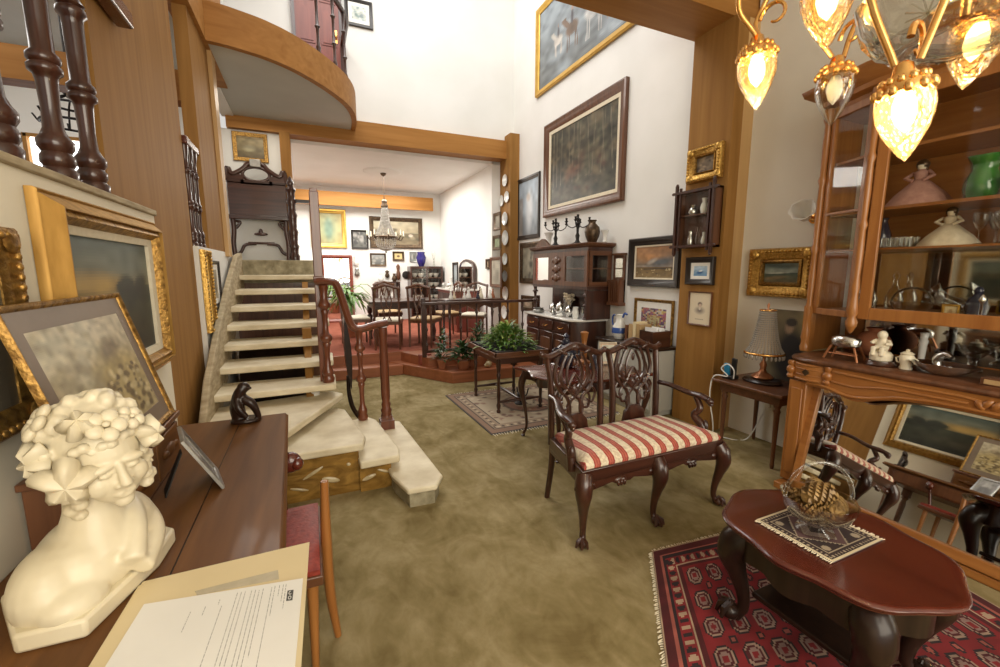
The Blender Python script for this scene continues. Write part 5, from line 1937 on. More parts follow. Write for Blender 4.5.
# ------------------------------------------------------------------ pictures on the right wall
def horses():
    a = Art(90, 46, (.22, .25, .27)); a.grad((.26, .30, .33), (.16, .17, .17))
    a.scatter(30, [(.30, .34, .37), (.18, .20, .21)], .09, op=.5)
    for x, c, s in ((.62, (.42, .41, .39), 1.0), (.40, (.16, .11, .08), .8), (.80, (.30, .22, .16), .8), (.24, (.45, .42, .38), .6)):
        y = .55
        a.blob(x, y, .085 * s, .10 * s, c, 0, .2)
        a.blob(x - .085 * s, y - .13 * s, .03 * s, .10 * s, c, -.5, .2)
        a.blob(x - .115 * s, y - .20 * s, .035 * s, .035 * s, c, .5, .2)
        for dx in (-.055, -.035, .045, .065): a.line(x + dx * s, y + .06 * s, x + dx * s * 1.2, y + .30 * s, .006 * s, c)
        a.blob(x, y - .16 * s, .02 * s, .10 * s, (.10, .09, .10), 0, .2); a.blob(x, y - .29 * s, .014 * s, .03 * s, (.35, .22, .16), 0, .2)
    return a.noise(.35, 20)


picture('wide horse riders painting in a plain gold frame, topmost on the tall white wall', 'right', 3.55, None, horses(), .085, .05, 'gold_flat', loc=(3.55, 5.29, 4.32), size=(2.45, 1.28))


def forest():
    a = Art(70, 60, (.055, .05, .035))
    a.scatter(120, [(.085, .08, .05), (.035, .035, .025), (.10, .085, .055), (.13, .10, .06)], .06, op=.6)
    for i in range(12):
        x = .05 + .08 * i + .03 * math.sin(i * 5); a.line(x, .02, x + .05 * math.sin(i * 3), .75, .008, (.15, .13, .09), .6)
    a.blob(.40, .60, .11, .08, (.13, .055, .03), -.3, .6, .8); a.blob(.30, .66, .035, .08, (.12, .06, .035), .3, .5, .7); a.blob(.52, .46, .05, .08, (.10, .06, .04), 0, .5, .7)
    a.scatter(16, [(.13, .11, .07), (.09, .05, .035)], .025, (.15, .35, .85, .9), 1.3, .6)
    return a.noise(.5, 24)


picture('big dark forest hunting scene in a brown wood frame with cream liner', 'right', 3.55, [(545.6, 128.7), (627.9, 76.8), (626.7, 199.6), (546.8, 218.3)], forest(), .12, .06, 'walnut', 'mount_cream', .045,
        step=[(0, 0), (0, -.05), (.02, -.06), (.05, -.045), (.07, -.05), (.12, -.02), (.12, -.004)])
a = Art(24, 44, (.30, .36, .42)); a.grad((.36, .44, .52), (.22, .24, .26)); a.blob(.55, .55, .16, .34, (.52, .54, .56), .05, .4).blob(.5, .3, .1, .07, (.45, .40, .36), 0, .4); a.rect(0, .3, .2, 1, (.30, .26, .22), .6); a.noise(.3, 9)
picture('tall blue toned painting in a dark frame beside the wooden post with plates', 'right', 3.55, [(517.8, 181), (540, 171.5), (541, 236), (518, 241.7)], a, .07, .035, 'black_frame')
a = Art(24, 28, (.20, .18, .13)); a.blob(.5, .5, .3, .35, (.30, .27, .20), 0, .5).scatter(12, [(.10, .09, .07)], .1); a.noise(.3, 8)
picture('dull brown framed painting hung directly below the tall blue one', 'right', 3.55, [(521, 242.5), (541, 241.5), (541, 283), (521, 284)], a, .09, .035, 'bronze')
a = Art(18, 14, (.25, .2, .14)); a.blob(.5, .6, .3, .2, (.45, .35, .25)); a.noise(.3, 6)
picture('small dark framed picture low on the wall just above the marble sideboard end', 'right', 3.55, [(522, 296), (534, 295), (534, 310), (522, 312)], a, .06, .025, 'bronze')


def storm():
    a = Art(60, 44, (.3, .25, .2)); a.grad((.34, .16, .06), (.22, .17, .12), 0, .6)
    a.blob(.35, .3, .4, .2, (.44, .22, .09), .3, .5, .8); a.blob(.7, .5, .35, .13, (.11, .12, .13), -.2, .5, .9); a.blob(.45, .47, .14, .06, (.45, .40, .34), -.6, .4, .7)
    a.grad((.16, .10, .04), (.27, .19, .09), .66, 1)
    a.line(.25, .72, 1, .70, .02, (.07, .05, .035)); a.scatter(20, [(.12, .08, .05), (.50, .40, .22)], .03, (0, .72, 1, 1), .6)
    return a.noise(.25, 14)


picture('stormy orange sky landscape in a wide black frame beside the column', 'right', 3.55, [(631, 240), (681.5, 233.8), (682.3, 287.5), (630.5, 286.5)], storm(), .085, .05, 'black_frame', 'mount_cream', .018)


def mosaic():
    a = Art(48, 48, (.30, .18, .14))
    r = random.Random(8)
    for i in range(16):
        for j in range(16):
            c = r.choice([(.30, .10, .16), (.12, .08, .12), (.55, .42, .16), (.40, .16, .12), (.50, .46, .40), (.22, .12, .22)])
            if 3 < i < 12 and 3 < j < 13: c = r.choice([(.55, .44, .20), (.45, .36, .18), (.40, .20, .10), (.55, .5, .3)])
            a.rect(i / 16, j / 16, (i + 1) / 16, (j + 1) / 16, c)
    return a.noise(.3, 20)


picture('colourful patchwork print with wide white mount in an olive gold frame', 'right', 3.55, [(634.4, 299), (674.8, 299), (673, 345), (636, 345)], mosaic(), .035, .03, 'gold_dark', 'mount_white', .07)
a = Art(26, 20, (.16, .12, .08)); a.scatter(16, [(.30, .22, .14), (.07, .05, .04)], .12); a.noise(.4, 8)
picture('small ornate gilt picture, topmost of the column of frames on the wooden pillar', 'right', 3.47, [(689.5, 152), (725, 141), (724, 176), (690, 185.6)], a, .075, .05, 'gold', ornate=.032, inner=(.015, 'gold_dark'))
a = Art(26, 22, (.30, .48, .62)); a.grad((.5, .62, .72), (.10, .26, .46)); a.blob(.45, .65, .25, .14, (.04, .12, .28), -.3, .3).blob(.5, .5, .14, .08, (.75, .8, .82), -.3, .3); a.noise(.2, 7)
picture('small blue wave picture in a broad black frame on the wooden pillar', 'right', 3.47, [(687.5, 258), (716.4, 256), (715, 285), (687.5, 284.5)], a, .055, .035, 'black_frame', 'mount_white', .03)
a = Art(30, 42, (.70, .60, .44)); a.blob(.5, .56, .20, .10, (.20, .16, .14), 0, .5, .8).blob(.5, .36, .10, .07, (.14, .10, .08), 0, .3).blob(.51, .40, .07, .06, (.58, .44, .34), 0, .25).blob(.5, .50, .05, .05, (.66, .58, .46), 0, .3); a.line(.3, .85, .7, .85, .008, (.4, .33, .24))
picture('little engraved portrait print in a thin wood frame, lowest on the wooden pillar', 'right', 3.47, [(689, 292), (713, 291), (711.5, 326), (689, 325)], a, .014, .02, 'walnut')


def marine():
    a = Art(50, 34, (.12, .16, .14)); a.grad((.20, .27, .25), (.28, .32, .28), 0, .5); a.blob(.4, .15, .5, .12, (.10, .14, .13), .1, .5)
    a.grad((.06, .10, .08), (.14, .12, .06), .5, 1); a.blob(.35, .52, .3, .03, (.50, .52, .46), -.05, .5); a.blob(.3, .78, .35, .08, (.22, .16, .08), -.2, .5); a.line(.28, .4, .28, .52, .008, (.5, .48, .4))
    return a.noise(.25, 10)


picture('dark seascape in a heavy ornate gilt frame on the wall above the side table', 'right', 3.75, [(752, 250), (817, 246), (816, 298.5), (751, 296)], marine(), .10, .06, 'gold', ornate=.035, inner=(.03, 'gold_dark'))

# glazed hanging cabinet with crossed stick corners
P = [Xp(3.47, *q) for q in ((684, 191), (726, 187), (726, 249.5), (685, 252))]
yc, w_, z0_, h_ = (P[0].y + P[1].y) / 2, abs(P[0].y - P[1].y), (P[2].z + P[3].z) / 2, (P[0].z - P[3].z)
t = thing('hanging_cabinet', 'dark glazed hanging cabinet with crossed stick corners on the wooden pillar', 'wall cabinet', (3.468, yc, z0_), FACE['right'])
w2 = w_ / 2 - .02
b = B().box(-w2, w2, -.10, 0, .03, .05).box(-w2, w2, -.10, 0, h_ - .05, h_ - .03).box(-w2, -w2 + .02, -.10, 0, .03, h_ - .03).box(w2 - .02, w2, -.10, 0, .03, h_ - .03).box(-w2, w2, -.012, 0, .03, h_ - .03)
b.obj('case', 'walnut', t)
b = B()
for s in (-1, 1):
    b.box(s * (w2 - .005) - .012, s * (w2 - .005) + .012, -.125, -.10, -.03, h_ + .03)
    b.box(s * (w2 - .05) - .009, s * (w2 - .05) + .009, -.12, -.10, .0, h_)
    b.sph((s * (w2 - .005), -.112, h_ + .035), .014, 8).sph((s * (w2 - .005), -.112, -.035), .014, 8)
for z in (.045, h_ - .045):
    b.box(-w2 - .035, w2 + .035, -.128, -.104, z - .012, z + .012)
    b.sph((-w2 - .04, -.115, z), .014, 8).sph((w2 + .04, -.115, z), .014, 8)
b.obj('stick_frame', 'mahogany', t)
B().box(-w2 + .04, w2 - .04, -.108, -.105, .05, h_ - .05).obj('glass_pane', 'clear_pane', t)
B().box(-w2 + .02, w2 - .02, -.095, -.012, h_ * .55, h_ * .55 + .012).obj('shelf', 'walnut_x', t)
for k, (x, z, r, hh, m_) in enumerate(((-.07, .05, .03, .14, 'silver'), (.02, .05, .025, .17, 'crystal_thin'), (.09, .05, .03, .12, 'ceramic_white'), (.07, h_ * .55 + .012, .04, .14, 'ceramic_white'), (-.06, h_ * .55 + .012, .045, .09, 'silver'))):
    o = B().lathe([(r * .7, 0), (r, hh * .3), (r * .8, hh * .6), (r * .5, hh * .75), (r * .7, hh), (0, hh)], (0, 0, 0), 14).obj(['cup', 'glass', 'jar', 'jug', 'bowl'][k], m_)
    tag(o, ['silver cup at the lower near corner inside the hanging glazed cabinet', 'small clear glass inside the hanging glazed cabinet', 'white jar on the lower level inside the hanging glazed cabinet', 'white jug on the upper shelf inside the hanging glazed cabinet', 'silver bowl on the upper shelf inside the hanging glazed cabinet'][k], ['cup', 'glass', 'jar', 'jug', 'bowl'][k], None, (3.468 - .055, yc - x, z0_ + z))
# wall shelf with little mirror
t = thing('wall_shelf', 'narrow wooden wall shelf with small mirror and slatted lower part', 'wall shelf', (3.548, 4.30, 1.14), FACE['right'])
B().box(-.105, .105, -.02, 0, 0, .60).box(-.12, .12, -.05, 0, .60, .625).box(-.12, .12, -.10, 0, -.02, .02).box(-.105, -.085, -.09, 0, 0, .3).box(.085, .105, -.09, 0, 0, .3).obj('body', 'walnut', t)
B().box(-.07, .07, -.024, -.02, .33, .56).obj('mirror', 'mirror_old', t)
b = B()
for k in range(5): b.box(-.075 + .0375 * k - .009, -.075 + .0375 * k + .009, -.09, -.08, .02, .29)
b.obj('slats', 'walnut', t)


# ------------------------------------------------------------------ sideboard with hutch
t = thing('sideboard', 'dark carved sideboard with pale marble top and glazed upper hutch against the white wall', 'sideboard', (3.28, 5.2, 0))
y0, y1, xf = 4.50, 5.86, 3.02
B().prism([(xf + .03, y0 + .12), (xf + .14, y0 + .03), (3.54, y0 + .03), (3.54, y1 - .03), (xf + .03, y1 - .03)], .08, .90).obj('body', 'mahogany', t)
B().prism([(xf, y0 + .11), (xf + .13, y0), (3.545, y0), (3.545, y1), (xf, y1)], 0, .08).obj('plinth', 'mahogany_x', t)
B().prism([(xf - .02, y0 + .09), (xf + .12, y0 - .02), (3.546, y0 - .02), (3.546, y1 + .02), (xf - .02, y1 + .02)], .90, .93).obj('marble_top', 'marble', t, 'pale veined marble top', bev=.008)
for k in range(3):
    ya = y0 + .15 + k * .40
    d = B().box(xf + .01, xf + .032, ya, ya + .37, .14, .70).obj('door', 'mahogany', t, bev=.008)
    B().box(xf, xf + .012, ya + .06, ya + .31, .22, .62).obj('door_panel', 'walnut', d, bev=.01)
    d = B().box(xf + .01, xf + .032, ya, ya + .37, .73, .87).obj('drawer', 'mahogany_x', t, bev=.008)
    B().tube(spline([(xf + .01, ya + .13, .80), (xf - .01, ya + .15, .785), (xf - .01, ya + .22, .785), (xf + .01, ya + .24, .80)], 4), .006, 6).obj('drawer_handle', 'brass', d)
hx = 3.16
B().box(3.51, 3.545, y0 - .04, y1, .93, 1.86).obj('back_panel', 'mahogany', t)
for y in (y0 - .02, y1 - .04):
    B().turned((hx + .03, y + .02, .93), (hx + .03, y + .02, 1.32), BAL, 12).obj('hutch_column', 'mahogany', t)
B().box(3.36, 3.38, y0 - .04, y0 - .02, .93, 1.32).box(3.16, 3.52, y0 - .05, y0 - .02, .93, 1.30).obj('end_panel', 'mahogany', t)
b = B().box(hx, 3.53, y0 - .06, y1, 1.31, 1.35).box(hx, 3.53, y0 - .06, y1, 1.80, 1.84)
b.obj('hutch_case', 'mahogany', t)
def hdoor(ya, yb, fill, nm, xx=hx):
    b = B().box(xx - .005, xx + .02, ya, ya + .06, 1.35, 1.80).box(xx - .005, xx + .02, yb - .06, yb, 1.35, 1.80).box(xx - .004, xx + .019, ya + .06, yb - .06, 1.35, 1.41).box(xx - .004, xx + .019, ya + .06, yb - .06, 1.74, 1.80)
    d = b.obj('hutch_door', 'walnut', t)
    B().box(xx + .004, xx + .008, ya + .05, yb - .05, 1.40, 1.75).obj(nm, fill, d)
hdoor(y0 - .05, y0 + .52, 'clear_pane', 'glass_pane')
hdoor(y0 + .84, y1, 'mirror', 'mirror_pane')
d = B().box(hx - .005, hx + .02, y0 + .52, y0 + .84, 1.35, 1.80).obj('carved_panel', 'walnut', t)
b = B()
for z in (1.45, 1.57, 1.69): b.sph((hx - .01, y0 + .68, z), (.015, .07, .055), 12).sph((hx - .012, y0 + .60, z), (.012, .03, .03), 8).sph((hx - .012, y0 + .76, z), (.012, .03, .03), 8)
b.obj('carving', 'walnut', d)
b = B().box(hx + .026, 3.52, y0 - .062, y0 - .045, 1.352, 1.41).box(hx + .026, 3.52, y0 - .062, y0 - .045, 1.74, 1.798).box(hx + .026, hx + .07, y0 - .062, y0 - .045, 1.41, 1.74).box(3.46, 3.52, y0 - .062, y0 - .045, 1.41, 1.74)
d = b.obj('end_window', 'walnut_x', t)
B().box(hx + .06, 3.47, y0 - .055, y0 - .051, 1.40, 1.75).obj('glass_pane', 'clear_pane', d)
B().box(hx + .02, 3.5, y0 + .0, y1 - .03, 1.57, 1.585).obj('inner_shelf', 'walnut', t)
bb = B(); rs = bb.rings([[(hx - k, y0 - .06 - k, z), (3.545, y0 - .06 - k, z), (3.545, y1 + k, z), (hx - k, y1 + k, z)] for k, z in ((0, 1.84), (.04, 1.86), (.05, 1.89), (.02, 1.90))])
bb.bm.faces.new(rs[0]); bb.bm.faces.new(rs[-1])
yy = np.linspace(y0 + .78, y1 - .05, 16)
bb.prism([(yy[0], 1.895)] + [(y, 1.90 + .11 * math.sin(PI * i / 15) ** 2) for i, y in enumerate(yy)] + [(yy[-1], 1.895)], hx - .03, hx + .0, 'yz')
bb.obj('cornice', 'walnut', t)
rebase(t)


def candelabra(loc, label):
    t = thing('candelabra', label, 'candelabra', loc)
    t.scale = (1.2,) * 3
    b = B().lathe([(.07, 0), (.075, .012), (.03, .03), (.018, .06), (.026, .10), (.014, .13), (.016, .22), (.03, .235), (.012, .26)], (0, 0, 0), 14)
    b.obj('base', 'iron', t)
    b = B()
    for k in range(4):
        a = PI / 4 + PI / 2 * k
        d = Vector((math.cos(a), math.sin(a), 0))
        b.tube(spline([Vector((0, 0, .22)), d * .06 + Vector((0, 0, .19)), d * .12 + Vector((0, 0, .22)), d * .13 + Vector((0, 0, .26))], 4), .006, 6)
        b.lathe([(.010, .25), (.022, .265), (.010, .27), (.014, .30), (0, .30)], d * .13, 10)
    b.lathe([(.010, .25), (.024, .29), (.012, .30), (.015, .335), (0, .335)], (0, 0, 0), 10)
    b.obj('branches', 'iron', t)


candelabra((3.33, 5.50, 1.901), 'black five branch candelabra at the mirrored end on top of the sideboard')
candelabra((3.36, 4.98, 1.901), 'black candelabra beside the dark round vase on the sideboard')
VASE = [(.05, 0), (.06, .01), (.10, .10), (.115, .17), (.10, .24), (.05, .29), (.045, .31), (.062, .34), (.05, .34), (0, .3)]
tag(B().lathe(VASE, (0, 0, 0), 20).obj('vase', 'bronze'), 'dark round patterned vase on the sideboard top beside the candelabra', 'vase', None, (3.40, 4.70, 1.901)).scale = (.88,) * 3
b = B().lathe([(.03, 0), (.05, .02), (.03, .05), (.04, .14), (.07, .22), (.064, .22), (0, .12)], (0, 0, 0), 18, wob=lambda a, i: 1 + .06 * math.cos(8 * a) * (i > 3))
o = b.obj('glass_vase', 'frosted_white'); tag(o, 'pale trumpet vase at the mirrored end of the sideboard top', 'vase', None, (3.36, 5.74, 1.901))
o = o.copy(); COL.objects.link(o); tag(o, 'pale trumpet vase near the open end of the sideboard top', 'vase', None, (3.44, 4.49, 1.901)); o.scale = (.7, .7, .7)
# silver and flowers on the marble
TEA = [(.03, 0), (.04, .01), (.03, .02), (.055, .06), (.06, .10), (.04, .14), (.03, .155), (.012, .17), (.014, .185), (0, .19)]


def teapot(loc, s_, label):
    t = thing('teapot', label, 'teapot', loc); t.scale = (s_,) * 3
    B().lathe(TEA, (0, 0, 0), 18).obj('body', 'silver', t)
    B().tube(spline([(0, -.05, .05), (0, -.09, .08), (0, -.11, .14)], 4), lerp_list([.014, .010, .007], 9), 8).obj('spout', 'silver', t)
    B().tube(spline([(0, .05, .12), (0, .10, .13), (0, .11, .08), (0, .055, .05)], 4), .006, 6).obj('handle', 'black_wood', t)


MZ = .9305
teapot((3.15, 5.05, MZ), 1.1, 'silver teapot in the middle of the marble sideboard top')
teapot((3.17, 4.86, MZ), .9, 'smaller silver teapot next to the flower vase on the marble')
teapot((3.20, 5.32, MZ), .9, 'silver teapot towards the mirrored end of the marble top')
for k, (x, y, h, r, m_, nm, lab) in enumerate(((3.12, 5.60, .07, .09, 'pewter', 'dish', 'low pewter dish at the far corner of the marble top'), (3.13, 5.22, .09, .035, 'silver', 'sugar_bowl', 'silver sugar bowl between two teapots on the marble'), (3.16, 4.68, .15, .045, 'ceramic_white', 'jug', 'white jug near the open end of the marble top'), (3.30, 4.62, .10, .04, 'dark_glaze', 'cup', 'dark cup behind the white jug on the marble'), (3.10, 4.97, .05, .05, 'ceramic_white', 'saucer', 'white saucer at the marble front edge'), (3.35, 5.18, .16, .03, 'crystal_thin', 'decanter', 'clear decanter behind the silver teapots'), (3.36, 4.80, .13, .035, 'silver', 'cup', 'tall silver cup behind the flower vase'))):
    o = B().lathe([(r * .6, 0), (r * .9, h * .15), (r, h * .5), (r * .7, h * .8), (r * .85, h), (0, h * .9)], (0, 0, 0), 16).obj(nm, m_)
    tag(o, lab, nm.replace('_', ' '), None, (x, y, MZ))
t = thing('flower_vase', 'slim vase of pale dried flowers among the silver on the sideboard', 'vase', (3.25, 4.98, MZ))
B().lathe([(.03, 0), (.035, .02), (.02, .08), (.03, .14), (.024, .14), (0, .08)], (0, 0, 0), 14).obj('vase', 'ceramic_white', t)
b = B(); r = random.Random(2)
for k in range(22):
    a, q = r.random() * 6.28, r.random() * .07
    p = Vector((q * math.cos(a), q * math.sin(a), .22 + r.random() * .09))
    b.tube([(0, 0, .13), p], .002, 4); b.sph(p, (.02, .02, .016), 8)
b.obj('flowers', 'gauze', t)
a = Art(18, 22, (.55, .5, .42)); a.blob(.5, .5, .3, .3, (.30, .24, .18)); a.noise(.3, 6)
t = thing('photo_frame', 'silver framed photograph standing at the back of the marble sideboard', 'photo frame', (3.44, 5.30, MZ), FACE['right'])
b = B(); moulding(b, .2, .25, [(0, 0), (0, -.012), (.02, -.016), (.025, -.003)]); b.obj('frame', 'silver', t); canvas('photograph', a, .15, .2, t, -.004, (0, 0, .025), 'glazed_print')

# ------------------------------------------------------------------ low grey cabinet between sideboard and column
t = thing('cabinet', 'low grey painted cabinet with dark top between sideboard and wooden column', 'cabinet', (3.36, 3.76, 0))
B().box(3.19, 3.54, 3.30, 4.22, .06, .72).box(3.22, 3.54, 3.33, 4.19, 0, .06).obj('body', 'grey_paint', t, bev=.006)
for y in (3.31, 3.77): B().box(3.178, 3.19, y, y + .44, .09, .70).obj('door', 'grey_paint', t, bev=.005)
B().box(3.16, 3.545, 3.285, 4.24, .72, .75).obj('top', 'black_wood', t, bev=.005)
rebase(t)
t = thing('basket', 'dark lidless box of papers on the grey cabinet next to the column', 'box', (3.33, 3.43, .7505))
B().box(-.12, .12, -.10, .10, 0, .015).box(-.12, .12, -.10, -.085, .015, .17).box(-.12, .12, .085, .10, .015, .17).box(-.12, -.105, -.085, .085, .015, .17).box(.105, .12, -.085, .085, .015, .17).obj('box', 'mahogany_x', t)
b = B()
for k in range(6): b.obox((-.07 + .028 * k, 0, .11), (.004, .15, .19 - .01 * (k % 3)), (0, .15 * math.sin(k * 2.3), 0))
b.obj('papers', 'paper_white', t)
for k, (y, w_, h_, m_, lab) in enumerate(((3.60, .05, .22, 'book_tan', 'tan book next to the dark box on the grey cabinet'), (3.66, .045, .24, 'folder_cream', 'cream spined book between two tan books on the grey cabinet'), (3.72, .06, .21, 'book_tan', 'thick tan book at the far end of the short row'), (3.79, .04, .19, 'walnut', 'dark brown book leaning at the end of the row'))):
    t = thing('book', lab, 'book', (3.33, y, .7505), group='books on the grey cabinet')
    B().box(-.08, .08, -w_ / 2, -w_ / 2 + .004, 0, h_).box(-.08, .08, w_ / 2 - .004, w_ / 2, 0, h_).box(-.084, -.08, -w_ / 2, w_ / 2, 0, h_).obj('cover', m_, t)
    B().box(-.079, .076, -w_ / 2 + .004, w_ / 2 - .004, .004, h_ - .005).obj('pages', 'paper_white', t)
t = thing('pitcher', 'blue and white china pitcher with dark curved handle on the grey cabinet', 'pitcher', (3.31, 3.98, .7505))
B().lathe([(.05, 0), (.06, .01), (.085, .08), (.08, .15), (.045, .21), (.05, .27), (.058, .29), (.05, .29), (0, .24)], (0, 0, 0), 20).obj('body', 'ceramic_white', t)
B().lathe([(.0875, .075), (.089, .09), (.087, .12), (.0835, .14)], (0, 0, 0), 20, cap=False).lathe([(.056, .012), (.068, .03)], (0, 0, 0), 20, cap=False).obj('blue_band', 'blue_glaze', t, 'cobalt blue painted band')
B().tube(spline([(0, .05, .27), (0, .12, .27), (0, .13, .18), (0, .075, .12)], 5), .010, 8).tube(spline([(0, -.05, .26), (0, -.08, .31), (0, -.12, .30)], 4), .012, 8).obj('handle', 'blue_glaze', t)
t = thing('toast_rack', 'little clear bottles crate on the grey cabinet behind the books', 'rack', (3.46, 3.66, .7505))
B().box(-.05, .05, -.14, .14, 0, .08).obj('crate', 'walnut_x', t)
for k in range(4): B().lathe([(.022, .08), (.022, .22), (.010, .26), (.010, .30)], (0, -.10 + .066 * k, 0), 10).obj('bottle', 'crystal_thin', t)

# ------------------------------------------------------------------ serpentine side table behind the settee
t = thing('side_table', 'reddish serpentine topped table on thin cabriole legs behind the settee', 'table', (2.2, 3.12, 0))
zt = .665
def serp(k):
    o = []
    for (xa, ya), (xb, yb) in (((-.5, -.36), (.5, -.36)), ((.5, -.36), (.5, .38)), ((.5, .38), (-.5, .38)), ((-.5, .38), (-.5, -.36))):
        for i in range(12):
            f = i / 12
            x, y = xa + (xb - xa) * f, ya + (yb - ya) * f
            q = .03 * math.cos(4 * PI * f) - .02
            L = math.hypot(x, y)
            nx, ny = ((0, -1) if ya == yb == -.36 else (0, 1) if ya == yb else (1, 0) if xa > 0 else (-1, 0))
            o.append((x * (1 + k) + nx * q, y * (1 + k) + ny * q))
    return o
b = B(); rs = b.rings([[(x, y, z) for x, y in serp(k)] for k, z in ((-.04, zt - .028), (0, zt - .022), (.01, zt - .01), (-.01, zt), )], smooth=True)
b.bm.faces.new(rs[0]); b.bm.faces.new(rs[-1]); b.obj('table_top', 'mahogany_red', t)
b = B(); rs = b.rings([[(x * .88, y * .86, z - (.02 * abs(math.sin(i * .5)) if z < .6 else 0)) for i, (x, y) in enumerate(serp(0))] for z in (zt - .026, zt - .10)])
b.bm.faces.new(rs[0]); b.bm.faces.new(rs[1]); b.obj('apron', 'mahogany', t)
for sx in (-1, 1):
    for sy in (-1, 1):
        b = B(); cabriole(b, sx * .42, sy * .29, 0, zt - .03, (sx * .7, sy * .7), .024, .05, False); b.obj('leg', 'mahogany', t)
def on_table(u, v, y): p = Yp(y, u, v); return (p.x, p.y, zt + .0005)
p = on_table(566, 350, 3.30)
t = thing('pot', 'black openwork metal pot with ring top on the reddish table', 'pot', p)
B().lathe([(.05, 0), (.07, .01), (.10, .06), (.11, .12), (.09, .18), (.05, .21), (.055, .23), (0, .23)], (0, 0, 0), 18).obj('body', 'dark_glaze', t)
B().lathe([(.03, .23), (.035, .25), (.02, .27), (.03, .29), (.0, .32)], (0, 0, 0), 12).obj('lid', 'dark_glaze', t)
for s in (-1, 1): B().tube(spline([(s * .09, 0, .18), (s * .14, 0, .17), (s * .14, 0, .10), (s * .105, 0, .09)], 4), .008, 6).obj('handle', 'dark_glaze', t)
p = on_table(584, 352, 3.36)
tag(B().lathe([(.06, 0), (.06, .02), (.025, .04), (.03, .10), (.045, .14), (.02, .18), (.03, .24), (.04, .30), (.02, .31), (0, .31)], (0, 0, 0), 14).obj('candlestick', 'oak'), 'turned brown wooden candlestick beside the black pot on the reddish table', 'candlestick', None, p)
p = on_table(609, 352, 3.22)
a = Art(22, 28, (.60, .42, .28)); a.rect(.1, .08, .9, .92, (.62, .60, .48)); a.rect(.22, .2, .78, .6, (.38, .42, .34), .8); a.noise(.25, 9)
t = thing('card_frame', 'small framed card with a peach border tilted on the reddish table', 'photo frame', p, rot=(math.radians(-12), 0, -.35))
b = B(); moulding(b, .17, .21, [(0, 0), (0, -.010), (.010, -.012), (.014, -.002)]); b.obj('frame', 'gauze', t); canvas('picture', a, .142, .182, t, -.004, (0, 0, .014))
p = on_table(596, 352, 3.12)
b = B().lathe([(.05, 0), (.055, .02), (.05, .09), (.02, .14), (0, .15)], (0, 0, 0), 18)
tag(b.obj('ornament', 'dark_glaze'), 'glossy dark domed ornament between candlestick and framed card', 'ornament', None, p)

# ------------------------------------------------------------------ plant table
t = thing('plant_table', 'small dark turned leg table holding a tray of bushy green plants', 'table', (2.06, 4.45, .0125))
zt = .63
b = B().box(-.33, .33, -.42, .42, zt - .02, zt)
for x in (-.33, .31): b.box(x, x + .02, -.42, .42, zt, zt + .045)
for y in (-.42, .40): b.box(-.33, .33, y, y + .02, zt, zt + .045)
b.obj('tray_top', 'walnut_x', t, bev=.004)
b = B()
for y in (-.36, .34): b.box(-.26, .26, y, y + .02, zt - .09, zt - .02)
for x in (-.27, .25): b.box(x, x + .02, -.36, .36, zt - .09, zt - .02)
b.obj('apron', 'mahogany_x', t)
TL = [(.020, 0), (.024, .03), (.014, .06), (.022, .10), (.024, .14), (.016, .18), (.02, .3), (.016, .6), (.024, .7), (.016, .73), (.024, .80), (.026, .84), (.026, 1)]
for sx in (-1, 1):
    for sy in (-1, 1): B().turned((sx * .26, sy * .35, 0), (sx * .26, sy * .35, zt - .02), TL, 12).obj('leg', 'mahogany', t)
b = B()
for y in (-.35, .35): b.turned((-.26, y, .12), (.26, y, .12), [(.012, 0), (.016, .3), (.022, .5), (.016, .7), (.012, 1)], 8)
b.turned((0, -.35, .12), (0, .35, .12), [(.012, 0), (.02, .5), (.012, 1)], 8)
b.obj('stretcher', 'mahogany_x', t)


def foliage(name, n, R, H, L, W, mat, seed, base=0.0, droop=.2, shape=1.0):
    b = B(); r = random.Random(seed)
    for k in range(n):
        a = r.random() * 6.283; q = math.sqrt(r.random()); z = r.random()
        p = Vector((q * R[0] * math.cos(a) * (1 - .55 * z * shape), q * R[1] * math.sin(a) * (1 - .55 * z * shape), base + H * z * (1 - .5 * q * q)))
        d = Vector((math.cos(a) * (.5 + q), math.sin(a) * (.5 + q), .9 - droop - q * .6 + r.random() * .4)) + Vector((r.random() - .5, r.random() - .5, r.random() - .5))
        b.leaf(p, d, Vector((0, 0, 1)), L * (.7 + .6 * r.random()), W * (.7 + .6 * r.random()))
    return b


t = thing('bushy_plant', 'spreading bright green leafy plants filling the tray of the small dark table', 'plant', (2.06, 4.45, .0125 + zt + .001))
B().box(-.29, .29, -.38, .38, 0, .05).obj('soil', 'black_matt', t)
foliage('foliage', 420, (.34, .42), .26, .10, .035, 'leaf_green', 3, .03).obj('foliage', 'leaf_green', t, noclean=True, stuff=True)
foliage('foliage', 240, (.32, .40), .27, .06, .03, 'leaf_lime', 9, .06).obj('pale_foliage', 'leaf_lime', t, noclean=True, stuff=True)
t = thing('iron_trivet', 'small black iron candle stand under the plant table on the Persian rug', 'stand', (2.17, 4.30, .0125))
b = B().lathe([(.07, 0), (.075, .01), (.02, .03), (.016, .10), (.05, .12), (.04, .13), (0, .13)], (0, 0, 0), 12)
b.obj('base', 'iron', t)
b = B()
for k in range(4):
    a = PI / 2 * k
    b.tube(spline([(0, 0, .10), (.07 * math.cos(a), .07 * math.sin(a), .09), (.10 * math.cos(a), .10 * math.sin(a), .17)], 4), .008, 6)
b.obj('branches', 'iron', t)

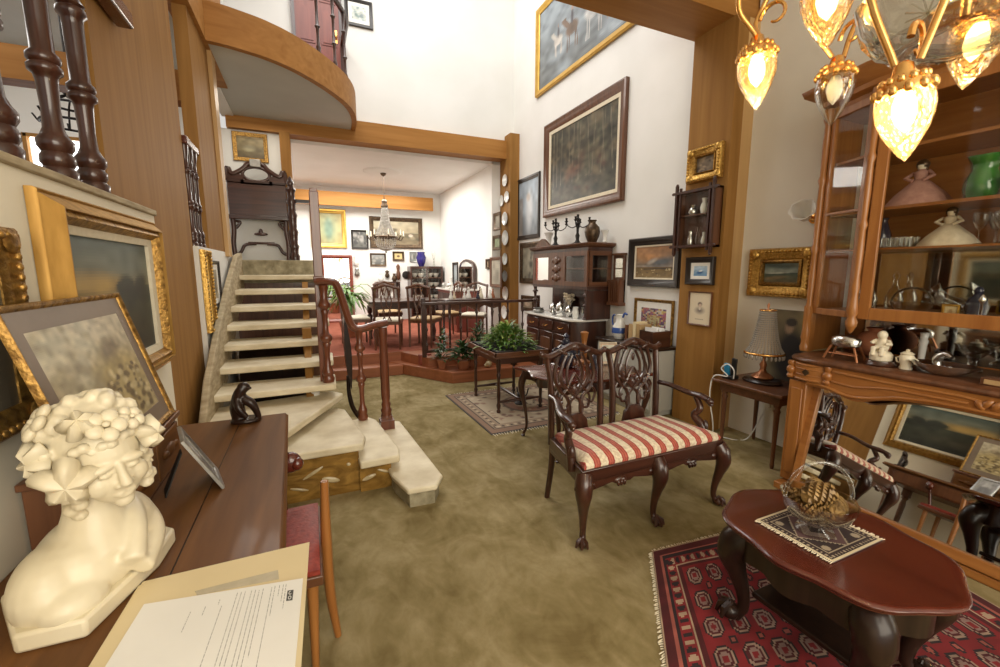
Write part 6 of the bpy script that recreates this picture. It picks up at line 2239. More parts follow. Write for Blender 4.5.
# ------------------------------------------------------------------ side table by the near wall, with lamp
t = thing('console_table', 'slim legged dark side table against the wall between column and cabinet', 'table', (3.44, 2.26, 0))
B().box(3.17, 3.73, 1.955, 2.565, .595, .62).obj('table_top', 'walnut', t, bev=.006)
B().box(3.22, 3.70, 2.0, 2.52, .52, .595).obj('apron', 'walnut_x', t)
for x in (3.25, 3.68):
    for y in (2.03, 2.49): B().turned((x, y, 0), (x, y, .56), [(.012, 0), (.016, .05), (.014, .1), (.021, .8), (.026, .84), (.018, .87), (.028, .92), (.024, 1)], 12).obj('leg', 'walnut', t)
rebase(t)
LX, LY = 3.44, 2.30
t = thing('table_lamp', 'table lamp with tapered beaded crystal shade on a dark oval base', 'lamp', (LX, LY, .6205))
B().lathe([(.13, 0), (.135, .012), (.12, .03), (.10, .034)], (0, 0, 0), 24, scale=(.9, 1.2, 1)).obj('base', 'black_wood', t)
B().lathe([(.075, .034), (.085, .045), (.06, .07), (.03, .09), (.02, .12), (.03, .15), (.014, .18), (.014, .42), (.02, .60), (.006, .62), (.012, .65), (0, .67)], (0, 0, 0), 18).obj('stem', 'copper', t, 'coppery brown foot and stem')
b = B(); SH = [(.056, .605), (.066, .52), (.078, .44), (.094, .36), (.116, .29), (.140, .255)]
for k in range(30):
    a = 2 * PI * k / 30
    n_ = 24
    for i in range(n_):
        f = i / (n_ - 1) * 5; j = min(int(f), 4)
        r_ = SH[j][0] + (SH[j + 1][0] - SH[j][0]) * (f - j); z = SH[j][1] + (SH[j + 1][1] - SH[j][1]) * (f - j)
        b.sph((r_ * math.cos(a), r_ * math.sin(a), z), (.006, .006, .0075), 5)
b.obj('bead_strings', 'bead', t, 'greyish crystal bead strings', stuff=True)
for r_, z, q in ((.058, .607, .006), (.143, .25, .010)): B().tube([(r_ * math.cos(2 * PI * k / 30), r_ * math.sin(2 * PI * k / 30), z) for k in range(30)], q, 8, closed=True).obj('shade_ring', 'brass', t)
b = B()
for k in range(26):
    a = 2 * PI * k / 26; b.sph((.143 * math.cos(a), .143 * math.sin(a), .222), (.009, .009, .02), 6)
b.obj('crystal_drops', 'bead', t, stuff=True)
B().lathe([(.042, .60), (.053, .52), (.075, .36), (.115, .26)], (0, 0, 0), 24, cap=False).obj('inner_shade', 'shade_inner', t)
a = Art(40, 50, (.16, .13, .07)); a.blob(.78, .25, .25, .3, (.36, .29, .12), .3, .6); a.blob(.45, .65, .24, .40, (.018, .016, .016), 0, .3); a.blob(.38, .24, .07, .09, (.28, .19, .12), 0, .3); a.blob(.66, .30, .05, .05, (.30, .20, .13), 0, .3).blob(.4, .17, .09, .06, (.03, .025, .02)); a.noise(.3, 10)
t = thing('leaning_painting', 'unframed dark figure painting leaning on the wall behind the crystal lamp', 'painting', (3.655, 2.215, .6215), rot=(math.radians(-6), 0, FACE['right']))
B().box(-.26, .26, .002, .02, 0, .60).obj('stretcher_board', 'linen', t)
canvas('picture', a, .52, .60, t, -.002, (0, 0, 0), 'painted', .003)
t = thing('phone', 'blue and black cordless telephone in its stand on the slim side table', 'telephone', (3.30, 2.49, .6205))
B().box(-.045, .045, -.05, .05, 0, .03).obj('stand', 'black', t, bev=.006)
B().obox((.0, -.03, .10), (.022, .045, .17), (.1, -.12, 0)).obj('handset', 'black', t, bev=.006)
B().obox((-.005, .03, .075), (.03, .05, .11), (0, -.1, 0)).obj('speaker', 'cyan_plastic', t, 'blue plastic casing', bev=.01)
P = spline([(3.25, 2.42, .64), (3.22, 2.40, .72), (3.22, 2.46, .76), (3.22, 2.52, .71), (3.24, 2.47, .65), (3.21, 2.58, .63), (3.2, 2.60, .45), (3.24, 2.58, .2), (3.3, 2.62, .05), (3.42, 2.72, .012), (3.44, 2.60, .012), (3.6, 2.5, .012), (3.72, 2.45, .25)], 6)
tag(B().tube(P, .0055, 6).obj('cable', 'cable_white'), 'white cable looping off the slim side table to the floor', 'cable')
t = thing('wall_lamp', 'frosted tulip glass wall lamp between the seascape and the display cabinet', 'wall lamp', (3.748, 2.20, 1.97), FACE['right'])
t.scale = (1.25,) * 3
B().lathe([(.035, 0), (.03, .01), (.01, .015)], (0, 0, 0), 14, (PI / 2, 0, 0)).tube(spline([(0, 0, 0), (0, -.05, .01), (.0, -.08, -.01)], 4), .008, 6).obj('arm', 'brass', t)
B().lathe([(.015, 0), (.03, .02), (.042, .05), (.055, .085), (.075, .11), (.07, .11), (.05, .085), (.036, .05), (0, .02)], (0, -.08, -.01), 20, (1.0, .5, .0), wob=lambda a, i: 1 + .07 * math.cos(8 * a) * (3 < i < 6), cap=False).obj('shade', 'frosted_white', t)
t = thing('extension_socket', 'white plug adaptor on the wall under the slim side table', 'socket', (3.748, 2.40, .30), FACE['right'])
B().box(-.035, .035, -.03, 0, 0, .16).obj('body', 'cable_white', t, bev=.005)
B().box(-.022, .022, -.05, -.03, .03, .07).obj('plug', 'cable_white', t, bev=.004)
# ------------------------------------------------------------------ far room
FZ = .3005
t = thing('far_railing', 'dark wooden railing with slim balusters at the edge of the raised far room', 'railing', (2.4, 6.02, FZ))
B().box(1.42, 3.36, 5.985, 6.055, 1.06, 1.10).obj('handrail', 'mahogany_x', t, bev=.008)
B().box(1.45, 3.34, 6.00, 6.04, .36, .40).obj('bottom_rail', 'mahogany_x', t)
for k in range(8):
    x = 1.5 + k * .26
    B().turned((x, 6.02, .40), (x, 6.02, 1.06), [(r_ * .55, f) for r_, f in BAL], 8).obj('baluster', 'mahogany', t)
for x in (1.46, 3.33): B().box(x - .03, x + .03, 5.99, 6.05, FZ, 1.16).obj('post', 'mahogany', t, bev=.005)
rebase(t)


def potted(loc, label, R, H, L, W, mat, seed, potr=.10, poth=.13, potm='terracotta', n=150):
    t = thing('potted_plant', label, 'plant', loc)
    B().lathe([(potr * .7, 0), (potr, poth * .85), (potr * 1.1, poth * .87), (potr * 1.1, poth), (potr * .9, poth), (0, poth * .9)], (0, 0, 0), 16).obj('pot', potm, t)
    foliage('foliage', n, (R, R), H, L, W, mat, seed, poth).obj('foliage', mat, t, noclean=True, stuff=True)


potted((1.93, 5.66, .1605), 'glossy dark green plant in a clay pot at the front corner of the low platform', .14, .28, .12, .05, 'leaf_dark', 1)
potted((2.24, 5.84, .3105), 'dusty green plant behind the glossy one by the railing', .15, .36, .10, .035, 'leaf_dark', 5, potm='dark_glaze')
potted((1.66, 5.80, .1605), 'thin leaved dark plant against the first railing balusters', .09, .42, .09, .03, 'leaf_dark', 6, .07)
potted((2.60, 5.84, .3105), 'low spreading plant on the upper planter step', .14, .20, .10, .035, 'leaf_green', 7, .08, .09)
for k, (x, y, z, m_, lab) in enumerate(((2.30, 5.60, .1605, 'onyx_light', 'small pale stone ornament on the low platform beside the planter step'), (2.72, 5.60, .1605, 'bronze', 'small dark ornament on the low platform behind the plant table'), (2.9, 5.82, .3105, 'ceramic_white', 'white china ornament on the planter step near the right wall'))):
    b = B().sph((0, 0, .05), (.05, .05, .05), 12).sph((.01, 0, .11), (.03, .03, .035), 10).sph((-.03, .01, .03), (.04, .04, .03), 8)
    tag(b.obj('ornament', m_), lab, 'ornament', None, (x, y, z))
t = thing('clock', 'small reddish box with a round pale dial on the low platform by the steps', 'clock', (1.50, 6.16, .1605), .25)
B().box(-.09, .09, -.05, .05, 0, .16).obj('case', 'door_red', t, bev=.01)
B().lathe([(.06, 0), (.06, .008), (0, .009)], (0, -.05, .085), 20, (PI / 2, 0, 0)).obj('dial', 'ceramic_white', t)
B().box(-.004, .004, -.062, -.059, .085, .125).box(0, .03, -.062, -.059, .082, .088).obj('hands', 'black', t)

# dining table and chairs
t = thing('dining_table', 'dark rectangular dining table in the raised far room', 'table', (1.45, 7.75, FZ))
B().box(-.58, .62, -.45, .45, .70, .74).obj('table_top', 'mahogany_x', t, bev=.008)
B().box(-.50, .54, -.38, .38, .60, .70).obj('apron', 'mahogany_x', t)
for sx in (-.48, .52):
    for sy in (-.36, .36): B().turned((sx, sy, 0), (sx, sy, .62), [(.03, 0), (.04, .05), (.025, .1), (.05, .3), (.03, .45), (.05, .7), (.03, .75), (.045, .8), (.045, 1)], 10).obj('leg', 'mahogany', t)


def dining_chair(seat, wood_):
    t = thing('dining_chair', 'x', 'chair', (0, 0, 0))
    B().prism([(-.23, -.22), (.23, -.22), (.20, .20), (-.20, .20)], .40, .45).obj('seat_frame', wood_, t)
    b = B(); rs = b.rings([[(x * k, y * k, z) for x, y in ((-.22, -.21), (.22, -.21), (.19, .18), (-.19, .18))] for k, z in ((1, .45), (1.02, .47), (.9, .49))]); b.bm.faces.new(rs[-1]); b.obj('seat', seat, t)
    for sx in (-1, 1):
        B().tube(spline([(sx * .19, .20, 0), (sx * .19, .19, .42), (sx * .19, .24, 1.0)], 5), .018, 6).obj('rear_post', wood_, t)
        B().tube([(sx * .20, -.20, .42), (sx * .20, -.20, 0)], [.022, .015], 6).obj('leg', wood_, t)
    b = B().tube(spline([(-.21, .24, .97), (-.1, .245, 1.0), (0, .245, 1.03), (.1, .245, 1.0), (.21, .24, .97)], 4), .024, 6)
    b.obj('crest_rail', wood_, t)
    b = B()
    for s in (-1, 1):
        b.tube(spline([(s * .07, .205, .46), (s * .03, .21, .58), (s * .08, .225, .76), (s * .03, .24, .98)], 4), .010, 6)
        b.tube(spline([(s * .02, .205, .48), (s * .06, .21, .62), (0, .225, .74), (s * .07, .24, .96)], 4), .008, 6)
    b.obj('splat', wood_, t)
    return t


c0 = dining_chair('book_tan', 'walnut')
c0.location, c0.rotation_euler = (1.72, 7.0, FZ), (0, 0, 2.5)
c0['label'] = 'dining chair with tan seat and pierced back at the near end of the dining table'
c0['group'] = 'dining chairs in the far room'
dup(c0, (1.35, 8.45, FZ), 0.1, 'dining chair with its back to the far wall behind the dining table')
dup(c0, (2.35, 7.8, FZ), -1.5, 'dining chair at the end of the dining table towards the right wall')
c1 = dining_chair('linen', 'walnut')
c1.location, c1.rotation_euler = (.66, 7.55, FZ), (0, 0, 1.6)
c1['label'] = 'dining chair with pale cushion at the dining table end behind the stair rail'
c1['group'] = 'dining chairs in the far room'
dup(c1, (1.12, 7.02, FZ), 2.9, 'dining chair with pale cushion tucked at the near side of the dining table')
dup(c1, (2.72, 7.30, FZ), -.6, 'dining chair with pale cushion behind the railing next to the plates')
# console with figurines just behind the railing
t = thing('console', 'dark carved console table with china figurines just behind the railing', 'table', (2.45, 6.55, FZ))
B().box(-.55, .45, -.2, .22, .76, .80).obj('table_top', 'mahogany_x', t, bev=.006)
B().prism([(-.5, .76), (.4, .76), (.4, .68), (.25, .64), (.1, .70), (-.05, .62), (-.2, .70), (-.35, .64), (-.5, .68)], -.17, -.14, 'xz').obj('apron', 'walnut_x', t)
for sx in (-.48, .38):
    for sy in (-.15, .17): B().turned((sx, sy, 0), (sx, sy, .76), TL, 10).obj('leg', 'mahogany', t)
FIG = B().lathe([(.035, 0), (.04, .01), (.03, .05), (.018, .08), (.02, .10), (.008, .115)], (0, 0, 0), 10).sph((0, 0, .13), (.016, .016, .02), 8)
f0 = None
for k, (x, y, s_, m_, lab) in enumerate(((2.02, 6.48, 1.0, 'ceramic_white', 'white figurine nearest the stairs on the console'), (2.12, 6.62, .8, 'gauze', 'cream figurine second in the row on the console'), (2.24, 6.46, .9, 'ceramic_white', 'white figurine in front of the pair on the console'), (2.36, 6.6, 1.25, 'ceramic_white', 'tallest white figurine in the middle of the console'), (2.48, 6.48, .9, 'dark_glaze', 'dark figurine beside the tallest white one'), (2.58, 6.6, 1.1, 'ivory', 'ivory figurine in the half of the console near the plates'), (2.70, 6.5, .95, 'ceramic_white', 'white figurine close to the console end by the plates'), (2.80, 6.62, 1.0, 'terracotta', 'reddish figurine last on the console by the plates'))):
    if f0 is None: f0 = FIG.obj('figurine', 'ceramic_white'); o = f0
    else:
        o = f0.copy(); o.data = f0.data.copy(); COL.objects.link(o)
    o.data.materials[0] = MATS[m_]
    tag(o, lab, 'figurine', 'figurines on the console', (x, y, FZ + .8005)); o.scale = (s_,) * 3
# vanity sideboard with mirror on the far right wall
t = thing('dresser', 'reddish dresser with white marble top and arched mirror on the far side wall', 'dresser', (2.92, 8.9, FZ))
B().box(2.68, 3.18, 8.2, 9.6, FZ, 1.14).obj('body', 'door_red', t, bev=.01)
for k in range(3): B().box(2.665, 2.68, 8.24 + .45 * k, 8.65 + .45 * k, .45, 1.08).obj('door', 'mahogany', t, bev=.008)
B().box(2.64, 3.19, 8.17, 9.63, 1.14, 1.17).obj('marble_top', 'marble', t)
o = [(8.4, 1.17), (8.4, 1.62), (8.5, 1.72), (8.7, 1.78), (8.9, 1.80), (9.1, 1.78), (9.3, 1.72), (9.4, 1.62), (9.4, 1.17)]
B().prism(o, 3.13, 3.18, 'yz').obj('mirror_frame', 'mahogany', t)
B().prism([(y + (8.9 - y) * .14, z + (1.45 - z) * .16) for y, z in o], 3.12, 3.128, 'yz').obj('mirror', 'mirror', t)
rebase(t)
for k, (x, y, h, r_, m_, lab) in enumerate(((2.75, 8.4, .16, .05, 'silver', 'silver jug on the dresser marble nearest the railing'), (2.82, 8.65, .20, .04, 'crystal_thin', 'clear decanter on the dresser before the mirror'), (2.74, 8.9, .14, .05, 'silver', 'silver bowl in the middle of the dresser'), (2.85, 9.1, .22, .045, 'ceramic_white', 'white vase on the dresser before the mirror'), (2.75, 9.35, .13, .05, 'pewter', 'pewter cup at the far end of the dresser'))):
    o = B().lathe([(r_ * .6, 0), (r_, h * .3), (r_ * .9, h * .55), (r_ * .4, h * .8), (r_ * .6, h), (0, h)], (0, 0, 0), 12).obj(['jug', 'decanter', 'bowl', 'vase', 'cup'][k], m_)
    tag(o, lab, ['jug', 'decanter', 'bowl', 'vase', 'cup'][k], None, (x, y, 1.1705))
# glazed cabinet on the back wall with the blue vase
t = thing('display_cabinet', 'dark glazed display cabinet with pale dishes against the far back wall', 'cabinet', (2.72, 10.9, FZ))
b = B().box(-.42, .42, -.18, .18, 0, .12).box(-.42, .42, -.18, .18, 1.30, 1.36).box(-.42, .42, .16, .18, .12, 1.3)
for x in (-.42, -.02, .38): b.box(x, x + .04, -.18, .18, .12, 1.30)
b.obj('case', 'mahogany', t)
for z in (.5, .82, 1.06): B().box(-.38, .38, -.16, .16, z, z + .02).obj('shelf', 'walnut_x', t)
for x in (-.2, .2): B().box(x - .18, x + .18, -.178, -.172, .14, 1.29).obj('glass_pane', 'clear_pane', t)
d0 = B().lathe([(.05, 0), (.11, .03), (.12, .05), (.0, .02)], (0, 0, 0), 14).obj('dish', 'ceramic_white')
k = 0
for z in (.52, .84, 1.08):
    for x in (-.28, -.12, .12, .28):
        o = d0 if k == 0 else d0.copy()
        if k: COL.objects.link(o)
        tag(o, 'white dish on a shelf inside the far glazed cabinet', 'dish', 'dishes in the far glazed cabinet', (2.72 + x, 10.9, FZ + z + .001)); o.scale = (.7, .7, 2.2)
        k += 1
tag(B().lathe([(.06, 0), (.07, .02), (.11, .12), (.125, .22), (.09, .31), (.10, .36), (.09, .36), (0, .3)], (0, 0, 0), 18).obj('vase', 'cobalt'), 'deep cobalt blue vase on top of the far glazed cabinet', 'vase', None, (2.62, 10.88, FZ + 1.361))
b = B().lathe([(.03, 0), (.02, .1), (.025, .12), (0, .1)], (0, 0, 0), 10); r = random.Random(1)
for k in range(9): b.tube([(0, 0, .1), (.12 * (r.random() - .5), .1 * (r.random() - .5), .3 + .1 * r.random())], .003, 4)
tag(b.obj('twig_vase', 'crystal_thin'), 'clear vase of thin twigs beside the cobalt vase', 'vase', None, (2.95, 10.88, FZ + 1.361))
# small open shelf
t = thing('whatnot_shelf', 'small dark whatnot shelf with turned posts against the far wall beside the palm', 'shelf', (1.76, 10.93, FZ))
for z in (.12, .52, .95): B().box(-.29, .29, -.15, .15, z, z + .03).obj('shelf', 'mahogany_x', t)
for sx in (-.27, .27):
    for sy in (-.13, .13): B().turned((sx, sy, 0), (sx, sy, .95), TL, 8).obj('post', 'mahogany', t)
for k, (x, z, lab, m_) in enumerate(((-.12, .551, 'white bowl on the middle of the far whatnot shelf', 'ceramic_white'), (.12, .551, 'pale jar on the middle of the far whatnot shelf', 'frosted_white'), (.18, .981, 'small dark statuette on top of the far whatnot shelf', 'bronze'), (-.15, .981, 'white statuette on top of the far whatnot shelf', 'ceramic_white'))):
    o = B().lathe([(.04, 0), (.07, .06), (.05, .12), (.03, .16), (.04, .2), (0, .2)], (0, 0, 0), 12).obj(['bowl', 'jar', 'statuette', 'statuette'][k], m_)
    tag(o, lab, ['bowl', 'jar', 'statuette', 'statuette'][k], None, (1.76 + x, 10.93, FZ + z))
# palm
t = thing('potted_palm', 'tall potted palm with long drooping dark leaves beside the dining table', 'plant', (.62, 8.5, FZ))
B().lathe([(.12, 0), (.17, .28), (.18, .30), (.15, .30), (0, .27)], (0, 0, 0), 18).obj('pot', 'terracotta', t)
B().tube(spline([(0, 0, .26), (.03, .0, .55), (0, .02, .85)], 5), .03, 8).tube(spline([(.04, 0, .26), (.09, .02, .5), (.12, 0, .75)], 5), .02, 8).obj('stem', 'gauze', t)
b = B(); r = random.Random(12)
for k in range(46):
    a = r.random() * 6.283; L = .30 + .2 * r.random(); z0 = .72 + .18 * r.random(); el = r.random()
    cx = .12 if k % 3 == 0 else 0
    P = [Vector((cx + L * f * math.cos(a), L * f * math.sin(a), z0 + L * (.9 * el + .15) * f - L * 1.15 * f * f)) for f in (0, .33, .66, 1)]
    sd = Vector((-math.sin(a), math.cos(a), 0))
    rows = [[b.bm.verts.new(p - sd * w_), b.bm.verts.new(p + Vector((0, 0, .012))), b.bm.verts.new(p + sd * w_)] for p, w_ in zip(P, (.012, .035, .028, .003))]
    fs = [b.bm.faces.new((q[i], q[i + 1], s_[i + 1], s_[i])) for q, s_ in zip(rows, rows[1:]) for i in (0, 1)]
    b._faces(fs, True)
b.obj('fronds', 'leaf_green', t, noclean=True, stuff=True)
# reddish framed mirror / doorway at the left
t = thing('standing_mirror', 'large reddish framed mirror standing against the far back wall behind the palm', 'mirror', (.60, 11.06, FZ))
b = B(); moulding(b, .72, 1.62, [(0, 0), (0, -.05), (.04, -.06), (.08, -.03), (.08, -.004)]); b.obj('frame', 'door_red', t)
B().box(-.28, .28, -.02, -.005, .08, 1.54).obj('glass', 'mirror', t)
# pictures of the far room
a = Art(30, 36, (.42, .36, .16)); a.blob(.5, .5, .32, .42, (.30, .36, .22), 0, .5).blob(.5, .5, .13, .32, (.20, .30, .22), 0, .4); a.noise(.25, 9)
picture('greenish gold picture in a rounded gilt frame on the far back wall', 'back', 11.1, [(310, 208), (346.5, 210), (346, 248), (311, 248)], a, .10, .05, 'gold_flat')
a = Art(20, 20, (.10, .10, .09)); a.scatter(20, [(.26, .25, .23), (.05, .05, .05)], .12); a.noise(.4, 8)
picture('dark grey relief panel between the rounded gilt picture and the wide landscape', 'back', 11.1, [(351, 230), (368, 230), (368.5, 249), (351.5, 249)], a, .04, .04, 'iron')
a = Art(50, 30, (.34, .30, .20)); a.grad((.45, .40, .28), (.34, .28, .18), 0, .45); a.grad((.16, .13, .08), (.22, .17, .10), .5, 1); a.scatter(24, [(.13, .11, .07), (.30, .25, .16)], .06, (0, .35, 1, .9)); a.blob(.82, .6, .05, .06, (.6, .5, .4))
picture('wide brown landscape in a dark frame behind the crystal chandelier', 'back', 11.1, [(369.5, 216.8), (422.3, 218.2), (422, 248), (369.5, 249)], a.noise(.25, 12), .10, .05, 'bronze')
a = Art(24, 18, (.20, .21, .20)); a.grad((.30, .31, .30), (.10, .10, .09)).scatter(10, [(.35, .34, .3)], .1)
picture('small grey seascape under the wide landscape in the far room', 'back', 11.1, [(370, 253.2), (386, 253.2), (386, 266.2), (370, 266)], a, .04, .03, 'bronze')
a = Art(16, 16, (.62, .48, .22)); a.blob(.5, .5, .2, .2, (.15, .09, .05))
picture('tiny yellow picture in a dark frame in the far room', 'back', 11.1, [(392.5, 251.5), (404, 251.5), (404, 261), (392.5, 261)], a, .05, .03, 'bronze')
a = Art(14, 16, (.25, .26, .24)); a.blob(.4, .5, .2, .3, (.42, .42, .38)).blob(.65, .5, .12, .3, (.12, .12, .1))
picture('tiny unframed looking grey picture beside the cobalt vase', 'back', 11.1, [(409.5, 252), (416.5, 252), (416.5, 262), (409.5, 262)], a, .02, .02, 'pewter')
for k, (u, v, h, lab, m_) in enumerate(((356, 260, .30, 'small pale wall bracket ornament below the dark relief panel', 'frosted_white'), (357, 272, .22, 'little hanging figure beneath the pale wall bracket', 'pewter'), (398, 272, .42, 'long narrow barometer like wall ornament in the far room', 'walnut'), (387, 274, .2, 'small dark wall plaque above the whatnot shelf', 'bronze'), (406, 275, .2, 'round dark wall plaque near the glazed cabinet', 'iron'))):
    p = Yp(11.1, u, v)
    b = B().lathe([(.0, 0), (.05, h * .1), (.06, h * .35), (.03, h * .6), (.05, h * .85), (0, h)], (0, 0, -h / 2), 10, scale=(1, .5, 1))
    if k == 4: b = B().lathe([(.10, 0), (.10, .02), (.05, .03), (0, .03)], (0, 0, 0), 16, (PI / 2, 0, 0))
    tag(b.obj('wall_ornament', m_), lab, 'wall ornament', None, (p.x, 11.095 if k == 4 else 11.065, p.z))
for k, (q, fm, lab) in enumerate(((((494.5, 213), (501.5, 212), (501.5, 230), (494.5, 231)), 'bronze', 'small dark framed picture high beside the hanging plates'), (((494, 235.5), (501.5, 235), (501.5, 250), (494, 250.5)), 'bronze', 'second small framed picture below it beside the hanging plates'), (((490.5, 257.5), (502, 256.5), (502, 287), (491.5, 287.5)), 'walnut', 'brown framed picture with deep frame low beside the plates'), (((486.8, 259), (490, 258.8), (490, 269), (486.8, 269)), 'bronze', 'tiny framed picture next to the deep brown frame'), (((453.5, 262.5), (458.5, 262), (458.5, 286), (453.5, 286)), 'black_frame', 'narrow black framed mirror on the far side wall'), (((463.5, 265), (466.5, 264.8), (466.5, 274.5), (463.5, 274.5)), 'pewter', 'tiny pale framed picture beside the narrow black frame'))):
    a = Art(10, 12, [(.22, .2, .15), (.20, .24, .14), (.35, .32, .25), (.4, .3, .2), (.3, .34, .36), (.5, .5, .48)][k]); a.noise(.5, 4)
    picture(lab, 'right', 3.2, q, a, .06 if k != 3 else .04, .03, fm)
# plates on the wooden post
pl0 = B().lathe([(.0, .012), (.05, .010), (.06, .014), (.105, .028), (.11, .030), (.105, .022), (.06, .004), (0, 0)], (0, 0, 0), 28, (0, -PI / 2, 0)).obj('hanging_plate', 'plate_china')
for k, (v, dy, s_, lab) in enumerate(((181, .18, 1.0, 'white china plate, topmost on the wooden post'), (198, .10, .95, 'white china plate of the close pair, second row on the wooden post'), (200, .33, .95, 'white china plate overlapping its pair on the inner side of the post'), (219, .18, 1.15, 'white china plate third row down on the wooden post'), (238, .16, 1.3, 'large white china plate fourth row down on the post'), (259, .17, 1.05, 'white china plate fifth row down on the wooden post'), (276, .17, 1.0, 'greyish patterned plate sixth row down on the post'), (293, .15, 1.25, 'large white plate just above the railing on the post'), (312, .2, 1.2, 'white plate seen through the railing at the post foot'))):
    o = pl0 if k == 0 else pl0.copy()
    if k: COL.objects.link(o)
    z = on(0, 3.37, 505, v).z
    tag(o, lab, 'plate', 'china plates on the wooden post', (3.368, 7.15 + dy, z)); o.scale = (1, s_ * .95, s_ * .95)
# crystal chandelier
t = thing('crystal_chandelier', 'crystal chandelier with bead tent and bronze ring hanging in the far room', 'chandelier', (1.45, 9.0, 3.465))
B().tube([(0, 0, 0), (0, 0, -.55)], .008, 8).lathe([(.06, 0), (.05, -.03), (.012, -.06)], (0, 0, 0), 14).lathe([(.02, -.5), (.06, -.54), (.05, -.58), (.075, -.62), (.07, -.66)], (0, 0, 0), 14).obj('stem', 'bronze', t)
b = B()
for k in range(28):
    a = 2 * PI * k / 28
    for i in range(20):
        f = i / 19; r_ = .06 + .15 * f ** 2.2; b.sph((r_ * math.cos(a), r_ * math.sin(a), -.66 - .56 * f), (.010, .010, .015), 5)
b.obj('bead_tent', 'bead', t, stuff=True)
b = B().tube([(.22 * math.cos(2 * PI * k / 28), .22 * math.sin(2 * PI * k / 28), -1.24) for k in range(28)], .022, 8, closed=True)
for k in range(8):
    a = PI * k / 4
    d = Vector((math.cos(a), math.sin(a), 0))
    b.tube(spline([d * .22 + Vector((0, 0, -1.24)), d * .30 + Vector((0, 0, -1.30)), d * .36 + Vector((0, 0, -1.22))], 4), .012, 6)
b.obj('ring', 'bronze', t)
for k in range(8):
    a = PI * k / 4
    B().lathe([(.012, 0), (.022, .02), (.014, .03), (.012, .10), (0, .12)], (.36 * math.cos(a), .36 * math.sin(a), -1.22), 8).obj('candle', 'ivory', t)
b = B()
for k in range(24):
    a = 2 * PI * k / 24
    for i in range(9):
        f = i / 8; r_ = .21 * math.cos(f * 1.35); b.sph((r_ * math.cos(a), r_ * math.sin(a), -1.27 - .23 * math.sin(f * 1.5)), (.013, .013, .015), 5)
b.sph((0, 0, -1.53), (.025, .025, .035), 8)
b.obj('bead_basket', 'bead', t, stuff=True)
# ------------------------------------------------------------------ brass chandelier close to the camera
def shade_mat():
    m, nt, b = _new('amber_shade')
    nt.nodes.remove(b)
    tr = nt.nodes.new('ShaderNodeBsdfTransparent'); tr.inputs[0].default_value = (1, .86, .58, 1)
    tl = nt.nodes.new('ShaderNodeBsdfTranslucent'); tl.inputs[0].default_value = (.36, .21, .065, 1)
    gl = nt.nodes.new('ShaderNodeBsdfGlossy'); gl.inputs['Roughness'].default_value = .12
    v = nt.nodes.new('ShaderNodeTexVoronoi'); v.inputs['Scale'].default_value = 1
    nt.links.new(_coords(nt, (110, 110, 80)), v.inputs['Vector'])
    bp = nt.nodes.new('ShaderNodeBump'); bp.inputs['Strength'].default_value = .9; bp.inputs['Distance'].default_value = .004
    nt.links.new(v.outputs['Distance'], bp.inputs['Height'])
    for n_ in (tl, gl): nt.links.new(bp.outputs[0], n_.inputs['Normal'])
    m1 = nt.nodes.new('ShaderNodeMixShader'); m1.inputs[0].default_value = .30
    nt.links.new(tr.outputs[0], m1.inputs[1]); nt.links.new(tl.outputs[0], m1.inputs[2])
    lw = nt.nodes.new('ShaderNodeLayerWeight'); lw.inputs[0].default_value = .3
    nt.links.new(bp.outputs[0], lw.inputs['Normal'])
    m2 = nt.nodes.new('ShaderNodeMixShader')
    nt.links.new(lw.outputs['Facing'], m2.inputs[0]); nt.links.new(m1.outputs[0], m2.inputs[1]); nt.links.new(gl.outputs[0], m2.inputs[2])
    nt.links.new(m2.outputs[0], nt.nodes['Material Output'].inputs[0])


shade_mat()


def at_depth(d, u, v):
    return Vector((0, 0, CAM_H)) + (_fw * FPX + _rt * (u - 500) + _up * (333.5 - v)) * (d / FPX)


HUB = Vector((1.21, .47, 2.34))
t = thing('chandelier', 'brass arm chandelier with glowing amber cut glass tulip shades over the coffee table', 'chandelier', HUB)
b = B().lathe([(.0, -.30), (.009, -.295), (.010, -.2), (.014, -.09), (.02, -.045), (.05, -.02), (.065, .01), (.045, .04), (.025, .06), (.03, .10), (.018, .14), (.018, .4), (.03, .44), (.018, .48), (.014, 1.85), (.07, 1.90), (.08, 1.935)], (0, 0, 0), 20)
b.obj('stem', 'brass', t)
b = B().lathe([(.05, .03), (.09, .015), (.13, .03), (.16, .07), (.175, .12), (.17, .12), (.152, .075), (.125, .038), (.05, .04)], (0, 0, -.36), 32, wob=lambda a, i: 1 + .025 * math.cos(14 * a), cap=False)
b.obj('bowl', 'crystal_thin', t, 'cut crystal bowl')
b = B()
for k in range(8):
    c = Vector((.135 * math.cos(PI * k / 4), .135 * math.sin(PI * k / 4), -.318))
    for q in range(12):
        a = PI * q / 6
        tdir = Vector((-math.sin(PI * k / 4), math.cos(PI * k / 4), 0)); rdir = Vector((math.cos(PI * k / 4), math.sin(PI * k / 4), .9)).normalized()
        b.tube([c, c + (tdir * math.cos(a) + rdir * math.sin(a)) * .034], .0016, 4)
b.obj('cut_stars', 'crystal_thin', t, stuff=True)
lamps = [(at_depth(.72, 904, 88), .80, True, (-.20, .05)), (at_depth(1.12, 757, 54), .92, True, (-.07, .0)), (at_depth(1.12, 836, 74), .86, False, (.0, 0)), (at_depth(.93, 828, -24), 1.0, True, (-.08, 0)), (at_depth(.95, 982, 20), .98, True, (.14, 0)), (at_depth(.78, 1085, 30), 1.0, True, (.1, 0))]
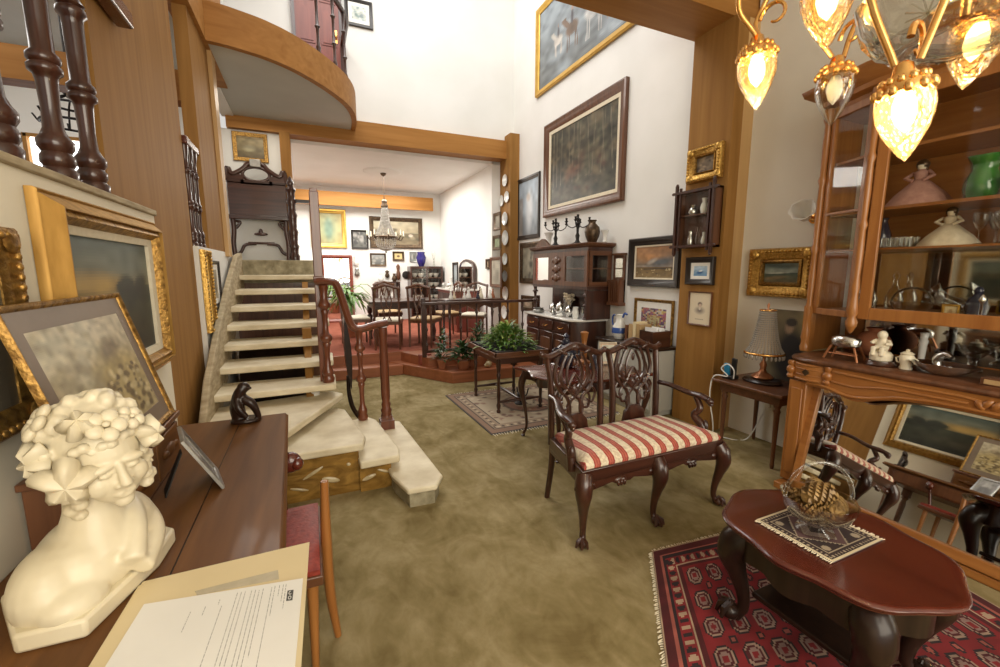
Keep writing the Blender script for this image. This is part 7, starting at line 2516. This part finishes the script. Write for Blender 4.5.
for i, (p, s_, lit, (tx, ty)) in enumerate(lamps):
    p = p - HUB
    R = Matrix.Rotation(tx, 4, _fw) @ Matrix.Rotation(ty, 4, _rt)
    M = Matrix.Translation(p) @ R @ Matrix.Scale(s_, 4)
    out = Vector((p.x, p.y, 0)).normalized()
    sdv = Vector((-out.y, out.x, 0))
    b = B()
    LL = Vector((p.x, p.y, 0)).length
    for sg in (-1, 1):
        P = spline([Vector((0, 0, -.02)) + sdv * .01 * sg, out * .08 + Vector((0, 0, -.05)) + sdv * .02 * sg, out * (LL * .5) + Vector((0, 0, min(p.z, -.05) * .3 - .05)) + sdv * .045 * sg, out * (LL * .90) + Vector((0, 0, p.z * .45 + .10)) + sdv * .085 * sg, out * (LL * 1.08) + Vector((0, 0, p.z * .75 + .06)) + sdv * .06 * sg, p + Vector((0, 0, .04)) + sdv * .016 * sg], 6)
        b.tube(P, lerp_list([.008, .0075, .007, .006], len(P)), 8)
    q = p + Vector((0, 0, .05))
    b.tube([q + sdv * .0 + Vector((0, 0, .03)) + (out * math.cos(a) + Vector((0, 0, 1)) * math.sin(a)) * (.035 * (1 - a / 9)) - out * .035 for a in np.linspace(0, 5.2, 18)], lerp_list([.006, .003], 18), 6)
    arm = b.obj('arm', 'brass', t)
    b = B().lathe([(.008, .052), (.016, .045), (.020, .03), (.034, .018), (.047, .004), (.050, -.008), (.046, -.008), (.03, .012), (.0, .02)], (0, 0, 0), 18)
    for k in range(12):
        a = PI * k / 6
        b.sph((.047 * math.cos(a), .047 * math.sin(a), -.004), (.009, .009, .012), 8)
        b.sph((.036 * math.cos(a + .26), .036 * math.sin(a + .26), .016), (.008, .008, .009), 8)
    b.xf(M).obj('crown', 'brass', arm)
    b = B().lathe([(.044, 0), (.049, -.016), (.051, -.036), (.048, -.060), (.039, -.088), (.025, -.115), (.011, -.138), (.0, -.150)], (0, 0, 0), 24, cap=False)
    b.xf(M).obj('shade', 'amber_shade' if lit else 'crystal_thin', arm, None if lit else 'unlit clear cut glass shade')
    b = B().lathe([(.0, -.005), (.012, -.008), (.020, -.03), (.021, -.05), (.015, -.072), (.0, -.09)], (0, 0, 0), 14)
    b.xf(M).obj('bulb', 'bulb_warm' if lit else 'frosted_white', arm)
    if lit:
        c = M @ Vector((0, 0, -.05))
        point('chandelier_light', HUB + c, 14, (1, .80, .55), .022)
